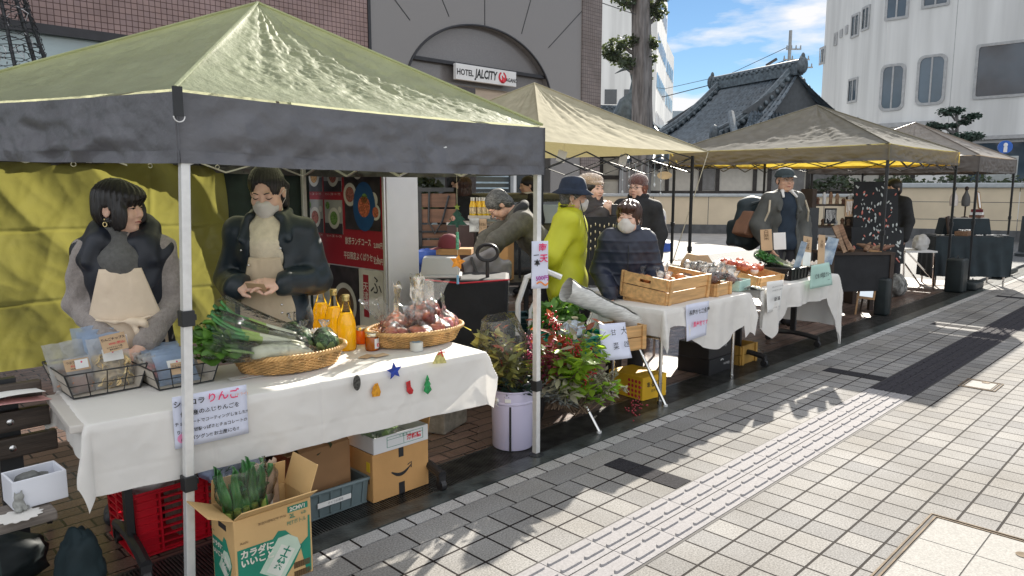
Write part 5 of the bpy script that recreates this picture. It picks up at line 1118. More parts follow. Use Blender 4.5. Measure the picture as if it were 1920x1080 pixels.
drape('long white tablecloth with stickers covering the nearest table', TAc + (0,), TA_ANG, -.86, .94, -.275, .29, .70, .285, .16, .10, .10, seed=3, amp=.007)
PT = F(*TAc); HA = A45 + TA_ANG
def TFr(px, py, off=-.293):          # pixel -> local (x, z) on the front of the near tablecloth
    d = Vector((math.cos(HA), math.sin(HA))); n = Vector((-d.y, d.x)); p = Vector((PT.x, PT.y)) + n * off; return rayplane(px, py, p, HA)
def on_front(x, z, extra=0.): q = F(*TAc) + Matrix.Rotation(HA, 3, 'Z') @ v3(x, -.300 - extra, 0); return ST(q) + (z,)
def Gt(px, py, z=.704): return G(px, py, z)
def paper_sign(name, label, st, rz, w, h, lines, m=None, rx=0, cat='sign', curl=0.01, thick=.0012, seed=0):
    o = thing(name, label, cat, st, rz, rx=rx); b = MB()
    b.grid(lambda u, v: ((u - .5) * w, curl * math.sin(u * 3 + v * 2 + seed) * .5, (v - .5) * h), 10, 8); b.build('sheet', m or m_white, o, smooth='all', solid=thick)
    for i, (t, x, y, sz, mm, kw) in enumerate(lines): text(t, sz, mm, o, PL(x, -.004 - curl * .6 - thick, y), seed=seed + i, wob=kw.get('wob', .12), **{k: q for k, q in kw.items() if k != 'wob'})
    return o
x0, z0 = TFr(394, 778)
paper_sign('paper_sign', 'hand lettered sheet about apple chocolate taped to the front of the near tablecloth', on_front(x0, z0, .012), TA_ANG, .285, .205, [
    ('ショコラ', -.083, .072, .030, m_ink, dict(bold=.0006)), ('りんご', .045, .076, .042, m_pink, dict(bold=.0008)), ('(ドライ)', .118, .07, .014, m_orangei, {}),
    ('信州産のふじりんごを', -.005, .030, .0225, m_ink, dict(bold=.0004)), ('チョコレートでコーティングしました!!', 0, -.006, .0160, m_ink, dict(bold=.0003)), ('りんごの甘酸っぱさとチョコレートの', 0, -.038, .0160, m_ink, dict(bold=.0003)), ('相性バツグン!! お土産にも!!', -.01, -.070, .0180, m_ink, dict(bold=.0003)), ('●', -.115, -.066, .05, mat('pink_pastel', (.8, .3, .5), .7), dict(wob=0))], m=mat('pale_blue_paper', (.66, .69, .82), .7, var=.03), seed=4, curl=.006)
def sticker(name, label, px, py, fn, m, cat='sticker'):
    x, z = TFr(px, py); o = thing(name, label, cat, on_front(x, z, .012), TA_ANG); b = MB(); fn(b); ob = b.build('body', m, o, smooth=True)
    for v in ob.data.vertices: v.co.x *= 1.38; v.co.z *= 1.38
    return o
def star(R, r, n=5, a0=90): return [((R if k % 2 == 0 else r) * math.cos(rad(a0 + k * 180 / n)), (R if k % 2 == 0 else r) * math.sin(rad(a0 + k * 180 / n))) for k in range(2 * n)]
RX = Matrix.Rotation(PI / 2, 4, 'X')
def flat(poly, t=.004):
    def fn(b): b.T = RX; b.prism(poly, 0, t)
    return fn
gel = lambda n, c: mat(n, c, .12, var=.35, vs=60, bump=.3, bs=70, tr=.3, coat=.6)
sticker('gel_sticker', 'black oval gel sticker on the near tablecloth', 665, 716, flat([(.013 * math.cos(a), .026 * math.sin(a)) for a in np.linspace(0, 2 * PI, 21)[:-1]]), mat('black_glitter', (.05, .05, .045), .25, var=.8, vs=110))
sticker('gel_sticker', 'orange gel sticker shaped like a rounded lantern', 701, 730, flat([(-.014, -.02), (.012, -.022), (.017, -.008), (.012, .008), (.006, .024), (-.004, .022), (-.012, .010), (-.017, -.005)]), gel('orange_gel', (.85, .38, .01)))
sticker('gel_sticker', 'blue five pointed star gel sticker on the tablecloth', 735, 694, flat(star(.030, .0135, a0=95)), gel('blue_gel', (.01, .06, .42)))
sticker('gel_sticker', 'red stocking shaped gel sticker on the tablecloth', 762, 726, flat([(-.010, .022), (.006, .026), (.008, .004), (.018, -.010), (.014, -.022), (.002, -.022), (-.008, -.010)]), gel('red_gel', (.6, .01, .02)))
sticker('gel_sticker', 'green fir tree gel sticker with a yellow top', 797, 719, flat([(0, .034), (.008, .016), (.005, .014), (.014, -.002), (.009, -.004), (.017, -.022), (0, -.036), (-.016, -.022), (-.009, -.004), (-.014, -.002), (-.006, .014), (-.008, .016)]), gel('green_gel', (.01, .36, .10)))
o = sticker('gel_sticker', 'pale gold bell gel sticker with a red ribbon', 820, 668, flat([(-.030, -.02), (.028, -.026), (.022, -.010), (.012, .014), (-.004, .020), (-.016, .006)]), gel('gold_gel', (.62, .58, .25)))
b = MB(); b.tube([(-.016, -.008, .014), (.004, -.01, .026), (.026, -.008, .022)], .003, 5); b.tube([(.004, -.01, .026), (.0, -.01, .038)], .003, 5); b.tube([(.004, -.01, .026), (.012, -.01, .002)], .003, 5); b.build('ribbon', MATS['red_ink'], o)
# ---------------- wire trays with pouches
def wire_tray(label, st, rz, w, d, h, fl):
    o = thing('wire_tray', label, 'tray', st, rz, 'wire trays on the near table'); W, D = w / 2, d / 2; Wt, Dt = W + fl, D + fl * .6; t = MB()
    lo = [(-W, -D, .004), (W, -D, .004), (W, D, .004), (-W, D, .004)]; hi = [(-Wt, -Dt, h), (Wt, -Dt, h), (Wt, Dt, h), (-Wt, Dt, h)]
    t.tube(lo, .0032, 6, closed=True); t.tube(hi, .0036, 6, closed=True); mid = [Vector(a).lerp(Vector(c), .5) for a, c in zip(lo, hi)]; t.tube(mid, .0022, 6, closed=True)
    for a, c in zip(lo, hi): t.tube([a, c], .0032, 6)
    for i in range(1, 4):
        q = i / 4
        for k in (0, 2): t.tube([Vector(lo[k]).lerp(Vector(lo[k + 1]), q), Vector(hi[k]).lerp(Vector(hi[k + 1]), q)], .0022, 6)
        t.tube([Vector(lo[0]).lerp(Vector(lo[1]), q), Vector(lo[3]).lerp(Vector(lo[2]), q)], .002, 6)
    t.build('wire_frame', m_black, o, smooth=True); p = MB(); e = .004
    for k, kk in ((3, 0), (1, 2)):
        a, b_, c, d_ = lo[k], lo[kk], hi[kk], hi[k]; p.add([a, b_, c, d_], [(0, 1, 2, 3)])
    p.add([(x, y, .006) for x, y, z in lo], [(0, 1, 2, 3)]); p.build('linen_lining', mat('beige_linen', (.46, .42, .36), .85, var=.08, vs=30, bump=.2, bs=150), o, solid=.003); return o
def chips(b, rs, c, r, n, kind):
    for _ in range(n):
        p = Vector(c) + Vector((rs.uniform(-1, 1) * r[0], rs.uniform(-1, 1) * r[1], rs.uniform(-1, 1) * r[2])); M = Matrix.Translation(p) @ Euler((rs.uniform(0, 3), rs.uniform(0, 3), rs.uniform(0, 3))).to_matrix().to_4x4(); b.T = M
        if kind == 'ring': b.grid(lambda u, v: ((.010 + .012 * v) * math.cos(2 * PI * u), (.010 + .012 * v) * math.sin(2 * PI * u), .004 * math.sin(6 * PI * u) * v), 12, 1)
        else: b.ell((0, 0, 0), (rs.uniform(.004, .009), rs.uniform(.004, .008), rs.uniform(.003, .006)), 6, 4)
    b.T = Matrix()
def pouch(label, st, rz, w, h, th, mcont, kind, lean=0., group=None, seed=0, fill=.55, film=None, lab=True, zlab=.62, ncont=70, blue=False):
    o = thing('snack_pouch', label, 'pouch', st, rz, group, rx=lean); rs = random.Random(seed); b = MB()
    for sgn in (1, -1):
        b.grid(lambda u, v, sgn=sgn: ((u - .5) * w * (1 - .05 * math.sin(PI * v)), sgn * (th * math.sin(PI * u) ** .7 * math.sin(PI * min(1, v * 1.12 + .06)) ** .8 * (1 - .55 * v) + .002) + .005 * nz(u * 5 + seed, v * 6, sgn) , v * h + .008 * nz(u * 3, seed, 1) * (v > .9)), 16, 20)
    b.build('film', film or m_film3, o, smooth='all'); c = MB(); chips(c, rs, (0, 0, h * fill * .52), (w * .36, th * .42, h * fill * .42), ncont, kind); c.build('contents', mcont, o, smooth=True)
    if lab:
        l = MB(); l.box(-w * .24, w * .24, -th - .003, -th - .001, h * (zlab - .12), h * (zlab + .12)); l.build('label', m_white, o); hh = MB(); hh.T = Matrix.Translation((0, -th - .003, h * (zlab + .05))) @ RX; hh.prism([(.004 * math.cos(a), .004 * math.sin(a)) for a in np.linspace(0, 6.28, 9)[:-1]], 0, .0006); hh.build('heart_mark', m_pink, o)
    return o
m_film3 = clear('pouch_film', milk=.36, bs=24)
m_chip = mat('apple_chip', (.80, .64, .36), .7, var=.25, vs=40); m_dice = mat('dried_apple_dice', (.46, .25, .16), .6, var=.4, vs=60); m_chocb = mat('choco_pack', (.40, .36, .32), .4, var=.3, vs=30)
m_bluef = mat('blue_film', (.50, .62, .80), .2, var=.15, vs=12, bump=.5, bs=40, tr=.4, trc=(.5, .65, .85), alpha=.5)
T1 = Gt(232, 735); T1 = (T1[0] - .055, T1[1] + .17, .704)
wire_tray('black wire tray of apple chip pouches at the left end of the table', T1, 0, .25, .30, .105, .030)
gp = 'snack pouches in the wire trays'
def inT(T, x, y, z=.008): return (T[0] + x, T[1] + y, T[2] + z)
pouch('big pouch of pale apple ring chips at the front of the left tray', inT(T1, .05, -.085), .05, .165, .215, .036, m_chip, 'ring', -.30, gp, 1, .62, ncont=110)
pouch('pouch of brown dried apple dice with a white label in the front corner', inT(T1, -.075, -.10), .2, .105, .15, .028, m_dice, 'dice', -.22, gp, 2, .5, zlab=.8, ncont=150)
pouch('clear pouch leaning at the left side of the left tray', inT(T1, -.095, .015), .25, .13, .20, .026, m_dice, 'dice', -.36, gp, 3, .45, lab=False)
pouch('second clear pouch behind the dried apple dice', inT(T1, -.03, .02), .1, .14, .20, .025, m_dice, 'dice', -.36, gp, 4, .4, lab=False)
for k in range(3): pouch(('tall blue tinted pouch at the back of the left tray', 'middle blue tinted pouch at the back of the left tray', 'front blue tinted pouch behind the apple rings')[k], inT(T1, .03 + .012 * k, .10 - .035 * k), .0, .15, .235 - .012 * k, .018, m_chip, 'ring', -.24, gp, 5 + k, .4, film=m_bluef, lab=False, ncont=30)
def pcard(label, st, rz, w, h, lines, lean=-.3, ry=0.):
    o = thing('price_card', label, 'price card', st, rz, rx=lean, ry=ry); b = MB(); b.box(-w / 2, w / 2, -.0008, .0008, -h / 2, h / 2); b.build('card', m_kraft, o)
    for i, (t, x, y, sz, mm) in enumerate(lines): text(t, sz, mm, o, PL(x, -.0022, y), wob=.12, seed=i + int(st[0] * 100), bold=sz * .015)
    return o
pcard('kraft card for apple chips propped at the top of the left tray', inT(T1, .045, -.125, .205), .05, .098, .072, [('りんごチップス', 0, .016, .0135, m_ink), ('¥500 (税込)', .010, -.004, .0125, MATS['red_ink']), ('サクサク軽い食感。', 0, -.0185, .0075, m_ink), ('素朴な味わい!!', 0, -.0275, .0075, m_ink)], -.35, ry=-.10)
pcard('kraft card for dried apple dice on the left side of the tray', inT(T1, -.09, -.10, .13), .25, .10, .050, [('つぶつぶりんご', 0, .010, .0125, m_ink), ('税込 ¥500', -.008, -.006, .009, MATS['red_ink']), ('お料理にも♪', -.012, -.017, .007, m_ink)], -.45, ry=.05)
T2 = Gt(378, 722); T2 = (T2[0] - .05, T2[1] + .17, .704)
wire_tray('black wire tray of chocolate apple packs beside the post', T2, 0, .225, .28, .09, .026)
for k in range(5): pouch(('front blue pack in the second wire tray', 'second blue pack in the second wire tray', 'third blue pack in the second wire tray', 'fourth blue pack in the second wire tray', 'rearmost blue pack in the second wire tray')[k], inT(T2, .012 * ((k * 7) % 3 - 1), -.10 + .05 * k, .008 + .004 * k), 0, .17, .135, .022, m_chocb, 'dice', -.55, gp, 20 + k, .6, film=m_bluef, lab=(k == 0), ncont=40)
for k in range(3): pouch(('red and white mini pack at the left of the second tray', 'middle mini pack at the left of the second tray', 'rear mini pack at the left of the second tray')[k], inT(T2, -.085, -.06 + .06 * k, .03), .4, .07, .11, .018, mat('red_pack', (.55, .06, .05), .4, var=.5, vs=30), 'dice', -.5, gp, 30 + k, .7, lab=False)
pcard('kraft card with the apple chocolate price on the right corner of the second tray', inT(T2, .10, -.115, .115), -.05, .088, .056, [('りんごショコラ', 0, .010, .0120, m_ink), ('¥200-', .006, -.012, .0120, m_ink)], -.30, ry=-.15)
pcard('kraft card half hidden behind the tent post', inT(T2, -.02, -.145, .085), 0, .085, .05, [('りんごショコラ', 0, .010, .0115, m_ink), ('¥450', .006, -.010, .0120, m_ink)], -.30)
# ---------------- wicker baskets
def wicker(label, st, rz, a, b_, h, fl=1.18, rows=11, group='wicker baskets'):
    o = thing('wicker_basket', label, 'basket', st, rz, group); m = MB(); n = 34
    def ring(v, off, ph, seg=170):
        k = 1 + (fl - 1) * v; return [((a * k + off * math.cos(n / 2 * t * 2 + ph)) * math.cos(t), (b_ * k + off * math.cos(n / 2 * t * 2 + ph)) * math.sin(t), .006 + h * v) for t in np.linspace(0, 2 * PI, seg)[:-1]]
    for r in range(rows): m.tube(ring((r + .3) / rows, .006, PI * (r % 2)), h / rows * .50, 5, closed=True)
    m.build('weave', m_basket, o, smooth='all'); s = MB()
    for i in range(n):
        t = 2 * PI * i / n + PI / n; s.tube([(a * (1 + (fl - 1) * v) * math.cos(t), b_ * (1 + (fl - 1) * v) * math.sin(t), .004 + h * v) for v in (0, .5, 1.02)], .003, 5)
    s.grid(lambda u, v: (a * v * math.cos(2 * PI * u), b_ * v * math.sin(2 * PI * u), .006), 40, 2, True); s.build('stakes', m_basket, o); rm = MB()
    for q in (0, 2.1, 4.2): rm.tube([((a * fl + .007 + .007 * math.cos(30 * t + q)) * math.cos(t), (b_ * fl + .007 + .007 * math.cos(30 * t + q)) * math.sin(t), h + .010 + .007 * math.sin(30 * t + q)) for t in np.linspace(0, 2 * PI, 260)[:-1]], .006, 5, closed=True)
    rm.build('braided_rim', m_basket, o, smooth='all'); return o
B1 = (1.655, 3.15, .704)
wicker('oval wicker basket of leeks and broccoli in the middle of the near table', B1, -.06, .225, .16, .075)
B2 = (2.42, 3.17, .704)
wicker('oval wicker basket of bagged apples at the right end of the near table', B2, -.05, .235, .165, .072)
m_lwhite = mat('leek_white', (.70, .72, .55), .35, var=.08, vs=9); m_lgreen = mat('leek_green', (.06, .22, .06), .35, var=.5, vs=5, stretch=(1, 1, 1)); m_lyel = mat('leek_pale_green', (.36, .50, .12), .35, var=.2, vs=8)
m_leaf = mat('leafy_green', (.10, .23, .04), .45, var=.5, vs=14, tr=.3, trc=(.2, .4, .05)); m_broc = mat('broccoli', (.06, .14, .045), .7, var=.5, vs=50, bump=.9, bs=160); m_cab = mat('pale_leaf', (.30, .46, .16), .5, var=.4, vs=12, tr=.2)
def veg_film(o, pts, rads, squash=1., seed=0, m=None, name='film'):
    b = MB(); b.tube(pts, rads, 18, cap=False); ob = b.build(name, m or m_film, o, smooth='all')
    for v in ob.data.vertices: v.co += noise.noise_vector(v.co * 22 + Vector((seed, 0, 0))) * .012 + noise.noise_vector(v.co * 60) * .004
    return ob
def leeks(label, st, rz, L_, n, tilt, r=.014, group='leek bundles', seed=0, leafL=.5):
    o = thing('leek_bundle', label, 'leeks', st, rz, group, ry=tilt); rs = random.Random(seed); w = MB(); g = MB(); y = MB()
    for i in range(n):
        yy = (i - (n - 1) / 2) * r * 1.7; zz = r + .6 * r * (i % 2); k = rs.uniform(.95, 1.05); j = rs.uniform(-.01, .01)
        w.tube([(0, yy, zz), (.006, yy, zz), (L_ * .25, yy, zz + .004), (L_ * .50 * k, yy + j, zz)], [r * .5, r * 1.02, r * .95, r * .92], 10); y.tube([(L_ * .49 * k, yy + j, zz), (L_ * .68 * k, yy + j, zz)], [r * .93, r * 1.0], 10)
        for q in range(4):
            a = rs.uniform(-.12, .12); bz = rs.uniform(-.02, .05); g.grid(lambda u, v, a=a, bz=bz: (L_ * (.64 + .36 * v) * k, yy + j + (u - .5) * r * 2.2 * (1 - .75 * v ** 3) + a * v * .18, zz + bz * v * v + .35 * r * math.cos((u - .5) * 5) + r * .3 * (q - 1.5)), 4, 8)
    w.build('white_shanks', m_lwhite, o, smooth=True); y.build('pale_stems', m_lyel, o, smooth=True); g.build('green_leaves', m_lgreen, o, smooth='all', solid=.0015)
    veg_film(o, [(-.03, 0, r), (.0, 0, r * 1.2), (L_ * .4, 0, r * 1.2), (L_ * .8, 0, r * 1.6), (L_ * 1.0, 0, r * 2)], [.006, n * r * .9, n * r * 1.0, n * r * 1.25, n * r * 1.3], seed=seed); return o
def bz(x, y, z): return (B1[0] + x, B1[1] + y, B1[2] + z)
leeks('leek bundle in film with the dark green leaves raised highest in the basket', bz(.10, .02, .075), PI - .12, .46, 3, -.42, .019, seed=2)
leeks('lower leek bundle in film lying in the middle of the basket', bz(.03, -.06, .070), PI - .05, .44, 3, -.34, .019, seed=5)
def leafy(label, st, rz, tilt, L_=.34, n=46, seed=0, group=None):
    o = thing('greens_bag', label, 'greens', st, rz, group, ry=tilt); rs = random.Random(seed); s = MB(); l = MB()
    for i in range(n):
        a = rs.gauss(0, .16); c = rs.gauss(.02, .10); k = rs.uniform(.55, 1); p0 = Vector((0, rs.gauss(0, .012), .015)); p1 = Vector((L_ * .55 * k, a * L_ * .5, .02 + c * L_ * .4)); p2 = Vector((L_ * k, a * L_, .03 + c * L_))
        s.tube([p0, p1, p2], [.003, .0028, .0015], 5); d = (p2 - p1).normalized(); sd = Vector((rs.gauss(0, .4), 1, rs.gauss(0, .5))).normalized(); up_ = d.cross(sd)
        l.grid(lambda u, v: tuple(p2 - d * .055 + d * .105 * v + sd * (u - .5) * .062 * math.sin(PI * min(1, v * .9 + .1)) ** .7 + up_ * (.012 * math.sin(v * 7 + i) + .010 * math.cos((u - .5) * 6))), 4, 6)
    s.build('stems', m_lyel, o, smooth=True); l.build('leaves', m_leaf, o, smooth='all'); veg_film(o, [(-.02, 0, .015), (.02, 0, .02), (L_ * .5, 0, .03), (L_ * 1.02, 0, .05)], [.012, .035, .06, .085], seed=seed); return o
leafy('bag of spinach greens pointing left over the second wire tray', bz(-.10, -.04, .07), PI + .03, -.22, seed=3)
o = thing('daikon_bag', 'thick pale radish stem wrapped in film at the left front of the basket', 'radish', bz(-.13, -.105, .072), .05, ry=.10); b = MB(); b.tube([(-.11, 0, .035), (-.06, 0, .037), (.06, 0, .034), (.17, 0, .022), (.20, 0, .018)], [.026, .036, .035, .022, .006], 16); b.build('root', m_lwhite, o, smooth='all'); b = MB()
rs = random.Random(8)
for i in range(14): b.tube([(-.10, rs.gauss(0, .012), .035), (-.17, rs.gauss(0, .03), .05), (-.24, rs.gauss(0, .05), .06)], [.005, .004, .002], 5)
b.build('stalks', m_cab, o, smooth=True); veg_film(o, [(-.24, 0, .05), (-.1, 0, .04), (.1, 0, .034), (.22, 0, .02)], [.05, .044, .042, .024], seed=9)
def broccoli(label, st, rz, r=.055, seed=0):
    o = thing('broccoli_bag', label, 'broccoli', st, rz, 'bagged broccoli heads'); rs = random.Random(seed); b = MB()
    for i in range(46):
        d = Vector((rs.gauss(0, 1), rs.gauss(0, 1), abs(rs.gauss(0, 1)) * .9)).normalized(); p = d * r * .72; b.ell((p.x, p.y, p.z + r * .75), r * rs.uniform(.22, .34), 9, 7, fn=lambda q, i=i: 1 + .18 * nz(q.x * 4 + i, q.y * 4, q.z * 4))
    b.ell((0, 0, r * .7), (r * .75, r * .75, r * .7), 14, 10); b.build('florets', m_broc, o, smooth='all'); l = MB()
    for i in range(6):
        a = i * 1.05 + rs.random(); l.grid(lambda u, v: ((r * (.4 + .75 * math.sin(v * 1.6))) * math.cos(a + (u - .5) * .9 * math.sin(PI * (v * .8 + .1))), (r * (.4 + .75 * math.sin(v * 1.6))) * math.sin(a + (u - .5) * .9 * math.sin(PI * (v * .8 + .1))), r * (-.25 + 1.3 * v) + .004 * math.sin(u * 12)), 5, 7)
    l.build('leaves', m_cab, o, smooth='all'); s = MB(); s.cyl((0, 0, -.01), (0, 0, r * .6), r * .3, r * .4, 10); s.build('stalk', m_lyel, o, smooth=True)
    f = MB(); f.lathe([(r * .5, -.008), (r * 1.0, r * .25), (r * 1.16, r * .8), (r * 1.02, r * 1.4), (r * .55, r * 1.85), (r * .14, r * 2.1), (r * .10, r * 2.2), (r * .30, r * 2.5), (r * .42, r * 2.75)], 22); ob = f.build('film', m_film, o, smooth='all')
    for v in ob.data.vertices: v.co += noise.noise_vector(v.co * 26 + Vector((seed * 3, 0, 0))) * .012 + noise.noise_vector(v.co * 75) * .005 * (1 + 2 * (v.co.z > r * 2.1))
    return o
broccoli('bagged broccoli at the back of the basket nearest the masked woman', bz(.07, .09, .09), .3, .052, 1); broccoli('bagged broccoli in the centre of the basket leaning on the leeks', bz(.075, -.0, .065), .9, .052, 2); broccoli('bagged broccoli at the right front of the basket', bz(.155, -.065, .055), 1.7, .055, 3); broccoli('rightmost bagged broccoli touching the bottles', bz(.20, .02, .055), 2.4, .050, 4)
# ---------------- juice bottles, jars
m_juice = mat('orange_juice', (1.0, .70, .03), .10, var=.03, vs=3, tr=.5, trc=(1., .72, .03), coat=1.); m_cap = mat('brass_cap', (.72, .55, .22), .3, metal=.8)
def bottle(label, st, s=1.):
    o = thing('juice_bottle', label, 'bottle', st, 0, 'juice bottles on the near table'); j = MB(); P_ = [(0, .003), (.043, .003), (.0475, .010), (.0475, .125), (.046, .145), (.040, .170), (.0325, .192)]; j.lathe([(r * s, z * s) for r, z in P_] + [(0, .194 * s)], 28); j.build('juice', m_juice, o, smooth=True)
    g = MB(); g.lathe([(r * s, z * s) for r, z in [(.0, 0), (.046, 0), (.0495, .008), (.0495, .127), (.048, .147), (.042, .172), (.030, .205), (.0195, .232), (.0165, .250), (.0165, .272), (0, .273)]], 28); g.build('glass', m_glassc, o, smooth=True)
    c = MB(); c.lathe([(r * s, z * s) for r, z in [(.0185, .258), (.0195, .262), (.0175, .268), (.0195, .275), (.0195, .287), (.017, .291), (0, .292)]], 24); c.build('cap', m_cap, o, smooth=True); return o
bottle('foremost orange juice bottle, nearest the jam jars', Gt(651, 655)); bottle('middle orange juice bottle of the three', Gt(628, 640)); bottle('leftmost orange juice bottle of the three', Gt(604, 631))
m_jam = mat('apricot_jam', (.88, .26, .01), .15, var=.15, vs=20, tr=.45, trc=(1., .36, .02), coat=1.); m_lid = mat('gold_lid', (.75, .68, .5), .25, metal=.9)
def jar(label, st, lab):
    o = thing('jam_jar', label, 'jar', st, 0, 'jam jars'); j = MB(); j.lathe([(0, .002), (.030, .002), (.0335, .008), (.0335, .062), (.030, .070), (0, .0705)], 26); j.build('jam', m_jam, o, smooth=True); g = MB(); g.lathe([(0, 0), (.032, 0), (.0355, .008), (.0355, .063), (.031, .073), (.031, .078)], 26); g.build('glass', m_glassc, o, smooth=True); l = MB(); l.lathe([(.0335, .074), (.0345, .078), (.0345, .090), (.033, .092), (0, .0925)], 28); l.build('lid', m_lid, o, smooth=True)
    if lab:
        q = MB(); q.grid(lambda u, v: (.0362 * math.sin((u - .15) * 1.5), -.0362 * math.cos((u - .15) * 1.5), .012 + .052 * v), 10, 2); q.build('label', m_white, o, smooth='all'); h = MB()
        h.T = Matrix.Translation((.012, -.0365, .030)) @ Matrix.Rotation(.32, 4, 'Z') @ RX; h.prism([(.0095 * math.cos(a), .0095 * math.sin(a)) for a in np.linspace(0, 2 * PI, 21)[:-1]], 0, .001); h.build('red_heart_mark', MATS['red_ink'], o); h = MB(); h.T = Matrix.Translation((.012, -.038, .030)) @ Matrix.Rotation(.32, 4, 'Z') @ RX
        h.prism([(.005 * (math.sin(t) ** 3), .0045 * (.8125 * math.cos(t) - .3125 * math.cos(2 * t) - .125 * math.cos(3 * t))) for t in np.linspace(0, 2 * PI, 25)[:-1]], 0, .0006); h.build('heart', m_white, o)
    return o
jar('front jam jar with a white label and a red heart', Gt(698, 656), True); jar('jam jar without visible label behind the labelled one', Gt(679, 643), False)
o = thing('paper_packet', 'white paper packet with small coloured flags behind the broccoli', 'packet', (1.90, 3.33, .704), .15, rx=-.1); b = MB(); b.grid(lambda u, v: ((u - .5) * .12, -.012 * math.sin(PI * u) + .003 * math.sin(9 * v), v * .12 + .006 * math.sin(u * 40) * (v > .95)), 14, 8); b.build('sheet', m_white, o, smooth='all', solid=.004)
for i, (x, z, c) in enumerate(((-.02, .07, (.8, .2, .05)), (.02, .085, (.1, .2, .6)), (.035, .06, (.8, .6, .05)), (-.035, .04, (.1, .5, .15)), (.005, .03, (.7, .1, .2)))): b = MB(); b.box(x - .007, x + .007, -.017, -.016, z - .005, z + .005); b.build('print', mat('flag_%d' % i, c, .7), o)
o = thing('tape_roll', 'roll of clear tape standing in front of the apple basket', 'tape', Gt(781, 657), 0); b = MB(); b.lathe([(.024, .0), (.0345, .0), (.0345, .045), (.024, .045), (.024, .0)], 30); b.build('tape', mat('milky_tape', (.70, .70, .66), .3, var=.04, tr=.2), o, smooth=True); b = MB(); b.lathe([(.0215, 0.0), (.0238, 0), (.0238, .0452), (.0215, .0452), (.0215, 0)], 26); b.build('core', mat('blue_core', (.3, .45, .55), .6), o, smooth=True)
for i, (px, py, rz, lab) in enumerate(((688, 668, .5, 'brown kraft card lying flat in front of the bottles'), (712, 666, .15, 'lighter kraft card lying flat beside the jam jars'))): o = thing('kraft_card', lab, 'card', Gt(px, py, .7075 + .0014 * i), rz + TA_ANG); b = MB(); b.box(-.042, .042, -.026, .026, -.0006, .0006); b.build('card', m_kraft if i == 0 else mat('kraft_pale', (.62, .46, .30), .8), o)
o = thing('plate_card', 'laminated notice lying flat between the second tray and the wicker basket', 'card', Gt(462, 706, .7075), TA_ANG); b = MB(); b.box(-.075, .075, -.03, .03, -.0006, .0006); b.build('sheet', m_white, o); text('レシートをお渡しします', .012, m_ink, o, PL(0, -.004, .001, rx=0), wob=0); text('お気軽にどうぞ', .012, MATS['red_ink'], o, PL(0, -.018, .001, rx=0), wob=0)
o = thing('white_board', 'white card standing behind the leeks in front of the masked woman', 'card', bz(.0, .15, .0), .1, rx=-.35); b = MB(); b.box(-.08, .08, -.002, .002, 0, .13); b.build('card', mat('cream_card', (.72, .70, .58), .7), o)
# ---------------- bagged apples
m_apple = mat('red_apple', (.66, .05, .05), .3, var=.5, vs=14, col2=(.75, .26, .12), coat=.3); m_net = mat('pink_foam_net', (.85, .36, .38), .6, var=.15, vs=60, tr=.3)
def apple(b, c, r):
    b.lathe([(.0, -.80 * r), (.25 * r, -.86 * r), (.6 * r, -.72 * r), (.93 * r, -.25 * r), (1.0 * r, .15 * r), (.85 * r, .62 * r), (.5 * r, .84 * r), (.2 * r, .78 * r), (0, .62 * r)], 18, c)
def apple_bag(label, st, rz, n, top, lean, seed, r=.038, mm=None, group='bagged apples in the wicker basket', film=None, sz=1.):
    o = thing('apple_bag', label, 'apples', st, rz, group); rs = random.Random(seed); cs = [(-.036, -.012), (.036, -.006), (0, .036), (0, -.05)][:n] if n > 1 else [(0, 0)]
    for i, (x, y) in enumerate(cs): b = MB(); apple(b, (x, y, r * .9 + (.02 if i == 3 else 0)), r * rs.uniform(.92, 1.04)); b.build('apple', mm or m_apple, o, smooth=True)
    R = .042 if n == 1 else .078
    f = MB(); pr = [(.4, 0), (1, .018), (1.05, .05), (.85, .085), (.42, .115), (.62, .17), (.80, top)]
    def fn(u, v):
        q = v * (len(pr) - 1); i = min(int(q), len(pr) - 2); t = q - i; a = pr[i][0] + (pr[i + 1][0] - pr[i][0]) * t; z = pr[i][1] + (pr[i + 1][1] - pr[i][1]) * t; fl = max(0, min(1, (z - .07) / .06)); an = 2 * PI * u
        return (R * a * math.cos(an) * (1 + .25 * fl) + lean[0] * max(0, z - .05), R * a * math.sin(an) * (1 - .86 * fl) + lean[1] * max(0, z - .05), z * sz + .01 * math.sin(3 * an) * fl)
    f.grid(fn, 36, 26, True); ob = f.build('film', film or m_film, o, smooth='all')
    for v in ob.data.vertices: v.co += noise.noise_vector(v.co * 24 + Vector((seed * 5, 0, 0))) * .011 + noise.noise_vector(v.co * 60 + Vector((seed, 0, 0))) * .0022
    return o
AB = [(-.17, -.045, .035, 3, .24, (-.75, .0)), (-.055, -.105, .035, 3, .20, (-.35, .25)), (.06, -.10, .04, 3, .19, (.2, .3)), (.17, -.05, .045, 3, .19, (.35, .1)), (-.08, .06, .055, 3, .28, (-.45, .1)), (.04, .05, .075, 3, .29, (-.25, .1)), (.15, .07, .07, 4, .26, (.1, .1)), (.03, -.02, .095, 2, .25, (-.5, .2)), (.13, -.0, .105, 1, .17, (.3, .2))]
AL = ['leftmost bag of red apples in the right basket', 'front left bag of apples in the right basket', 'front middle bag of apples in the right basket', 'rightmost bag of apples at the basket rim', 'back left bag of apples with a tall pointed film top', 'back middle bag of apples with the tallest film top', 'back right bag of apples in pink foam nets', 'upper bag of apples lying across the pile', 'single apple in film on top of the right side of the pile']
for i, (x, y, z, n, tp, ln) in enumerate(AB): apple_bag(AL[i], (B2[0] + x, B2[1] + y, B2[2] + z), .3 * i, n, tp, ln, i, mm=(m_net if i in (3, 6) else m_apple), film=(m_film2 if i in (4, 5) else m_film))
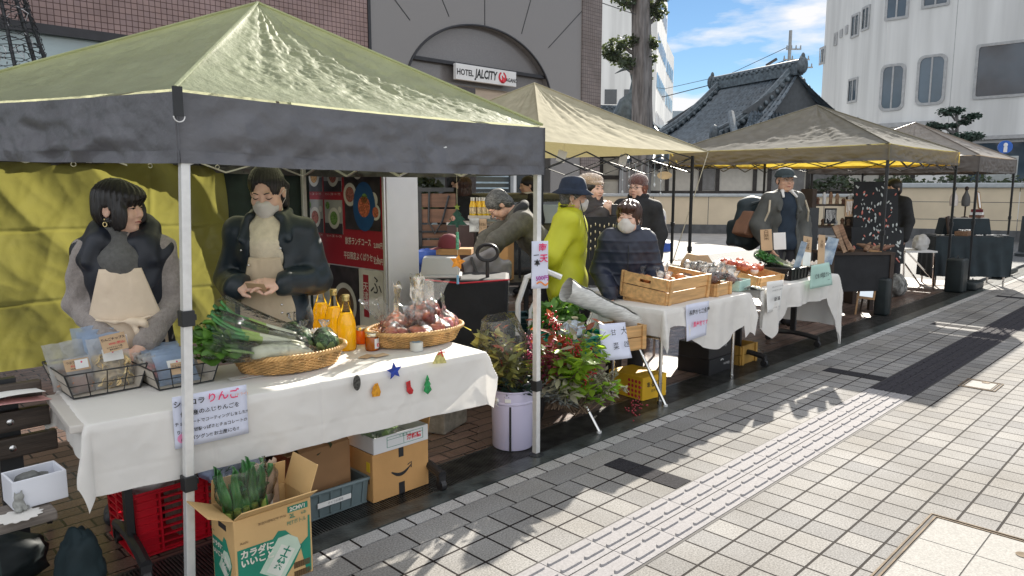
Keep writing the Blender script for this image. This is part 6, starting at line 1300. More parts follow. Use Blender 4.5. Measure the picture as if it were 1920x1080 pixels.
# ---------------- papers and bench at the left
o = thing('paper_sheets', 'white and pink sheets sticking out over the left end of the table', 'paper', (.57, 3.42, .715), .1); b = MB(); b.grid(lambda u, v: (-.15 + .26 * u, -.1 + .2 * v, .022 + .010 * math.sin(u * 3) - .012 * v), 8, 4); b.build('white_sheet', m_white, o, solid=.001); b = MB(); b.grid(lambda u, v: (-.17 + .30 * u, -.12 + .2 * v + .02 * u, -.004 + .012 * math.sin(u * 3 + 1) - .01 * v), 8, 4); b.build('pink_sheet', mat('pink_paper', (.72, .40, .38), .7), o, solid=.001)
m_wood = mat('weathered_wood', (.17, .145, .125), .8, var=.35, vs=7, bump=.5, bs=30, stretch=(.5, 6, 6)); m_woodd = mat('dark_stained_wood', (.06, .045, .035), .55, var=.35, vs=7, bump=.3, bs=30, stretch=(.5, 6, 6))
o = thing('park_bench', 'dark slatted bench back standing behind the left end of the table', 'bench', (.43, 3.46, 0), .0); 
for k, z in enumerate((.50, .61, .72)): b = MB(); b.box(-.6, .27 + .02 * (2 - k), -.02, .02, z - .042, z + .042); sl_ = b.build('slat', m_woodd, o, bevel=.006); b = MB(); b.T = Matrix.Translation((.15, -.02, z)) @ RX; b.lathe([(.014, 0), (.013, .004), (.008, .007), (0, .008)], 14); b.build('bolt', mat('steel', (.7, .7, .7), .25, metal=1), sl_, smooth=True)
[MB().box(q, q + .08, .02, .06, 0, .78).build('post', m_blk, o) for q in (.11, -.45)]; b = MB(); b.bar((.15, .06, .4), (.25, .45, .02), .02, .02); b.bar((.2, .06, .35), (.32, .3, .02), .02, .02); b.build('strut', m_blk, o)
o = thing('plank_seat', 'weathered grey plank seat at the lower left corner', 'bench', G(20, 965, .42), .0); b = MB(); b.box(-.75, .125, -.075, .11, -.035, .0); b.build('plank', m_wood, o, bevel=.008); b = MB(); b.box(-.5, -.05, -.05, .08, -.42, -.036); b.build('support', mat('dark_green_metal', (.012, .03, .028), .5), o)
PS = G(20, 965, .42)
o = thing('foam_box', 'white foam box holding grey stones on the plank seat', 'box', G(68, 935, .424), .05); b = MB(); w, d, h, t = .085, .07, .105, .008
for a in ((-w, w, -d, -d + t), (-w, w, d - t, d), (-w, -w + t, -d + t, d - t), (w - t, w, -d + t, d - t)): b.box(a[0], a[1], a[2], a[3], 0, h)
b.box(-w + t, w - t, -d + t, d - t, 0, .01); b.build('box', mat('white_foam', (.72, .74, .80), .6, var=.02), o, bevel=.003)
for i, (x, y, z, r) in enumerate(((-.02, -.0, .085, .03), (.025, .01, .075, .022), (.0, -.03, .07, .02))):
    q = thing('stone', ('largest grey stone in the foam box', 'smaller stone at the right in the foam box', 'small stone at the front in the foam box')[i], 'stone', F(0, 0, 0) and ST(o.location + Matrix.Rotation(A45, 3, 'Z') @ v3(x, y, 0)) + (.424 + z,), i); b = MB(); b.ell((0, 0, 0), (r * 1.4, r, r * .8), 9, 6, fn=lambda v: 1 + .25 * nz(v.x * 2 + i, v.y * 2, v.z * 2)); b.build('stone', mat('grey_stone', (.14, .145, .14), .8, var=.3, vs=20), q)
o = thing('cat_figurine', 'grey stone kitten figurine on a lace doily', 'figurine', G(36, 957, .427), .4); b = SDF(); b.ell((0, 0, .022), (.018, .02, .022)); b.ell((0, -.006, .05), (.016, .015, .014), None, .008); 
for i in (1, -1): b.cone((i * .009, -.004, .058), (i * .013, -.003, .07), .005, .002, .004); b.cone((i * .008, -.016, .02), (i * .008, -.02, .004), .006, .006, .006); b.ell((i * .013, -.012, .007), (.01, .013, .007), None, .005)
b.chain([(.012, .014, .006), (.026, .006, .006), (.026, -.012, .006)], [.005, .005, .004], .005); b.mesh('figure', mat('figurine_grey', (.27, .275, .26), .8, var=.15, vs=60), o, .003)
o = thing('lace_doily', 'white lace doily under the kitten figurine', 'doily', G(34, 968, .423), 0); b = MB(); b.prism([((.07 + .006 * math.cos(14 * a)) * math.cos(a), (.055 + .005 * math.cos(14 * a)) * math.sin(a)) for a in np.linspace(0, 2 * PI, 113)[:-1]], 0, .002); b.build('lace', m_cloth, o)
# ---------------- under the near table
def bin_(name, label, cat, st, rz, w, d, h, m, slots=False, tap=.03, rim=.012, group=None, ribs=False):
    o = thing(name, label, cat, st, rz, group); t = .008; b = MB(); W, D = w / 2, d / 2
    def side(A, B, n):      # bar grid wall between two bottom points
        rows = 8
        for k in range(n + 1):
            q = k / n; p = Vector(A).lerp(Vector(B), q); c = 1; b.bar((p.x * (1 - tap), p.y * (1 - tap), .0), (p.x, p.y, h), .030, t)
        for k in range(rows + 1):
            z = h * k / rows; f = (1 - tap) + tap * k / rows; b.bar((A[0] * f, A[1] * f, z), (B[0] * f, B[1] * f, z), .014 if 0 < k < rows else .03, t)
    C_ = [(-W, -D, 0), (W, -D, 0), (W, D, 0), (-W, D, 0)]
    if slots:
        for k in range(4): side(C_[k], C_[(k + 1) % 4], 5 if k % 2 == 0 else 3)
        for k in (0, 2):
            A, B = Vector(C_[k]), Vector(C_[(k + 1) % 4])
            for q0, q1 in ((0.02, .18), (.42, .58), (.82, .98)):
                p, q = A.lerp(B, q0), A.lerp(B, q1); b.add([(p.x * .985, p.y * .985, 0.01), (q.x * .985, q.y * .985, .01), (q.x, q.y, h), (p.x, p.y, h)], [(0, 1, 2, 3)])
    else:
        for k in range(4):
            A, B = C_[k], C_[(k + 1) % 4]; f = 1 - tap; b.hexa([(A[0] * f, A[1] * f, 0), (B[0] * f, B[1] * f, 0), (B[0] * f * .97, B[1] * f * .97, 0), (A[0] * f * .97, A[1] * f * .97, 0), (A[0], A[1], h), (B[0], B[1], h), (B[0] * .97, B[1] * .97, h), (A[0] * .97, A[1] * .97, h)])
            if ribs:
                for q in np.linspace(.08, .92, 6): p = Vector(A).lerp(Vector(B), q); b.bar((p.x * f * 1.01, p.y * f * 1.01, .01), (p.x * 1.01, p.y * 1.01, h), .012, .012)
    b.box(-W * .96, W * .96, -D * .96, D * .96, 0, .008); b.build('shell', m, o); r = MB(); r.tube([(-W, -D, h), (W, -D, h), (W, D, h), (-W, D, h)], rim, 6, closed=True); r.build('rim', m, o, smooth=True); return o
m_redp = mat('red_plastic', (.55, .008, .022), .35, var=.08, vs=8)
RC = G(265, 1050); bin_('plastic_crate', 'red slotted plastic crate under the left end of the near table', 'crate', (RC[0] + .235, RC[1] + .17, .012), 0, .50, .34, .265, m_redp, slots=True)
def lumpbag(label, st, rz, r, m, seed=0, sq=(1, 1, 1), tie=True, cat='bag', name='plastic_bag'):
    o = thing(name, label, cat, st, rz); b = MB(); b.ell((0, 0, r * .8), (r * sq[0], r * sq[1], r * sq[2]), 30, 22, fn=lambda d: 1 + .22 * nz(d.x * 2 + seed, d.y * 2, d.z * 2) + .10 * (1 - 2 * abs(nz(d.x * 5 + seed, d.y * 5, d.z * 5))) + .05 * nz(d.x * 12, d.y * 12, d.z * 12 + seed)); b.build('bag', m, o, smooth='all')
    if tie: b = MB(); b.lathe([(.012, 0), (.008, .02), (.03, .06), (.04, .08)], 12, (0, 0, r * 1.6)); ob = b.build('knot', m, o, smooth='all'); [setattr(v, 'co', v.co + noise.noise_vector(v.co * 40) * .015) for v in ob.data.vertices]
    return o
m_wbag = mat('white_plastic_bag', (.70, .69, .68), .35, var=.04, bump=.5, bs=18, tr=.25); m_mag = mat('magenta_film', (.55, .14, .32), .15, var=.4, vs=9, bump=.7, bs=18, tr=.3, trc=(.7, .2, .4), coat=.6)
lumpbag('white plastic bag stuffed in the left of the red crate', (RC[0] + .10, RC[1] + .14, .22), 0, .095, m_wbag, 1, (1.2, .9, .8)); lumpbag('shiny magenta wrapped bundle in the red crate', (RC[0] + .30, RC[1] + .17, .22), 0, .10, m_mag, 2, (1.15, .8, 1.05), tie=False); lumpbag('second white bag at the back of the red crate', (RC[0] + .17, RC[1] + .22, .25), .4, .085, m_wbag, 6, (1.2, 1, .8), tie=False)
def carton(label, st, rz, w, d, h, flaps=(), m=None, mi=None, open_=True, name='cardboard_box', group=None):
    o = thing(name, label, 'box', st, rz, group); t = .005; W, D = w / 2, d / 2; b = MB()
    for a in ((-W, W, -D, -D + t), (-W, W, D - t, D), (-W, -W + t, -D + t, D - t), (W - t, W, -D + t, D - t)): b.box(a[0], a[1], a[2], a[3], 0, h)
    b.box(-W + t, W - t, -D + t, D - t, 0, t)
    if not open_: b.box(-W + t, W - t, -D + t, D - t, h - t, h)
    b.build('walls', m or m_card, o, bevel=.0015, seg=1)
    for (k, ang, ln) in flaps:       # k: 0 front 1 right 2 back 3 left; ang from vertical outward
        f = MB(); s_, c_ = math.sin(ang), math.cos(ang); L2 = W if k in (0, 2) else D
        def pt(u, v): 
            o_ = v * ln * s_; z = h + v * ln * c_ + .001; return {0: (u, -D + t / 2 - o_, z), 1: (W - t / 2 + o_, u, z), 2: (u, D - t / 2 + o_, z), 3: (-W + t / 2 - o_, u, z)}[k]
        f.grid(lambda u, v: pt((u * 2 - 1) * (L2 - .004), v), 2, 2); f.build('flap', m or m_card, o, solid=.004)
    return o
# tea carton
TCc = G(500, 1062); tw, td, th = .315, .215, .315; A_ = G(400, 1080); tc_st = (1.245, 2.655, .0)
tea = carton('open tea carton with green printing standing in front of the near table', tc_st, -.02, tw, td, th, ((0, .95, .085), (1, .35, .13), (2, -.15, .10), (3, 1.15, .10)), m=mat('tea_carton', (.60, .39, .17), .75, var=.06, vs=6, bump=.05, bs=90))
m_grn = mat('print_green', (.012, .22, .14), .6); m_brnink = mat('brown_ink', (.12, .07, .03), .7); m_pale = mat('print_pale', (.50, .62, .50), .6)
def printed_front(o, w, d, h, side=None):
    M0 = Matrix.Translation((0, -d / 2 - .0005, 0)) if side is None else Matrix.Translation((-w / 2 - .0005, 0, 0)) @ Matrix.Rotation(-PI / 2, 4, 'Z'); W = w if side is None else d
    b = MB(); b.T = M0 @ RX; hw = W / 2 - .008; b.prism([(-hw, 0.01), (-hw, h * .62), (hw * (-.05), h * .62), (hw * .1, h * .70), (hw * .3, h * .68), (hw * .62, h * .50), (hw * .75, h * .40), (hw * .5, h * .2), (hw * .2, 0.01)], 0, .0007); b.build('green_print', m_grn, o)
    if side is None:
        b = MB(); b.T = M0 @ RX; b.prism([(hw * .86, .01), (hw, .01), (hw, h * .78), (hw * .95, h * .78), (hw * .93, h * .5), (hw * .70, h * .42)], 0, .0007); b.build('green_edge', m_grn, o)
    b = MB(); b.T = M0 @ Matrix.Translation((hw * .18, -.0012, h * .36)) @ Matrix.Rotation(.62, 4, 'Y') @ RX; s = W * .24; b.prism([(-s * .75, -s * 1.1), (s * .75, -s * 1.1), (s * .75, s * .75), (s * .3, s * 1.1), (-s * .3, s * 1.1), (-s * .75, s * .75)], 0, .0007); b.build('bottle_print', m_pale, o)
    b = MB(); b.T = M0 @ Matrix.Translation((hw * .18, -.0020, h * .34)) @ Matrix.Rotation(.62, 4, 'Y') @ RX; b.prism([(-s * .45, -s * .9), (s * .45, -s * .9), (s * .45, s * .6), (-s * .45, s * .6)], 0, .0006); b.build('label_print', mat('print_white', (.66, .68, .60), .6), o)
    T = lambda t, x, z, sz, m, rot=0., **k: text(t, sz, m, o, M0 @ Matrix.Translation((x, -.0032, z)) @ Matrix.Rotation(rot, 4, 'Y') @ PL(), **k)
    k = W / .315
    T('カラダに', -hw * .48, h * .545, .034 * k, mat('print_cream', (.72, .70, .60), .6), 0, bold=.0015); T('いいこと', -hw * .48, h * .435, .034 * k, MATS['print_cream'], 0, bold=.0015); T('十六茶', hw * .20, h * .34, .034 * k, m_grn, .62 - PI / 2 + PI / 2, bold=.0012) if side else T('十\n六\n茶', hw * .18, h * .33, .038, m_grn, .62, bold=.0012, leading=.8)
    T('Asahi', -hw * .82, h * .70, .015 * k, m_brnink, 0)
    if side is None:
        T('2CMV1', hw * .66, h * .93, .022, MATS['print_cream'], 0, bold=.0008); T('2L', hw * .50, h * .84, .024, m_grn, bold=.0004); T('6本', hw * .83, h * .84, .016, m_grn); T('PETボトル', hw * .62, h * .755, .021, m_grn, sx=.85); T('製造所固有記号 09/50', -hw * .05, h * .87, .012, m_brnink)
        b = MB(); b.T = M0 @ RX; b.prism([(hw * .38, h * .89), (hw * .96, h * .89), (hw * .96, h * .97), (hw * .38, h * .97)], 0, .0007); b.build('code_panel', m_grn, o); b = MB()
        for i in range(2):
            for q in range(22): x = hw * .50 + q * .0032; b.box(x, x + (.0018 if q % 3 else .0026), -d / 2 - .002, -d / 2 - .0004, h * (.13 - .12 * i), h * (.21 - .12 * i))
        b.build('barcode', m_brnink, o)
    else:
        b = MB(); b.T = M0; b.box(-.035, .035, -.001, .004, h * .80, h * .87); b.build('hand_hole', m_ink, o)
printed_front(tea, tw, td, th); printed_front(tea, tw, td, th, side='L')
def bag_of_leeks(label, st, rz, L_, seed, n=5):
    o = thing('leek_bag', label, 'leeks', st, rz); rs = random.Random(seed); g = MB(); y = MB()
    for i in range(n):
        x = (i - (n - 1) / 2) * .034; q = rs.uniform(-.02, .02)
        for k in range(3): g.grid(lambda u, v, k=k: (x + q * v + (u - .5) * .034 * (1 - .85 * v ** 4), .006 * k + .014 * math.cos((u - .5) * 4) + .03 * v * v * (k - 1) + .008 * math.sin(v * 9 + i + k), .05 + (L_ * (.75 + .22 * math.sin(i * 2.3 + k))) * v), 4, 14)
        y.tube([(x, .0, .0), (x, 0, .09)], [.014, .016], 10)
    g.build('green_leaves', m_lgreen, o, smooth='all', solid=.001); y.build('pale_stems', m_lyel, o, smooth=True); f = MB()
    f.grid(lambda u, v: ((.03 + .075 * min(1, v * 1.6)) * math.cos(2 * PI * u), (.02 + .030 * min(1, v * 2)) * math.sin(2 * PI * u), -.01 + (L_ + .03) * v), 30, 24, True); ob = f.build('film', m_film, o, smooth='all')
    for v in ob.data.vertices: v.co += noise.noise_vector(v.co * 20 + Vector((seed * 3, 0, 0))) * .014 + noise.noise_vector(v.co * 60) * .005
    return o
q = bag_of_leeks('bag of leek greens standing in the open tea carton', (tc_st[0] - .055, tc_st[1] + .0, .225), .0, .235, 3); q.rotation_euler[1] = -.10
q = bag_of_leeks('second film bag of dark leaves behind the leeks in the tea carton', (tc_st[0] - .0, tc_st[1] + .05, .215), .5, .20, 6, 4); q.rotation_euler[1] = .12
o = thing('kraft_bag', 'crumpled kraft paper bag folded open inside the tea carton', 'bag', (tc_st[0] + .06, tc_st[1] + .085, .2), .05, rx=-.06); b = MB(); b.grid(lambda u, v: ((u - .5) * .13, -.02 * math.sin(PI * u) + .01 * nz(u * 4, v * 4, 1), v * .235 + .006 * math.sin(u * 30) * (v > .95)), 16, 16); b.build('paper', mat('kraft_paper', (.50, .37, .27), .75, var=.1, vs=8, bump=.5, bs=25), o, smooth='all', solid=.002); b = MB(); b.box(-.025, .02, -.026, -.024, .05, .10); b.build('label', m_white, o)
# grey tub, brown box, smiling box
GT = G(690, 945); bin_('plastic_tub', 'low grey-green plastic tub beside the smiling carton', 'tub', (GT[0] - .17, GT[1] + .165, .006), .0, .36, .32, .125, mat('grey_green_plastic', (.13, .175, .185), .45, var=.08, vs=8), ribs=True, tap=.06)
o = thing('tape_strip', 'white strip of tape with faded handwriting on the grey tub', 'label', (GT[0] - .18, GT[1] + .001, .075), 0); b = MB(); b.box(-.095, .085, -.003, -.001, -.012, .012); b.build('tape', m_white, o); text('みどり公民館', .014, MATS['pole_grey'], o, PL(0, -.0045, 0), wob=.2)
carton('brown carton with torn top standing in the grey tub', (GT[0] - .19, GT[1] + .185, .016), .04, .28, .23, .31, ((0, -.9, .05), (3, 1.6, .06)), m=mat('cardboard_dark', (.30, .165, .075), .8, var=.1, vs=5))
q = thing('leaf_bundle', 'dark leafy vegetables in film inside the brown carton', 'greens', (GT[0] - .19, GT[1] + .18, .27), 0); lf = MB(); rs = random.Random(4); leafcloud(lf, (0, 0, .05), (.11, .08, .05), 120, .06, rs); lf.build('leaves', m_leafd, q); veg_film(q, [(-.12, 0, .05), (-.06, 0, .06), (.06, 0, .06), (.12, 0, .05)], [.03, .07, .07, .03], seed=4)
AZ = G(697, 948); az_st = (AZ[0] + .185, AZ[1] + .14, .006); aw, ad, ah = .345, .275, .245
amz = carton('big brown carton with a smile arrow under the near table', az_st, .0, aw, ad, ah, ((2, .05, .14), (1, .2, .13)), m=m_cardl)
b = MB(); c = [(-.062 + .124 * q, -ad / 2 - .0012, .128 - .030 * math.sin(PI * q) + .012 * q) for q in np.linspace(0, 1, 16)]; b.tube(c, [.0015 + .0085 * math.sin(PI * (.08 + .92 * q)) for q in np.linspace(0, 1, 16)], 6); b.tube([(.038, -ad / 2 - .0012, .142), (.062, -ad / 2 - .0012, .152), (.060, -ad / 2 - .0012, .122)], .0035, 6); ob = b.build('smile_print', m_ink, amz)
for v in ob.data.vertices: v.co.y = -ad / 2 - .0006 + (v.co.y + ad / 2) * .1
b = MB(); b.box(-.018, .018, -ad / 2 - .0014, -ad / 2 + .01, 0.001, .062); b.box(-.016, .014, -ad / 2 - .0014, -ad / 2 + .01, .195, .243); b.build('tape', m_ink, amz)
b = MB(); b.box(-aw / 2 - .0012, -aw / 2, -.115, -.085, .15, .20); b.build('yellow_label', mat('label_yellow', (.75, .55, .03), .6), amz); text('on', .06, m_ink, amz, Matrix.Translation((-aw / 2 - .0015, -.08, .11)) @ Matrix.Rotation(-PI / 2, 4, 'Z') @ PL(), bold=.002)
wb_ = carton('white carton marked in red resting on the smiling carton', (az_st[0] + .0, az_st[1] - .012, ah + .007), .0, .335, .265, .082, m=mat('white_carton', (.70, .71, .72), .6, var=.02))
text('満杯詰', .030, MATS['red_ink'], wb_, PL(.075, -.1345, .042), bold=.001); b = MB()
for a in ((-.09, -.088, .018, .07), (.012, .0135, .018, .07), (.132, .134, .018, .07)): b.box(a[0], a[1], -.1338, -.132, a[2], a[3])
for z in (.018, .07, .056): b.box(-.09, .134, -.1338, -.132, z, z + .0015)
b.build('table_print', m_grn, wb_); text('サ  回  数  ロ', .013, m_grn, wb_, PL(.02, -.1345, .063))
q = thing('leaf_bundle', 'pale leafy greens in film piled in the white carton', 'greens', (az_st[0] - .05, az_st[1] - .02, ah + .03), 0); lf = MB(); rs = random.Random(11); leafcloud(lf, (0, 0, .06), (.09, .08, .05), 150, .05, rs); lf.build('leaves', m_cab, q); veg_film(q, [(-.11, 0, .05), (-.05, 0, .075), (.05, 0, .07), (.11, 0, .05)], [.03, .085, .08, .03], seed=14, m=m_film2)
lumpbag('blue and white packets behind the tea carton', (1.32, 3.05, .26), 0, .10, mat('blue_white_packet', (.35, .42, .6), .3, var=.5, vs=12, bump=.4), 9, (1.3, .8, .8), tie=False)
carton('wooden box standing behind the red crate under the table', (1.25, 3.28, .0), 0, .26, .18, .40, m=mat('pinkish_wood', (.24, .17, .14), .7, var=.2, vs=6, stretch=(6, 6, .6)), open_=False)
lumpbag('dark teal cloth bag hanging at the left of the red crate', (.68, 3.0, .03), 0, .10, mat('teal_cloth', (.012, .028, .034), .8, var=.25, vs=8), 12, (.8, .7, 1.5), tie=False)
lumpbag('dark sack on the ground below the plank seat', (.42, 3.25, .0), 0, .15, mat('black_sack', (.014, .022, .024), .6, var=.3), 15, (1.3, .8, .8), tie=False)
CB = G(865, 805); o = thing('concrete_block', 'concrete weight block with a round hole behind the bucket', 'block', (CB[0] - .06, CB[1] + .14, .004), .35); b = MB(); b.box(-.15, .15, -.12, .12, 0, .2); b.build('block', mat('concrete', (.27, .25, .21), .9, var=.2, vs=20, bump=.5, bs=60), o, bevel=.012); b = MB(); b.cyl((.151, 0, .1), (.146, 0, .1), .07, n=20); b.build('hole', m_ink, o)
# ---------------- purple bucket with cut branches
BK = G(967, 846); bk_st = (BK[0] + .055, BK[1] + .08, .008)
o = thing('bucket', 'lilac enamel bucket holding cut branches beside the tent post', 'bucket', bk_st, 0); b = MB(); b.lathe([(0, .0), (.118, .0), (.122, .006), (.128, .275), (.1325, .280), (.1325, .288), (.129, .292), (.131, .345), (.136, .350), (.136, .358), (.130, .358), (.126, .30), (0, .29)], 44); b.build('shell', mat('lilac_enamel', (.64, .61, .80), .28, var=.02, vs=3, coat=.4), o, smooth=True)
b = MB(); b.T = Matrix.Rotation(-.9, 4, 'Z'); b.box(-.006, .006, -.130, -.124, 0, .27); b.build('seam', m_ink, o); b = MB(); b.T = Matrix.Rotation(-1.0, 4, 'Z') ; b.box(-.018, .018, -.1345, -.131, .296, .318); b.build('label', m_white, o)
for i in (1, -1): b = MB(); b.ell((i * .134, 0, .30), (.012, .02, .018), 10, 6); b.tube([(i * .14, -.0, .30), (i * .148, -.01, .28), (i * .14, -.02, .27)], .003, 5); b.build('handle_lug', MATS['brushed_aluminium'], o, smooth=True)
def branches(label, st, rz, specs, mats, film=None, seed=0, name='cut_branches', cat='branches'):
    """specs: (n, length, spread, lean xy, leaf size, leaf count per stem, material index, droop)"""
    o = thing(name, label, cat, st, rz); rs = random.Random(seed); s = MB(); lv = [MB() for _ in mats]
    for (n, L_, sp, ln, ls, lc, mi, dr) in specs:
        for i in range(n):
            d = Vector((rs.gauss(ln[0], sp), rs.gauss(ln[1], sp), 1)).normalized(); k = rs.uniform(.7, 1.08) * L_; b0 = Vector((rs.gauss(0, .03), rs.gauss(0, .03), 0)); p1 = b0 + d * k * .5; p2 = b0 + d * k + Vector((d.x, d.y, 0)) * dr + Vector((0, 0, -dr)); s.tube([b0, p1, p2], [.004, .003, .0012], 5)
            for j in range(lc):
                q = rs.uniform(.35, 1.03); p = b0.lerp(p1, q * 2) if q < .5 else p1.lerp(p2, q * 2 - 1); a = rs.uniform(0, 2 * PI); ld = Vector((math.cos(a), math.sin(a), rs.uniform(-.5, .8))).normalized(); sd = ld.cross(Vector((rs.gauss(0, .5), rs.gauss(0, .5), 1))).normalized(); nn = ld.cross(sd); w = ls * .19; L2 = ls * rs.uniform(.65, 1.25)
                lv[mi].add([p, p + ld * L2 * .3 + sd * w, p + ld * L2 * .65 + sd * w * .8 + nn * L2 * .06, p + ld * L2 + nn * L2 * .12, p + ld * L2 * .65 - sd * w * .8 + nn * L2 * .06, p + ld * L2 * .3 - sd * w], [(0, 1, 2, 3), (0, 3, 4, 5)])
    s.build('stems', mat('twig', (.16, .11, .07), .8), o)
    for m_, l in zip(mats, lv):
        if l.f: l.build('leaves', m_, o, smooth='all')
    if film: veg_film(o, [(0, 0, .0), (film[0] * .3, film[1] * .3, film[2] * .35), (film[0] * .7, film[1] * .7, film[2] * .7), (film[0], film[1], film[2])], [.05, .10, .15, film[3]], seed=seed)
    return o
m_l1 = mat('olive_leaf', (.16, .17, .055), .5, var=.35, vs=8, tr=.35, trc=(.4, .4, .08)); m_l2 = mat('yellow_leaf', (.50, .46, .14), .5, var=.3, vs=8, tr=.4, trc=(.8, .7, .15)); m_l3 = mat('russet_leaf', (.28, .07, .03), .5, var=.4, vs=9, tr=.3, trc=(.6, .15, .05)); m_l4 = mat('nandina_leaf', (.16, .26, .03), .45, var=.4, vs=8, tr=.45, trc=(.5, .75, .06)); m_l5 = mat('fir_dark', (.03, .06, .045), .6, var=.4, vs=9); m_l6 = mat('dry_grass', (.36, .34, .24), .7, var=.25, vs=12, tr=.2); m_l7 = mat('pink_leaf', (.40, .08, .14), .5, var=.4, vs=10, tr=.3)
branches('film wrapped branches with olive and yellow leaves standing in the lilac bucket', (bk_st[0], bk_st[1], .28), 0, [(26, .42, .16, (-.22, .0), .075, 22, 0, .03), (9, .46, .14, (-.30, .05), .10, 12, 1, .03), (8, .48, .14, (-.42, .06), .06, 9, 2, .02), (18, .20, .30, (-.05, -.1), .06, 26, 3, .01)], [m_l1, m_l2, m_l3, m_l5], film=(-.10, .02, .52, .10), seed=21)
BR = (3.33, 2.98, .24)
def berries(o, cs, seed, m=None, r=.0065, n=26):
    rs = random.Random(seed)
    for c in cs:
        b = MB()
        for i in range(n):
            p = Vector(c) + Vector((rs.gauss(0, .022), rs.gauss(0, .022), rs.gauss(0, .03))); b.ell(p, r, 7, 5)
        b.build('berry_cluster', m or mat('red_berry', (.42, .006, .012), .25, coat=.4), o, smooth='all')
nb = branches('big nandina bouquet with bright green leaves and red berries by the aisle', (3.30, 2.90, .20), 0, [(18, .46, .28, (.18, -.15), .095, 18, 0, .05), (10, .30, .4, (.40, -.3), .11, 12, 0, .06), (9, .58, .2, (.35, -.1), .07, 16, 0, .05), (8, .62, .16, (-.05, .05), .09, 12, 1, .04), (7, .60, .2, (.2, .15), .08, 10, 2, .03), (10, .48, .14, (-.28, .0), .05, 20, 3, .04), (16, .30, .2, (-.20, -.2), .09, 14, 2, .06)], [m_l4, m_l3, m_l6, m_l7], seed=33)
berries(nb, [(.05, -.10, .32), (.10, -.13, .27), (.02, -.08, .40), (.15, -.12, .22), (.07, -.14, .20), (.20, -.1, .33), (-.02, .03, .55), (.0, .02, .50)], 5)
berries(nb, [(-.22, .0, .42), (-.24, .02, .36), (-.19, .02, .46)], 9, mat('pink_berry', (.5, .05, .12), .35), .006, 22)
lb = branches('silvery dry grass and baby breath lying in clear film below the nandina', (3.45, 2.86, .14), 0, [(26, .34, .35, (.9, -.5), .04, 26, 0, .02), (26, .36, .3, (-1.1, .3), .05, 26, 1, .02), (6, .30, .2, (1.2, -.8), .11, 9, 2, .0)], [m_l6, mat('grey_sprig', (.30, .32, .30), .7, var=.3), mat('fresh_leaf', (.26, .48, .04), .4, var=.3, vs=6, tr=.5, trc=(.6, .95, .1))], seed=40)
berries(lb, [(.30, -.2, .0), (.34, -.22, .02)], 12, mat('dark_red_stem', (.22, .02, .03), .5), .006, 20)
# ================================================================== OTHER STALLS
def board(b, x0, x1, y0, y1, z0, z1): return b.box(x0, x1, y0, y1, z0, z1)
m_redposter = mat('poster_red', (.32, .015, .030), .45, var=.08, vs=3); m_wht2 = mat('sign_white', (.74, .74, .74), .45, var=.03); m_dkp = mat('poster_dark', (.035, .028, .035), .4, var=.4, vs=12); m_dish = mat('dish_white', (.55, .53, .48), .4); m_bluep = mat('dish_blue', (.02, .08, .22), .35); m_food = [mat('food_%d' % i, c, .6, var=.5, vs=90) for i, c in enumerate(((.45, .12, .06), (.40, .22, .08), (.30, .10, .08), (.12, .22, .06)))]
mb_ = thing('menu_board', 'tall red menu board with dish photographs and a white side panel', 'sign board', (3.15, 4.46, 0), 0)
b = MB(); b.box(.012, .30, 0, 1.16, .06, 2.25); b.build('cabinet', m_wht2, mb_, bevel=.006); b = MB(); b.box(0, .012, .02, 1.14, .93, 2.2); b.build('red_poster', m_redposter, mb_)
b = MB(); b.box(-.012, .0, 1.13, 1.16, .1, 2.22); b.box(-.012, 0, 0, .025, .1, 2.22); b.build('edge_trim', MATS['brushed_aluminium'], mb_)
MP = Matrix.Translation((-.003, 0, 0)) @ Matrix.Rotation(-PI / 2, 4, 'Z')     # text plane facing -x ; plane x = -local y
def disc(b, y, z, ry, rz_, x, n=22): b.add([(x, y + ry * math.cos(2 * PI * k / n), z + rz_ * math.sin(2 * PI * k / n)) for k in range(n)], [tuple(range(n))])
pic = MB(); pic.k = 0
for i in range(3):
    for j in range(2):
        y = 1.0 - .29 * j; z = 1.98 - .335 * i - (0 if True else 0)
        pic.k = 0; pic.box(-.004, 0, y - .13, y + .13, z - .135, z + .135)
        pic.k = 1; pic.box(-.0052, -.004, y - .13, y + .13, z - .135, z - .02 - .03 * j)
        pic.k = 2; disc(pic, y - .01, z - .01, .085, .085, -.0062); pic.k = 3 + (i + j) % 4; disc(pic, y - .01, z - .01, .055, .055, -.0072)
        pic.k = 2; disc(pic, y - .10, z + .06, .025, .025, -.0062); pic.k = 6; disc(pic, y + .08, z + .09, .03, .03, -.0064)
pic.k = 1; pic.box(-.004, 0, .06, .54, 1.22, 2.16)
for (y, z, r, k) in ((.30, 2.06, .085, 2), (.17, 1.90, .08, 2), (.17, 1.90, .055, 3), (.47, 1.78, .05, 2), (.50, 1.68, .055, 2), (.47, 1.78, .03, 4), (.35, 1.67, .065, 2), (.35, 1.67, .04, 4), (.46, 1.49, .09, 2), (.46, 1.49, .06, 5), (.13, 1.70, .06, 4), (.15, 1.45, .06, 2), (.12, 1.36, .06, 2), (.12, 1.36, .04, 3), (.27, 1.40, .15, 7), (.27, 1.40, .08, 3), (.26, 1.46, .04, 6)): pic.k = k; disc(pic, y, z, r, r * (1.25 if r > .14 else 1), -.0055 - .0012 * (k in (3, 4, 5, 6)) - .0006 * (k == 7))
pic.build('dish_photos', [mat('photo_grey', (.32, .32, .31), .5), m_dkp, m_dish, *m_food, m_bluep], mb_)
ptxt = mat('poster_text', (.70, .62, .58), .6)
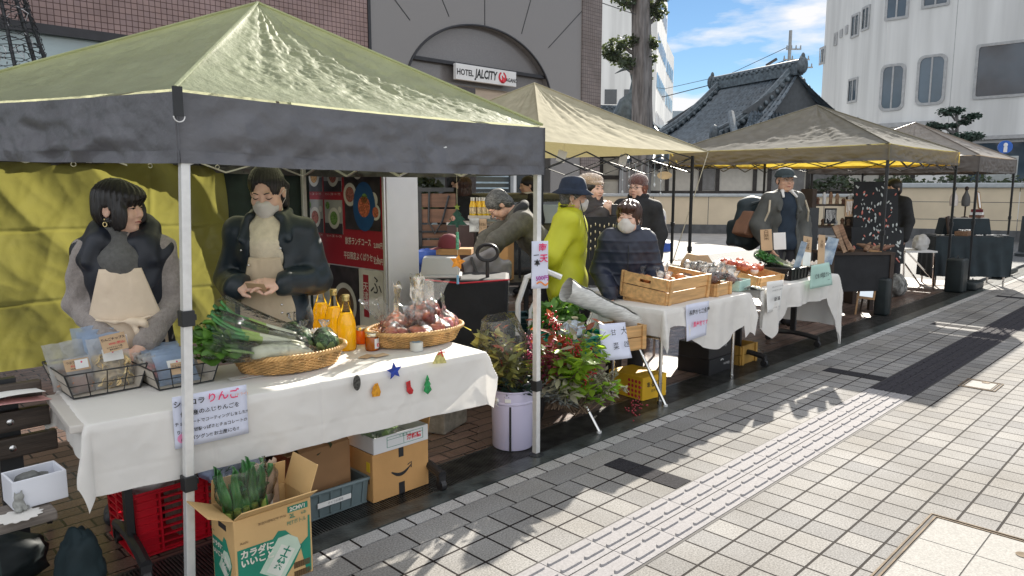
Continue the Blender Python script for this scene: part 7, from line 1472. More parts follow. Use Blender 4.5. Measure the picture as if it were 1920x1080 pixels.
for (t, y, z, s_, mm) in (('飲茶ランチコース', .37, 1.125, .062, ptxt), ('2,000円', .10, 1.11, .05, ptxt), ('平日限定よくばりセット', .33, 1.01, .062, ptxt), ('2,200円', .10, .99, .05, ptxt)): text(t, s_, mm, mb_, Matrix.Translation((-.004, y, z)) @ Matrix.Rotation(-PI / 2, 4, 'Z') @ PL(), sx=.72, bold=.0008)
for i in range(3): 
    for j in range(2): text('セット ご飯・スープ付', .022, ptxt, mb_, Matrix.Translation((-.004, 1.0 - .29 * j, 1.825 - .335 * i)) @ Matrix.Rotation(-PI / 2, 4, 'Z') @ PL())
[MB().box(-.004, .012, y, y + .32, .3, .92).build('menu_sheet', mat('menu_cream', (.55, .53, .49), .6), mb_) for y in (.05, .80)]; b = MB(); b.box(-.004, .012, .38, .79, .3, .92); b.build('ramen_photo', m_dkp, mb_)
b = MB(); b.k = 0; disc(b, .58, .62, .17, .17, -.006, 30); b.k = 1; disc(b, .58, .62, .13, .13, -.0072, 30); b.k = 2; disc(b, .58, .63, .09, .07, -.0082); b.build('noodle_bowl', [m_dish, mat('broth', (.10, .06, .04), .4), m_food[1]], mb_)
b = MB(); b.box(-.006, -.004, .24, .31, .55, .88); b.build('red_band', m_redposter, mb_); text('天\n津\n飯', .075, ptxt, mb_, Matrix.Translation((-.008, .275, .71)) @ Matrix.Rotation(-PI / 2, 4, 'Z') @ PL()); text('ふ', .16, m_ink, mb_, Matrix.Translation((-.006, .14, .80)) @ Matrix.Rotation(-PI / 2, 4, 'Z') @ PL())
for k in range(7): text('お好みの麺とご飯の', .022, m_ink, mb_, Matrix.Translation((-.006, .97, .86 - .06 * k)) @ Matrix.Rotation(-PI / 2, 4, 'Z') @ PL())
# hanging mobile
MY = 4.55
def zpx(py, Y): return CAMH + (350 - py) / 1383 * Y
s_, t_, _ = DY(857, 400, MY); mo = thing('hanging_mobile', 'string of glass charms, star and fir tree hanging from the near tent', 'ornament', (s_, t_, 0), -A45)
b = MB(); b.tube([(0, 0, 1.72), (0, 0, zpx(535, MY))], .0016, 4); b.build('string', MATS['rope'], mo); RXm = RX
def charm(n, py, poly, m, k=1.): b = MB(); b.T = Matrix.Translation((0, 0, zpx(py, MY))) @ RX; b.prism([(x * k, y * k) for x, y in poly], -.003, .003); b.build(n, m, mo)
charm('yellow_star', 388, star(.022, .009), gel('lime_gel', (.35, .45, .08))); charm('green_tree', 408, [(0, .05), (.03, .02), (.02, .018), (.05, -.012), (.034, -.016), (.062, -.045), (.01, -.045), (.01, -.06), (-.01, -.06), (-.01, -.045), (-.062, -.045), (-.034, -.016), (-.05, -.012), (-.02, .018), (-.03, .02)], gel('dark_green_gel', (.01, .10, .06)))
b = MB(); b.ell((-.025, -.008, zpx(409, MY)), (.014, .006, .016), 8, 6); b.build('santa_charm', mat('charm_pink', (.7, .35, .28), .3, var=.6, vs=80), mo); b = MB(); b.cyl((0, 0, zpx(435, MY)), (0, 0, zpx(468, MY)), .009, .010, 10); b.build('green_stick', mat('mint_bead', (.12, .42, .26), .3, var=.4, vs=90), mo); charm('orange_star', 492, star(.05, .026, a0=80), gel('amber_gel', (.80, .40, .03))); b = MB(); b.cyl((.0, 0, zpx(517, MY)), (.0, 0, zpx(534, MY)), .007, .009, 8); b.build('blue_tag', mat('blue_bead', (.2, .45, .7), .3), mo)
# black cart with tub, cap, box and trolley
CY = 5.35; s_, t_, _ = DY(868, 400, CY); ct = thing('covered_cart', 'black cloth covered cart with red piping behind the apple basket', 'cart', (s_, t_, 0), -A45); b = MB(); b.box(-.33, .34, -.22, .24, .0, .90, tx=.03); b.build('cover', mat('black_canvas', (.012, .013, .016), .75, var=.25, vs=6, bump=.4, bs=12), ct, bevel=.03); b = MB(); b.tube([(-.33, -.23, .905), (.0, -.235, .875), (.34, -.23, .90)], .006, 5); b.build('red_piping', MATS['red_ink'], ct)
CS = (s_, t_)
def onc(px, py, Y, dz=0): s, t, z = DY(px, py, Y); return (s, t, z + dz)
o = thing('grey_tub', 'upturned pale grey plastic tub on the covered cart', 'tub', onc(826, 508, 5.25)[:2] + (.905,), -A45 + .05); b = MB(); b.box(-.155, .155, -.11, .13, 0, .022); b.hexa([(-.14, -.10, .022), (.14, -.10, .022), (.14, .12, .022), (-.14, .12, .022), (-.12, -.085, .145), (.12, -.085, .145), (.12, .10, .145), (-.12, .10, .145)]); b.build('tub', mat('pale_grey_plastic', (.48, .49, .48), .5, var=.04), o, bevel=.012, smooth=True)
o = thing('cardboard_tray', 'shallow brown carton under the maroon cap', 'box', onc(853, 470, 5.4)[:2] + (1.055,), -A45 - .05); b = MB(); b.box(-.13, .13, -.08, .08, 0, .045); b.build('box', m_card, o, bevel=.003)
o = thing('maroon_cap', 'maroon baseball cap lying on the shallow carton', 'cap', onc(842, 458, 5.4)[:2] + (1.102,), -A45 + .2); b = MB(); b.lathe([(.082, 0), (.085, .03), (.07, .075), (.035, .10), (0, .105)], 22); b.grid(lambda u, v: (-.06 - .085 * v * math.cos((u - .5) * 2.2), (u - .5) * .15, .012 - .02 * v), 8, 4); b.build('cap', mat('maroon_cotton', (.16, .028, .035), .85), o, smooth=True)
o = thing('trolley_handle', 'black looped trolley handle rising beside the bending man', 'trolley', onc(914, 500, 5.25)[:2] + (0,), -A45); z1 = zpx(474, 5.25); b = MB(); b.tube([(.075 * math.cos(a), 0, z1 + .058 * math.sin(a)) for a in np.linspace(0, 2 * PI, 25)[:-1]], .013, 8, closed=True); b.cyl((0, 0, .06), (0, 0, z1 - .055), .014, n=10); b.build('handle', m_plblk, o, smooth=True); b = MB(); b.box(-.2, .2, -.15, .15, .03, .06); [b.cyl((x - .015, y, .03), (x + .015, y, .03), .03, n=12) for x in (-.18, .18) for y in (-.13, .13)]; b.build('base', m_plblk, o)
o = thing('grey_cloth_bag', 'folded grey cloth bag held in the hands of the bending man', 'bag', onc(910, 500, 5.95)[:2] + (zpx(505, 5.9),), -A45 + .1); b = SDF(); b.box((-.02, 0, .02), (.12, .05, .075), np.array(Matrix.Rotation(-.35, 3, 'Y')), .03, .03); b.box((.13, 0, -.02), (.05, .05, .05), None, .03, .04); b.mesh('bag', mat('grey_cloth', (.21, .20, .20), .8, var=.2, vs=9), o, .01, wrinkle(.008, 30)); b = MB(); b.tube([(-.12, -.085, .10), (-.08, -.10, -.02), (-.02, -.09, -.10)], .012, 5); b.build('binding', mat('dark_binding', (.07, .07, .07), .8), o)
lumpbag('blue cloth bundle behind the pale grey tub', onc(800, 470, 5.9)[:2] + (.85,), 0, .11, mat('blue_cloth', (.02, .06, .25), .8), 31, (1.2, .8, 1), tie=False)
o = thing('cart_table', 'dark plinth carrying the blue bundle', 'stand', onc(800, 470, 5.9)[:2] + (0,), -A45); b = MB(); b.box(-.2, .2, -.15, .15, 0, .85); b.build('plinth', MATS['black_canvas'], o, bevel=.01)
# back stall: bench back, chest, shelf with bottles, boxes
BY = 7.6
o = thing('wooden_bench', 'brown slatted bench back with a black metal frame behind the menu board', 'bench', onc(824, 420, BY)[:2] + (0,), -A45 + .1); m_brw = mat('brown_boards', (.17, .085, .05), .6, var=.25, vs=6, stretch=(.6, 5, 5))
for k in range(4): b = MB(); b.box(-.27, .17, -.012, .012, .86 + .16 * k, 1.0 + .16 * k); b.build('slat', m_brw, o, bevel=.004)
b = MB(); b.box(-.22, -.18, -.03, -.012, 0, 1.55); b.box(-.27, .17, -.03, -.015, 1.08, 1.10); b.box(-.27, .17, -.03, -.015, .92, .94); b.box(-.27, .15, -.05, .02, 1.50, 1.54); b.build('frame', m_blk, o); b = MB(); b.tube([(-.10, -.04, 1.5), (-.11, -.06, 1.2), (-.05, -.07, 1.07), (.03, -.06, 1.2), (.10, -.04, 1.46)], .012, 6); b.build('strap', m_blk, o, smooth=True)
o = thing('dark_chest', 'dark brown cabinet between the bench and the bottle shelf', 'cabinet', onc(863, 450, 7.7)[:2] + (0,), -A45); b = MB(); b.box(-.12, .16, -.2, .2, 0, 1.16); b.build('body', mat('dark_walnut', (.05, .025, .022), .4, var=.2, vs=5), o, bevel=.005); b = MB(); b.box(-.125, .165, -.21, .21, 1.16, 1.185); b.build('top', mat('pale_top', (.5, .48, .45), .5), o)
SH = onc(902, 404, 7.6); o = thing('display_shelf', 'raised display shelf holding small juice bottles', 'shelf', SH[:2] + (0,), -A45); b = MB(); b.box(-.13, .10, -.1, .12, SH[2] - .03, SH[2]); b.box(-.02, .42, .0, .35, SH[2] - .11, SH[2] - .08); b.build('board', mat('pale_board', (.45, .40, .33), .6), o); b = MB(); [b.box(x - .012, x + .012, y - .012, y + .012, 0, SH[2] - .11) for x in (-.10, .08, .40) for y in (-.08, .10)]; b.build('leg', m_blk, o)
pb = None
for i, (dx, dy) in enumerate(((-.075, .0), (-.045, .06), (-.015, .0), (.01, .07), (.035, .0), (.055, .06), (.08, .0), (-.10, .05))):
    q = Matrix.Rotation(0, 3, 'Z') @ v3(dx, dy, 0); w = F(*SH) + q; st = ST(w) + (SH[2],)
    if pb is None:
        pb = thing('small_juice_bottle', 'small juice bottle in the row on the raised back shelf', 'bottle', st, 0, 'bottles on the back shelf'); j = MB(); j.lathe([(0, 0), (.023, 0), (.024, .10), (.012, .14), (.010, .15), (0, .15)], 14); j.build('juice', m_juice, pb, smooth=True); l = MB(); l.lathe([(.0245, .02), (.0248, .021), (.0248, .085), (.0245, .086)], 14); l.build('label', mat('bottle_label', (.5, .38, .2), .6, var=.5, vs=60), pb); c = MB(); c.lathe([(.011, .15), (.0112, .185), (0, .187)], 12); c.build('neck', mat('bottle_neck', (.6, .58, .5), .3), pb, smooth=True)
    else: dup(pb, st)
for (dx, py, w, h, lab, tx, mm) in ((.02, 424, .085, .15, 'kraft notice hanging from the bottle shelf', '特製\nジュース', m_kraft), (-.065, 422, .10, .14, 'printed picture sheet hanging from the bottle shelf', '', mat('landscape_print', (.45, .45, .42), .6, var=.6, vs=9))):
    st = ST(F(*SH) + v3(dx, -.12, 0)) + (zpx(py, 7.5),); paper_sign('paper_sign', lab, st, -A45, w, h, [(tx, 0, 0, .035, m_brnink, {})] if tx else [], m=mm)
lumpbag('white plastic bags on the back shelf beside the bottles', ST(F(*SH) + v3(.24, .1, 0)) + (SH[2] - .08,), 0, .085, m_wbag, 41, (1.8, .8, .7), tie=False)
carton('pale carton stacked under the back shelf', onc(918, 470, 7.5)[:2] + (.62,), -A45 + .1, .26, .25, .42, m=mat('cream_carton', (.55, .50, .40), .8, var=.05), open_=False); carton('open brown carton beside the pale carton', onc(942, 470, 7.3)[:2] + (.62,), -A45 - .3, .18, .2, .40, ((3, 1.9, .08),), m=m_cardl)
o = thing('low_table', 'low dark table carrying the cartons of the back stall', 'table', onc(928, 470, 7.45)[:2] + (0,), -A45); b = MB(); b.box(-.35, .35, -.3, .3, .58, .615); b.build('top', m_plblk, o); b = MB(); [b.box(x - .02, x + .02, y - .02, y + .02, 0, .58) for x in (-.32, .32) for y in (-.27, .27)]; b.build('leg', m_blk, o)
o = thing('potted_plant', 'dark leafy potted tree with a round lamp at the far left back', 'plant', onc(802, 360, 9.6)[:2] + (0,), 0); lf = MB(); rs = random.Random(2); leafcloud(lf, (0, 0, 1.5), (.16, .16, .35), 260, .09, rs); lf.build('foliage', m_leafd, o); b = MB(); b.lathe([(.12, 0), (.16, .3), (.15, .32)], 14); b.build('pot', m_plblk, o); b = MB(); b.cyl((0, 0, .3), (0, 0, 1.3), .015); b.build('stem', m_bark, o); b = MB(); b.ell((-.02, -.1, 1.78), .055, 12, 8); b.build('globe_lamp', mat('globe', (.75, .70, .6), .3), o, smooth=True)
car = thing('parked_car', 'dark parked car with a sloping windscreen behind the bending man', 'car', onc(945, 340, 11.0)[:2] + (0,), -A45 + .25); b = SDF(); b.box((0, 0, .62), (1.9, .72, .22), None, .12, .05); b.box((.25, 0, 1.1), (.95, .60, .22), None, .14, .18); b.mesh('body', mat('car_paint', (.03, .04, .045), .2, metal=.3, coat=1.), car, .035)
b = MB(); b.hexa([(-1.05, -.60, .95), (-1.05, .60, .95), (-.95, .60, .93), (-.95, -.6, .93), (-.55, -.55, 1.36), (-.55, .55, 1.36), (-.45, .55, 1.34), (-.45, -.55, 1.34)]); b.box(-.5, .95, -.76, -.74, .98, 1.3); b.build('windscreen', m_glassl, car); 
for x in (-1.2, 1.15):
    for y in (-.78, .78): b = MB(); b.cyl((x, y - .1, .32), (x, y + .1, .32), .32, n=22); w_ = b.build('wheel', m_plblk, car, smooth=True); b = MB(); b.cyl((x, y - .105, .32), (x, y + .105, .32), .19, n=18); b.build('rim', MATS['brushed_aluminium'], w_, smooth=True)
b = MB(); b.ell((-.62, -.92, 1.0), (.07, .1, .07), 10, 8); b.build('mirror', MATS['car_paint'], car, smooth=True)
bin_('plastic_stool_crate', 'dark teal slotted crate behind the lilac bucket', 'crate', onc(963, 575, 5.3)[:2] + (.25,), -A45 + .2, .26, .24, .36, mat('dark_teal_plastic', (.012, .045, .05), .4), slots=True)
carton('brown carton under the dark teal crate', onc(963, 575, 5.3)[:2] + (0,), -A45 + .2, .3, .28, .245, m=m_card, open_=False)
lumpbag('black bag leaning beside the tent post', onc(988, 560, 4.75)[:2] + (.10,), 0, .16, mat('black_nylon', (.012, .013, .015), .5, var=.3, bump=.3, bs=10), 51, (.65, .8, 2.1), tie=False)
o = thing('white_chair', 'white curved chair back beside the tent post', 'chair', onc(998, 560, 5.0)[:2] + (0,), -A45); b = MB(); b.tube([(-.10, 0, .45), (-.10, 0, .75), (-.04, 0, .93), (.08, 0, .98), (.2, 0, .93)], .02, 6); b.tube([(-.02, .02, .45), (-.01, .02, .7), (.05, .02, .82)], .014, 6); b.build('back_frame', m_wht2, o, smooth=True); b = MB(); b.box(-.12, .26, -.05, .35, .42, .45); b.build('seat', m_wht2, o, bevel=.01); b = MB(); [b.cyl((x, y, 0), (x, y, .42), .014) for x in (-.1, .24) for y in (-.03, .33)]; b.build('leg', m_wht2, o)
# sign on the tent post
pst = OT(1016, 497, 2.70); paper_sign('paper_sign', 'tall pale blue paper sign on the tent post pricing nandina sprigs', (pst[0], 2.715, pst[2]), -.55, .095, .262, [('南', .012, .092, .050, m_pink, dict(bold=.001)), ('天', .020, .035, .046, m_pink, dict(bold=.001)), ('一', -.022, .052, .034, m_ink, dict(bold=.001)), ('本', -.016, .010, .040, m_ink, dict(bold=.001)), ('500円', .012, -.074, .030, mat('purple_ink', (.35, .03, .3), .6), dict(bold=.0008)), ('～', .016, -.106, .07, m_orangei, dict(bold=.002))], m=MATS['pale_blue_paper'], seed=9, curl=.004)
bpy.data.objects[-1] if False else None
# low stand with crates, newspaper roll and sign
LS = (3.86, 3.16); o = thing('trestle_stand', 'low trestle with chrome legs under the vegetables beside the tent post', 'stand', LS + (0,), 0); b = MB(); b.box(-.42, .42, -.19, .25, .40, .425); b.build('top', m_plblk, o)
m_chr = mat('chrome', (.75, .74, .72), .15, metal=1.)
for x, y, dx, dy in ((-.40, -.18, .08, -.22), (.40, -.18, .06, -.20), (-.40, .24, 0, .1), (.40, .24, .0, .1)): b = MB(); b.tube([(x, y, .41), (x + dx, y + dy, .012)], .012, 10); lg = b.build('leg', m_chr, o, smooth=True); b = MB(); b.cyl((x + dx, y + dy, 0), (x + dx, y + dy, .02), .015, n=10); b.build('foot', m_wht2, lg)
m_gcr = mat('green_plastic', (.01, .26, .17), .35, var=.1); bin_('green_crate', 'bright green crate of radishes on the low trestle', 'crate', (LS[0] - .12, LS[1] + .02, .427), 0, .50, .34, .12, m_gcr, slots=True)
for i in range(9):
    x, y = -.28 + .06 * i, .04 * math.sin(i * 2.2); q = thing('radish', ('%s pale radish root in the green crate' % ('first', 'second', 'third', 'fourth', 'fifth', 'sixth', 'seventh', 'eighth', 'ninth')[i]), 'radish', (LS[0] - .12 + x * .75, LS[1] + y, .515), i * .7, 'radishes in the green crate'); b = MB(); b.ell((0, 0, 0), (.055, .032, .032), 12, 8); b.build('root', mat('radish_white', (.66, .66, .52), .4, var=.1), q, smooth='all'); b = MB(); b.tube([(.05, 0, 0), (.09, .0, .03)], [.012, .004], 6); b.build('stalk', m_cab, q)
q = thing('leaf_bundle', 'dark leafy greens behind the newspaper roll', 'greens', (3.82, 3.36, .50), 0); lf = MB(); rs = random.Random(8); leafcloud(lf, (0, 0, .15), (.20, .12, .14), 230, .085, rs); lf.build('leaves', m_leaf, q)
b = MB(); A_, B_ = Vector((-.26, .10, .30)), Vector((.36, -.14, -.02)); ax_ = (B_ - A_).normalized(); u_ = ax_.orthogonal().normalized(); w_ = ax_.cross(u_)
def roll(u, v): p = A_.lerp(B_, v); r = (.070 - .028 * v) * (1 + .05 * math.sin(5 * PI * u + v * 7)) + .012 * u; a = u * 2 * PI * 1.15; return p + (u_ * math.cos(a) + w_ * math.sin(a)) * r
nr = thing('newspaper_roll', 'newspaper rolled around vegetables lying across the crates', 'newspaper', (3.98, 3.10, .56), 0); b.grid(roll, 40, 24); b.build('paper', mat('newsprint', (.58, .58, .55), .85, var=.16, vs=45, detail=2, stretch=(.35, .35, 3), bump=.4, bs=12), nr, smooth='all'); [setattr(v, 'co', v.co + noise.noise_vector(v.co * 14) * .012) for v in nr.children[0].data.vertices]; rr_ = lumpbag('blue and white newspaper bundle beside the roll', (3.72, 3.14, .53), .3, .075, mat('newsprint_blue', (.40, .45, .50), .8, var=.4, vs=30), 61, (1.5, 1, .8), tie=False)
wc = None
def wood_crate(label, st, rz, w, d, h, rx=0., handle=True, legs=True, m=None, name='wooden_crate', group='wooden produce crates'):
    o = thing(name, label, 'crate', st, rz, group, rx=rx); W, D, t = w / 2, d / 2, .013; mw = m or mat('pine_wood', (.62, .37, .155), .55, var=.22, vs=5, bump=.12, bs=40, stretch=(.6, 5, 7)); n = max(1, int(round(h / .10))); 
    for s in (-1, 1):
        for k in range(n):
            z0, z1 = h * k / n + .004, h * (k + 1) / n - .003
            b = MB(); b.box(-W, W, s * D - t / 2, s * D + t / 2, z0, z1); b.build('plank', mw, o, bevel=.002)
            b = MB()
            if handle and k == n - 1: 
                zm = (z0 + z1) / 2; 
                for a in ((-D + t, -.05, z0, z1), (.05, D - t, z0, z1), (-.05, .05, z0, zm - .012), (-.05, .05, zm + .012, z1)): b.box(s * (W - t) - t / 2, s * (W - t) + t / 2, *a)
            else: b.box(s * (W - t) - t / 2, s * (W - t) + t / 2, -D + t, D - t, z0, z1)
            b.build('end_panel', mw, o)
    for sx in (-1, 1):
        for sy in (-1, 1): b = MB(); b.box(sx * (W - .03) - .016, sx * (W - .03) + .016, sy * (D + t) - t / 2, sy * (D + t) + t / 2, .0, h); b.build('batten', mw, o, bevel=.002)
    b = MB(); b.box(-W, W, -D, D, -.006, .004); b.build('base', mw, o); return o
wood_crate('small wooden crate with a hand hole beside the blue paper sign', (4.12, 3.02, .43), -.25, .24, .22, .17)
ps = OT(1152, 640, 2.86); paper_sign('paper_sign', 'pale blue paper sign with brushed characters leaning on the low trestle', (ps[0], 2.86, ps[2]), -.35, .235, .24, [('大', .06, .06, .05, m_ink, {}), ('雄', .07, -.03, .048, m_ink, {}), ('甘', -.02, .055, .045, m_ink, {}), ('菜', -.01, -.035, .048, m_ink, {})], m=MATS['pale_blue_paper'], rx=-.25, seed=3, curl=.05)
YB = G(1208, 752); yc = carton('yellow carton printed with red dots under the second table', (YB[0] + .12, YB[1] + .15, .006), -.12, .26, .34, .17, m=mat('yellow_carton', (.78, .46, .02), .6, var=.05), open_=False); b = MB()
for i in range(4):
    for j in range(4): b.add([(-.1312, -.14 + .034 * i + .012 * math.cos(a), .025 + .036 * j + .013 * math.sin(a)) for a in np.linspace(0, 2 * PI, 13)[:-1]], [tuple(range(12))])
b.build('red_dots', MATS['red_ink'], yc); text('まるごと', .045, m_ink, yc, PL(.0, -.1725, .11), wob=.1, bold=.001); text('信州りんご', .024, m_ink, yc, PL(.02, -.1725, .06))
# second table
def chrome_table(label, st, rz, L_, W_, z):
    o = thing('folding_table', label, 'table', st, rz); b = MB(); b.box(-L_ / 2, L_ / 2, -W_ / 2, W_ / 2, z - .03, z); b.build('tabletop', mat('table_board', (.55, .52, .48), .5), o)
    for x in (-L_ / 2 + .06, L_ / 2 - .06):
        for y in (-W_ / 2 + .05, W_ / 2 - .05): b = MB(); b.cyl((x, y, .0), (x, y, z - .03), .0135, n=12); b.cyl((x, y, .0), (x, y, .03), .018, n=12); b.build('leg', m_chr, o, smooth=True)
    for x in (-L_ / 2 + .06, L_ / 2 - .06): b = MB(); b.cyl((x, -W_ / 2 + .05, z - .22), (x, W_ / 2 - .05, z - .22), .01, n=10); b.build('cross_tube', m_chr, o, smooth=True)
    return o
TB2 = (4.87, 3.06); chrome_table('second folding table with chrome legs', TB2 + (0,), 0, 1.16, .52, .70)
def hemB(cx, cy, ex, ey): return .30 * math.sin(cx * 5.2 + 1) + (.35 if cx > .5 else 0) - (.25 if abs(cx + .45) < .1 else 0)
drape('white tablecloth with handwritten sheet on the second table', TB2 + (0,), 0, -.60, .60, -.28, .28, .70, .30, .27, .13, .15, seed=6, amp=.016, hem=hemB, nx=130)
TC2 = (6.48, 3.08); folding_table('third table with a black caster frame', TC2 + (0,), .0, 1.55, .56, z=.70)
def hemC(cx, cy, ex, ey): return -.45 + .55 * (1 - min(1, abs(cx + .62) / .35)) + .9 * max(0, cx - .6) / .2
drape('white tablecloth hanging long at the right end of the third table', TC2 + (0,), 0, -.80, .80, -.30, .30, .70, .40, .10, .36, .40, seed=9, amp=.018, hem=hemC, nx=140)
q = OT(1305, 601, 2.745); paper_sign('paper_sign', 'white sheet naming farm produce taped to the second table', (q[0], 2.735, q[2]), 0, .30, .26, [('長野市七二会産', 0, .07, .040, m_ink, dict(bold=.0006)), ('農産物です', .02, -.02, .040, m_pink, dict(bold=.0006))], seed=5, curl=.02, m=MATS['pale_blue_paper'])
q = OT(1448, 555, 2.745); paper_sign('paper_sign', 'printed notice with small type taped to the third table', (q[0], 2.725, q[2]), 0, .24, .26, [('お買い上げありがとうございます', 0, .085, .014, m_ink, dict(wob=0)), ('地元の農家が育てた野菜です', 0, .055, .014, m_ink, dict(wob=0)), ('自然薯', 0, -.02, .035, m_ink, dict(wob=0, bold=.001)), ('どうぞお試しください', 0, -.09, .013, m_ink, dict(wob=0))], seed=6, curl=.03)
q = OT(1535, 518, 2.72); mint = mat('mint_paper', (.42, .62, .55), .7, var=.03); paper_sign('paper_sign', 'mint green sheet with handwriting at the front of the third table', (q[0], 2.70, q[2] + .01), 0, .43, .215, [('仁金 10円遊 グルー', 0, .0, .045, m_ink, dict(bold=.0004, sx=.9)), ('～～', .12, -.05, .03, m_ink, {})], m=mint, rx=-.10, seed=8, curl=.03)
# goods on the second and third tables
m_foam = mat('foam_net_white', (.72, .66, .62), .7, var=.1, vs=60)
def goods(n, cx, cy, z, rx_, ry_, seed, kinds, group, labf, cat, name, tz=0.):
    rs = random.Random(seed); protos = {}
    for i in range(n):
        k = kinds[i % len(kinds)]; st = (cx + rs.uniform(-rx_, rx_), cy + rs.uniform(-ry_, ry_), z + rs.uniform(0, .035)); dyy = (st[1] - cy) * tz; st = (st[0], st[1], st[2] + dyy)
        if k not in protos:
            o = thing(name, labf, cat, st, rs.uniform(0, 6), group); protos[k] = o
            if k == 'apple': b = MB(); apple(b, (0, 0, .034), .038); b.build('fruit', m_apple, o, smooth=True)
            elif k == 'peach': b = MB(); apple(b, (0, 0, .034), .036); b.build('fruit', mat('orange_apple', (.66, .27, .10), .4, var=.25, vs=12), o, smooth=True)
            elif k == 'foam': b = MB(); b.ell((0, 0, .03), (.036, .036, .032), 14, 9, fn=lambda d: 1 + .06 * math.sin(8 * d.x + 9 * d.z)); b.build('foam_net', m_foam, o, smooth='all'); b = MB(); apple(b, (0, 0, .036), .033); b.build('fruit', m_apple, o, smooth=True)
            elif k == 'bag': b = MB(); b.ell((0, 0, .03), (.048, .036, .032), 12, 9, fn=lambda d: 1 + .25 * nz(d.x * 2, d.y * 2, d.z * 2)); b.build('contents', mat('dried_fruit', (.17, .06, .035), .5, var=.6, vs=50), o, smooth='all'); b = MB(); b.lathe([(.03, .0), (.052, .02), (.048, .05), (.012, .072), (.010, .078), (.034, .12), (.04, .13)], 14); ob = b.build('film', m_film2, o, smooth='all'); [setattr(v, 'co', v.co + noise.noise_vector(v.co * 30) * .014) for v in ob.data.vertices]
            elif k == 'wrap': b = MB(); b.ell((0, 0, .03), .034, 12, 8); b.build('fruit', MATS.get('orange_apple') or mat('orange_apple', (.66, .27, .10), .4), o, smooth='all'); b = MB(); b.lathe([(.037, .01), (.038, .04), (.012, .07), (.03, .11), (.034, .12)], 14); ob = b.build('twist_wrap', m_film2, o, smooth='all'); [setattr(v, 'co', v.co + noise.noise_vector(v.co * 30) * .012) for v in ob.data.vertices]
            elif k == 'garlic': b = MB(); b.lathe([(0, 0), (.026, .006), (.030, .022), (.016, .042), (.006, .06), (0, .062)], 12); b.build('bulb', mat('garlic_white', (.68, .62, .55), .5, var=.1, vs=30), o, smooth='all')
        else: dup(protos[k], st, rs.uniform(0, 6), rx=rs.uniform(-.3, .3), ry=rs.uniform(-.3, .3))
wood_crate('big pine crate tipped towards the aisle on the second table', (4.735, 3.085, .725), .02, .60, .40, .185, rx=.10); wood_crate('low pine crate propping up the big crate', (4.56, 3.10, .704), .0, .24, .30, .03, handle=False)
goods(12, 4.76, 3.10, .80, .24, .14, 1, ('wrap', 'peach', 'wrap'), 'wrapped fruit in the big pine crate', 'twist-wrapped or bare fruit in the big pine crate', 'fruit', 'wrapped_fruit', tz=.1)
wood_crate('small pine crate of bagged dried fruit beside the big crate', (5.19, 3.02, .704), .0, .26, .34, .10, handle=False); goods(16, 5.20, 3.06, .79, .13, .17, 2, ('bag',), 'bags of dried fruit on the second table', 'twisted bag of dried fruit heaped in the small pine crate', 'dried fruit', 'dried_fruit_bag')
goods(12, 5.50, 3.06, .735, .14, .17, 3, ('bag',), 'bags of dried fruit in the mint box', 'twisted bag of dried fruit between the crate and the mint box', 'dried fruit', 'dried_fruit_bag'); carton('mint green card box of small bags on the second table', (5.55, 2.93, .706), .08, .22, .16, .085, m=mint)
o = thing('kraft_house_box', 'kraft carton shaped like a little house with brushed characters', 'box', (5.55, 3.30, .706), -.5); b = MB(); b.T = Matrix.Rotation(PI / 2, 4, 'X'); b.prism([(-.11, 0), (.11, 0), (.11, .19), (.05, .27), (-.05, .27), (-.11, .19)], -.09, .09); b.build('carton', m_kraft, o, bevel=.003); text('信\n州', .06, m_brnink, o, PL(-.04, -.093, .10), bold=.001, leading=.9); b = MB(); b.lathe([(0, 0), (.035, 0)], 12); b.build('print', MATS['orange_ink'] if 'orange_ink' in MATS else m_orangei, o)
wood_crate('pine tray of apples tipped towards the aisle on the third table', (6.06, 3.10, .735), -.06, .42, .46, .09, rx=.16, handle=False); goods(18, 6.06, 3.12, .80, .16, .17, 4, ('foam', 'apple', 'apple', 'foam'), 'apples in the pine tray', 'red apple in or out of a white foam net in the tipped pine tray', 'apple', 'apple', tz=.16)
q = thing('film_sheet', 'sheet of clear film over the back of the apple tray', 'film', (6.08, 3.26, .84), 0, rx=.3); b = MB(); b.grid(lambda u, v: ((u - .5) * .36, (v - .5) * .2, .03 * math.sin(PI * u) + .02 * nz(u * 5, v * 5)), 12, 8); b.build('film', m_film2, q, smooth='all')
bin_('black_crate', 'black plastic crate of leafy vegetables on the third table', 'crate', (6.62, 3.02, .706), 0, .36, .30, .10, m_plblk, slots=True)
for i in range(4): q = leeks(('nearest green bundle in film in the black crate', 'second green bundle in film in the black crate', 'third green bundle in film in the black crate', 'rearmost green bundle in film in the black crate')[i], (6.70, 2.96 + .07 * i, .77 + .012 * i), PI - .25 + .1 * i, .34, 3, -.30, .012, 'green bundles in the black crate', 70 + i)
goods(14, 7.02, 3.06, .75, .15, .12, 5, ('garlic',), 'garlic bulbs in the wire basket', 'white garlic bulb in the basket at the right end of the third table', 'garlic', 'garlic'); o = thing('wire_basket', 'dark wire basket of garlic at the right end of the third table', 'basket', (7.02, 3.04, .706), 0); b = MB()
for z in (.005, .05, .10): b.tube([(-.19, -.16, z), (.19, -.16, z), (.19, .16, z), (-.19, .16, z)], .004, 5, closed=True)
for k in range(7): x = -.19 + .38 * k / 6; b.tube([(x, -.16, .1), (x, -.16, .005), (x, .16, .005), (x, .16, .1)], .003, 5)
b.build('wire', m_blk, o)
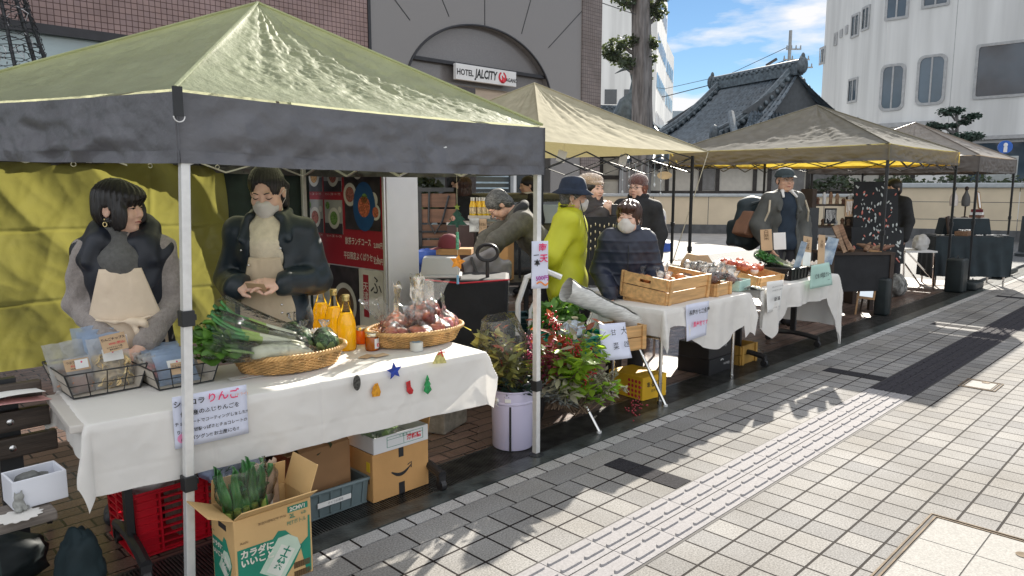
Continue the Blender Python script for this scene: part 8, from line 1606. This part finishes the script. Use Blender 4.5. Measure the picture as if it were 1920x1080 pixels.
def dcard(label, px, py0, py1, w, Y, mm, tx=None, ry=0., rzz=.0, sub=None):
    s, t, z = DY(px, (py0 + py1) / 2, Y); h = (py1 - py0) / 1383 * Y; o = thing('display_card', label, 'card', (s, t, z), -A45 + rzz, rx=-.12, ry=ry); b = MB(); b.box(-w / 2, w / 2, -.002, .002, -h / 2, h / 2); b.build('card', mm, o)
    if tx: text(tx, w * .5, m_brnink, o, PL(0, -.004, h * .22), leading=.9)
    if sub: b = MB(); b.box(-w / 2 + .004, w / 2 - .004, -.0035, -.002, -h / 2 + .004, -h * .02); b.build('note', m_white, o)
m_skyp = mat('sky_photo', (.12, .28, .55), .5, var=.5, vs=9, col2=(.5, .6, .68))
dcard('left kraft upright card with a white note on the third table', 1513, 443, 500, .115, 6.75, m_kraft, '七\n味', .16, .5, True); dcard('second kraft upright card on the third table', 1540, 440, 502, .085, 6.9, m_kraft, '大\n根', .10, .4); dcard('blue sky photograph card behind the kraft cards', 1556, 445, 495, .10, 7.0, m_skyp, None, .2, -.5); dcard('blue edged card left of the kraft cards', 1500, 452, 508, .06, 6.7, m_skyp, None, .2, -.9); dcard('tall kraft card behind the apple tray', 1437, 430, 470, .11, 7.1, m_kraft, '白\n菜', -.06); dcard('white picture card behind the green bundles', 1462, 436, 468, .12, 7.2, m_wht2, None, -.05)
o = thing('foil_packet', 'crumpled silver foil packet hanging over the edge between the tables', 'packet', (5.63, 2.80, .715), .2, ry=.15); b = MB(); b.grid(lambda u, v: ((u - .5) * .26, (v - .5) * .11, .012 * nz(u * 6, v * 4, 1) + .02 * math.sin(PI * v)), 20, 8); ob = b.build('foil', mat('silver_foil', (.7, .74, .68), .2, metal=.9, bump=.6, bs=30), o, smooth='all', solid=.004)
SB = G(1372, 692); o = carton('black storage box under the second table', (SB[0] - .16, SB[1] + .16, .004), 0, .40, .30, .13, m=m_plblk, open_=False, name='storage_box'); text('storage', .034, mat('grey_print', (.5, .5, .5), .6), o, PL(.08, -.152, .07), wob=0); b = MB(); b.tube([(-.0 + .02 * math.cos(a), -.153, .1 + .012 * math.sin(a)) for a in np.linspace(0, PI, 9)], .004, 5); b.build('emblem', m_wht2, o)
o = carton('second black storage box stacked on the first', (SB[0] - .16, SB[1] + .165, .136), 0, .39, .29, .125, m=mat('black_plastic_soft', (.028, .026, .027), .5), open_=False, name='storage_box'); text('storage', .030, MATS['grey_print'], o, PL(.05, -.147, .09), wob=0)
wood_crate('yellowish crate under the third table', (5.95, 3.12, .004), 0, .3, .25, .17, m=mat('yellow_wood', (.42, .24, .05), .6, var=.2), handle=False)
o = thing('beige_chair', 'beige rounded chair back behind the big pine crate', 'chair', DY(1262, 480, 6.6)[:2] + (0,), -A45); b = MB(); b.grid(lambda u, v: ((u - .5) * .30, .03 * math.cos((u - .5) * 3), .55 + (.30 * math.sqrt(max(0, 1 - (2 * u - 1) ** 4))) * v), 16, 8); b.build('backrest', mat('beige_shell', (.50, .47, .41), .5), o, smooth='all', solid=.015); b = MB(); b.box(-.17, .17, -.36, .02, .42, .45); b.build('seat', MATS['beige_shell'], o, bevel=.01); b = MB(); [b.cyl((x, y, 0), (x, y, .42), .012) for x in (-.15, .15) for y in (-.34, 0)]; b.build('leg', m_chr, o)
# small trader's stand of jewellery under the khaki tent, oval sign, chimes
s_, t_, _ = DY(1118, 440, 6.9); o = thing('jewellery_stand', 'dark stand with rows of small earrings behind the lime jacket', 'stand', (s_, t_, 0), -A45); b = MB(); b.box(-.16, .22, -.03, .03, .62, 1.27); b.build('board', mat('black_felt', (.02, .022, .025), .9), o); b = MB()
for i in range(4):
    for k in range(9): b.ell((-.14 + .042 * k, -.035, 1.20 - .07 * i - .01 * ((k * 7) % 3)), (.007, .006, .016), 6, 5)
b.build('earrings', mat('pale_gold', (.8, .7, .45), .25, metal=.7), o); b = MB(); b.box(-.25, .3, -.25, .25, .56, .60); b.build('shelf', m_wht2, o); b = MB(); [b.bar((x, y, .56), (x + .1 * (1 if x < 0 else -1), y, 0), .02, .02) for x in (-.2, .25) for y in (-.2, .2)]; b.build('leg', m_chr, o)
for i in range(5): q = thing('white_bag', ('largest white wrapped pack under the jewellery stand', 'second white pack under the jewellery stand', 'third white pack beside the stand', 'fourth white pack beside the stand', 'rear white pack under the stand')[i], 'pack', (s_ + .1 * i - .15, t_ - .2 + .12 * (i % 2), .0), i * .4, 'white packs under the jewellery stand'); b = MB(); b.box(-.08, .08, -.06, .06, 0, .30 - .03 * i); b.build('pack', m_wht2, q, bevel=.015)
s_, t_, z_ = DY(1246, 329, 8.55); o = thing('oval_sign', 'small oval wooden sign hanging under the khaki tent corner', 'sign', (s_, t_, z_), -A45 - .1); b = MB(); b.T = RX; b.prism([(.085 * math.cos(a), .045 * math.sin(a)) for a in np.linspace(0, 2 * PI, 29)[:-1]], -.008, .008); b.build('plaque', mat('pale_wood', (.58, .42, .22), .6, var=.15, vs=8), o); b = MB(); b.tube([(-.05, 0, .03), (0, 0, .16), (.05, 0, .03)], .003, 5); b.build('cord', MATS['rope'], o)
ch = None
for i in range(7):
    px = 1168 + 12 * i; L_ = (.34, .28, .42, .30, .38, .26, .36)[i]; s, t, z = DY(px, 303, 8.3)
    if ch is None or True:
        o = thing('wind_chime', 'thin hanging chime strand with a clear drop under the khaki tent', 'chime', (s, t, z), 0, 'chimes under the khaki tent'); b = MB(); b.tube([(0, 0, 0), (0, 0, -L_)], .0025, 4); b.build('strand', m_chr, o); b = MB(); b.ell((0, 0, -L_), (.012, .012, .022), 8, 6); b.ell((0, 0, -L_ * .6), (.008, .008, .014), 6, 5); b.build('drop', mat('glass_bead', (.65, .68, .68), .15), o)
s_, t_, _ = DY(1237, 455, 17.8); o = thing('sign_bollard', 'white no parking bollard with a blue foot in front of the wall', 'bollard', (s_, t_, 0), -A45); b = MB(); b.lathe([(.20, .2), (.15, .3), (.14, .85), (.12, .95), (.06, 1.02), (0, 1.04)], 18); b.build('post', mat('bollard_white', (.68, .66, .62), .5), o, smooth=True); b = MB(); b.lathe([(.30, 0), (.28, .2), (.16, .28)], 16); b.build('foot', mat('blue_plastic', (.01, .06, .32), .4), o, smooth=True); b = MB(); b.ell((.02, -.13, .78), (.07, .03, .11), 14, 8); b.build('disc', mat('sign_purple', (.06, .05, .22), .4), o); b = MB(); b.box(-.03, .05, -.158, -.14, .35, .60); b.build('red_strip', MATS['red_ink'], o)
# third stall: racks, boards, driftwood, mirror
m_rack = mat('dark_rack_wood', (.045, .028, .020), .6, var=.3, vs=6)
s_, t_, _ = DY(1550, 480, 9.7); o = thing('display_rack', 'dark wooden shelf rack of trinkets behind the third table', 'rack', (s_, t_, 0), -A45 + .12)
b = MB()
for x in (-.30, .34): b.box(x - .03, x + .03, -.15, .15, 0, 1.52 if x < 0 else 1.42)
b.build('upright', m_rack, o, bevel=.004)
for k, z in enumerate((.35, .85, 1.02, 1.30)): b = MB(); b.box(-.27, .31, -.15, .15, z, z + .022); b.build('shelf', m_rack, o)
b = MB(); b.box(-.36, -.24, -.17, -.14, .5, 1.28); b.build('side_panel', mat('dark_grey_panel', (.05, .055, .06), .7), o)
rs = random.Random(17); nm = ('first', 'second', 'third', 'fourth', 'fifth', 'sixth', 'seventh', 'eighth', 'ninth', 'tenth', 'eleventh', 'twelfth'); wm = [mat('driftwood_%d' % i, c, .75, var=.3, vs=9, stretch=(1, 5, 5)) for i, c in enumerate(((.26, .15, .09), (.34, .22, .14), (.18, .09, .06)))]
M0_ = Matrix.Translation(F(s_, t_, 0)) @ Matrix.Rotation(.12, 4, 'Z')
for i in range(12):
    p = M0_ @ v3(-.2 + .09 * (i % 6), -.05, (1.044, 1.324)[i // 6]); q = thing('trinket', '%s carved trinket along the shelves of the dark rack' % nm[i], 'trinket', ST(p) + (p.z,), rs.uniform(0, 6), 'trinkets on the dark rack'); b = MB(); hh = rs.uniform(.06, .16); b.lathe([(0, 0), (.025, .0), (.02, hh * .4), (.028, hh * .7), (.01, hh), (0, hh)], 8); b.build('figure', (wm + [m_wht2])[i % 4], q, smooth=True)
for (px, py, w, h, lab, mm) in ((1557, 405, .15, .20, 'black board of hanging necklaces on the rack', 0), (1596, 390, .16, .22, 'kraft board of hanging chains on the rack', 1)):
    s, t, z = DY(px, py, 9.5); q = thing('necklace_board', lab, 'display board', (s, t, z), -A45); b = MB(); b.box(-w / 2, w / 2, -.01, .01, -h / 2, h / 2); b.build('board', (MATS['black_felt'], m_kraft)[mm], q); b = MB(); [b.tube([(-w * .4 + w * .8 * k / 7, -.014, h * .4), (-w * .4 + w * .8 * k / 7, -.016, -h * rs.uniform(.1, .42))], .004, 4) for k in range(8)]; b.build('necklaces', m_chr, q)
for (px, py, w, h, lab, lean) in ((1628, 386, .36, .62, 'upper black jewellery panel beside the stall keeper', -.1), (1652, 405, .40, .70, 'right black jewellery panel facing the aisle', -.16), (1645, 460, .62, .46, 'lower black jewellery panel under the others', -.22)):
    s, t, z = DY(px, py, 9.45 if py < 440 else 9.25); q = thing('earring_display', lab, 'display panel', (s, t, z), -A45 - .15, rx=lean); b = MB(); b.box(-w / 2, w / 2, -.012, .012, -h / 2, h / 2); b.build('panel', MATS['black_felt'], q); b = MB(); b2 = MB()
    for k in range(int(w * h * 210)):
        x, zz = rs.uniform(-.46, .46) * w, rs.uniform(-.46, .46) * h; (b if k % 4 else b2).T = Matrix.Translation((x, -.016, zz)) @ Matrix.Rotation(rs.uniform(-.8, .8), 4, 'Y'); (b if k % 4 else b2).ell((0, 0, 0), (rs.uniform(.006, .013), .005, rs.uniform(.012, .03)), 6, 4)
    b.build('pale_pieces', mat('pearl_grey', (.42, .45, .44), .35, metal=.3), q); b2.build('coral_pieces', mat('coral', (.55, .16, .12), .4), q)
s_, t_, _ = DY(1600, 470, 8.9); dt = thing('driftwood_table', 'dark table spread with driftwood pieces behind the black weight', 'table', (s_, t_, 0), -A45 + .1); b = MB(); b.box(-.40, .42, -.2, .25, .74, .77); b.build('top', m_rack, dt); b = MB(); b.box(-.40, .42, -.18, .2, .30, .74); b.build('dark_skirt', MATS['black_canvas'], dt); b = MB(); [b.box(x - .025, x + .025, y - .025, y + .025, 0, .74) for x in (-.37, .39) for y in (-.17, .2)]; b.build('leg', m_rack, dt)
M1_ = Matrix.Translation(F(s_, t_, 0)) @ Matrix.Rotation(.1, 4, 'Z')
for i in range(16):
    p = M1_ @ v3(rs.uniform(-.36, .38), rs.uniform(-.17, .2), .80); q = thing('driftwood_piece', 'gnarled piece of driftwood heaped on the dark table', 'driftwood', ST(p) + (p.z,), rs.uniform(0, 6), 'driftwood on the dark table', rx=rs.uniform(-.5, .5), ry=rs.uniform(-.9, .5)); L_ = rs.uniform(.10, .26); b = MB(); b.tube([(-L_ * .5, 0, 0), (-L_ * .15, .02, .015), (L_ * .2, -.015, .01), (L_ * .5, .01, .03)], [.012, .03, .026, .008], 7); b.build('wood', wm[i % 3], q, smooth='all')
for i, (px, py, hh, ry) in enumerate(((1575, 448, .34, -.45), (1583, 445, .32, -.4))): s, t, z = DY(px, py, 8.6); q = thing('wood_plank', ('leaning pale plank at the left of the driftwood table', 'leaning brown plank beside the pale one')[i], 'plank', (s, t, z), -A45, ry=ry); b = MB(); b.box(-.03, .03, -.012, .012, -hh / 2, hh / 2); b.build('plank', wm[1 - i], q)
s, t, z = DY(1624, 508, 8.75); q = thing('framed_mirror', 'narrow wood framed mirror leaning below the driftwood table', 'mirror', (s, t, 0), -A45 - .25, rx=-.12, ry=.10); b = MB(); W, H0, H1 = .10, .20, .80
for a in ((-W, -W + .025, H0, H1), (W - .025, W, H0, H1), (-W + .025, W - .025, H1 - .025, H1), (-W + .025, W - .025, H0, H0 + .03)): b.box(a[0], a[1], -.012, .012, a[2], a[3])
b.box(-W, -W + .02, -.012, .012, 0.0, H0); b.build('frame', mat('oak_frame', (.34, .19, .08), .5, var=.2, vs=6), q, bevel=.003); b = MB(); b.box(-W + .025, W - .025, -.004, .004, H0 + .03, H1 - .025); b.build('glass', mat('mirror_glass', (.62, .66, .70), .03, metal=1., var=.02), q); b = MB(); b.bar((0, .02, .7), (.02, .3, .0), .02, .02); b.build('prop', m_rack, q)
def weight(label, st, w, d, h): o = thing('tent_weight', label, 'weight', st, 0, 'black tent weights'); b = MB(); b.box(-w, w, -d, d, 0, h); b.build('bag', mat('black_vinyl', (.013, .02, .022), .45, var=.25, vs=6, bump=.2, bs=12), o, bevel=.035, seg=3, smooth=True); b = MB(); b.tube([(-.03, 0, h), (0, 0, h + .04), (.03, 0, h)], .008, 5); b.build('strap', m_blk, o)
weight('tall black weight bag around the post of the taupe tent', (9.40, 3.02, 0), .085, .08, .46); weight('black weight bag at the post between the last two tents', (12.28, 2.95, 0), .14, .12, .5); weight('flat black weight at the foot of the farthest tent post', (15.45, 2.99, 0), .42, .16, .10); weight('small black weight beside the black draped table', (12.75, 2.84, 0), .25, .1, .13)
s_, t_, _ = DY(1712, 495, 11.2); o = thing('folding_stool', 'pale folding stool under a white bag beside the black draped table', 'stool', (s_, t_, 0), -A45); b = MB(); b.box(-.22, .26, -.18, .18, .56, .585); b.build('seat', m_wht2, o); b = MB(); b.bar((.22, -.16, .56), (.24, -.16, 0), .03, .02); b.bar((-.18, -.16, .56), (.2, -.16, .18), .02, .02); b.bar((-.2, .16, .56), (.24, .16, 0), .02, .02); b.bar((-.2, -.1, .56), (-.18, -.1, 0), .02, .02); b.build('leg', m_chr, o); lumpbag('white carrier bag lying on the folding stool', (s_ + .12, t_ - .05, .585), 0, .13, m_wbag, 81, (1.3, .8, .95), tie=False)
lumpbag('grey patterned sack under the jewellery panels', DY(1680, 515, 10.4)[:2] + (.0,), 0, .17, mat('patterned_sack', (.20, .20, .19), .8, var=.6, vs=14), 84, (1.5, .8, 1.0), tie=False)
s_, t_, _ = DY(1805, 500, 11.6); o = thing('draped_table', 'table draped in black cloth under the farthest tent', 'table', (s_, t_, 0), -A45 - .12); b = MB(); b.grid(lambda u, v: ((u - .5) * 1.12 + .012 * math.sin(u * 40), -.30 + .02 * math.sin(u * 34 + v * 3) * (1 - v), .16 + v * .62), 60, 8); b.grid(lambda u, v: ((u - .5) * 1.12, -.30 + .6 * v, .785), 4, 4); b.grid(lambda u, v: (.56 + .015 * math.sin(u * 20) * (1 - v), -.30 + .6 * u, .16 + v * .62), 20, 6); b.grid(lambda u, v: (-.56 - .015 * math.sin(u * 20) * (1 - v), -.30 + .6 * u, .12 + v * .66), 20, 6); b.build('cloth', mat('blue_black_cloth', (.016, .028, .036), .75, var=.2, vs=6), o, smooth=True); b = MB(); b.box(-.30, .34, .0, .28, .79, 1.05, tx=-.05); b.build('riser', MATS['blue_black_cloth'], o, bevel=.01); b = MB(); b.box(-.28, .32, .02, .26, 1.052, 1.06); b.build('white_runner', m_cloth, o); b = MB(); [b.cyl((x, y, 0), (x, y, .78), .014) for x in (-.5, .5) for y in (-.24, .24)]; b.build('leg', m_chr, o)
M2_ = Matrix.Translation(F(s_, t_, 0)) @ Matrix.Rotation(-.12, 4, 'Z')
for i, (x, mm) in enumerate(((-.16, m_foam), (.02, mat('grey_bust', (.10, .10, .10), .8)))): p = M2_ @ v3(x, .12, 1.06); q = thing('bust_stand', ('white necklace bust on a turned stand', 'dark necklace bust beside the white one')[i], 'bust', ST(p) + (p.z,), 0); b = MB(); b.lathe([(.05, 0), (.05, .01), (.012, .02), (.012, .16), (.02, .17)], 12); b.build('stand', m_rack, q, smooth=True); b = MB(); b.lathe([(0, .17), (.09, .19), (.10, .26), (.085, .33), (.035, .40), (.03, .43), (0, .435)], 16, sy=.6); b.build('torso', mm, q, smooth=True); b = MB(); b.ell((0, 0, .46), (.03, .03, .035), 10, 8); b.build('finial', m_rack, q, smooth=True)
for i in range(3): p = M2_ @ v3(.20, .12, 1.062 + .045 * i); q = thing('book', ('lowest book in the pile on the black riser', 'middle book in the pile on the black riser', 'top book in the pile on the black riser')[i], 'book', ST(p) + (p.z,), .1 * i, 'books on the black riser'); b = MB(); b.box(-.11, .11, -.08, .08, 0, .04); b.build('cover', (wm[2], m_wht2, MATS['maroon_cotton'])[i], q)
p = M2_ @ v3(.24, .12, 1.20); q = thing('picture_frame', 'tilted orange wood frame standing on the book pile', 'frame', ST(p) + (p.z,), 0, rx=-.2, ry=.12); b = MB(); [b.box(*a) for a in ((-.09, -.075, -.01, .01, 0, .28), (.075, .09, -.01, .01, 0, .28), (-.075, .075, -.01, .01, .265, .28), (-.075, .075, -.01, .01, 0, .015))]; b.build('frame', MATS['oak_frame'], q); b = MB(); b.box(-.075, .075, -.003, .003, .015, .265); b.build('sheet', m_white, q)
p = M2_ @ v3(-.28, -.1, .79); q = thing('dark_board', 'dark wooden board standing on the draped table', 'board', ST(p) + (p.z,), 0, rx=-.15, ry=-.08); b = MB(); b.box(-.07, .07, -.012, .012, 0, .30); b.build('board', m_rack, q)
p = M2_ @ v3(-.10, -.14, .79); q = thing('wooden_tray', 'small brown tray of trinkets on the draped table', 'tray', ST(p) + (p.z,), 0); b = MB(); b.box(-.13, .13, -.09, .09, 0, .07, tx=.01); b.build('tray', wm[0], q, bevel=.004); b = MB(); [b.ell((rs.uniform(-.11, .11), rs.uniform(-.07, .07), .08), (.016, .016, .02), 6, 5) for _ in range(20)]; b.build('trinkets', m_chr, q)
for i in range(6): p = M2_ @ v3(-.45 + .19 * i, -.18 + .04 * (i % 3), .792); q = thing('folded_scarf', '%s pale folded scarf along the front of the draped table' % nm[i], 'scarf', ST(p) + (p.z,), rs.uniform(-.5, .5), 'pale scarves on the draped table'); b = MB(); b.grid(lambda u, v: ((u - .5) * .14, (v - .5) * .10, .006 + .018 * abs(nz(u * 3 + i, v * 3))), 8, 6); b.build('cloth', m_cloth, q, smooth='all', solid=.004)
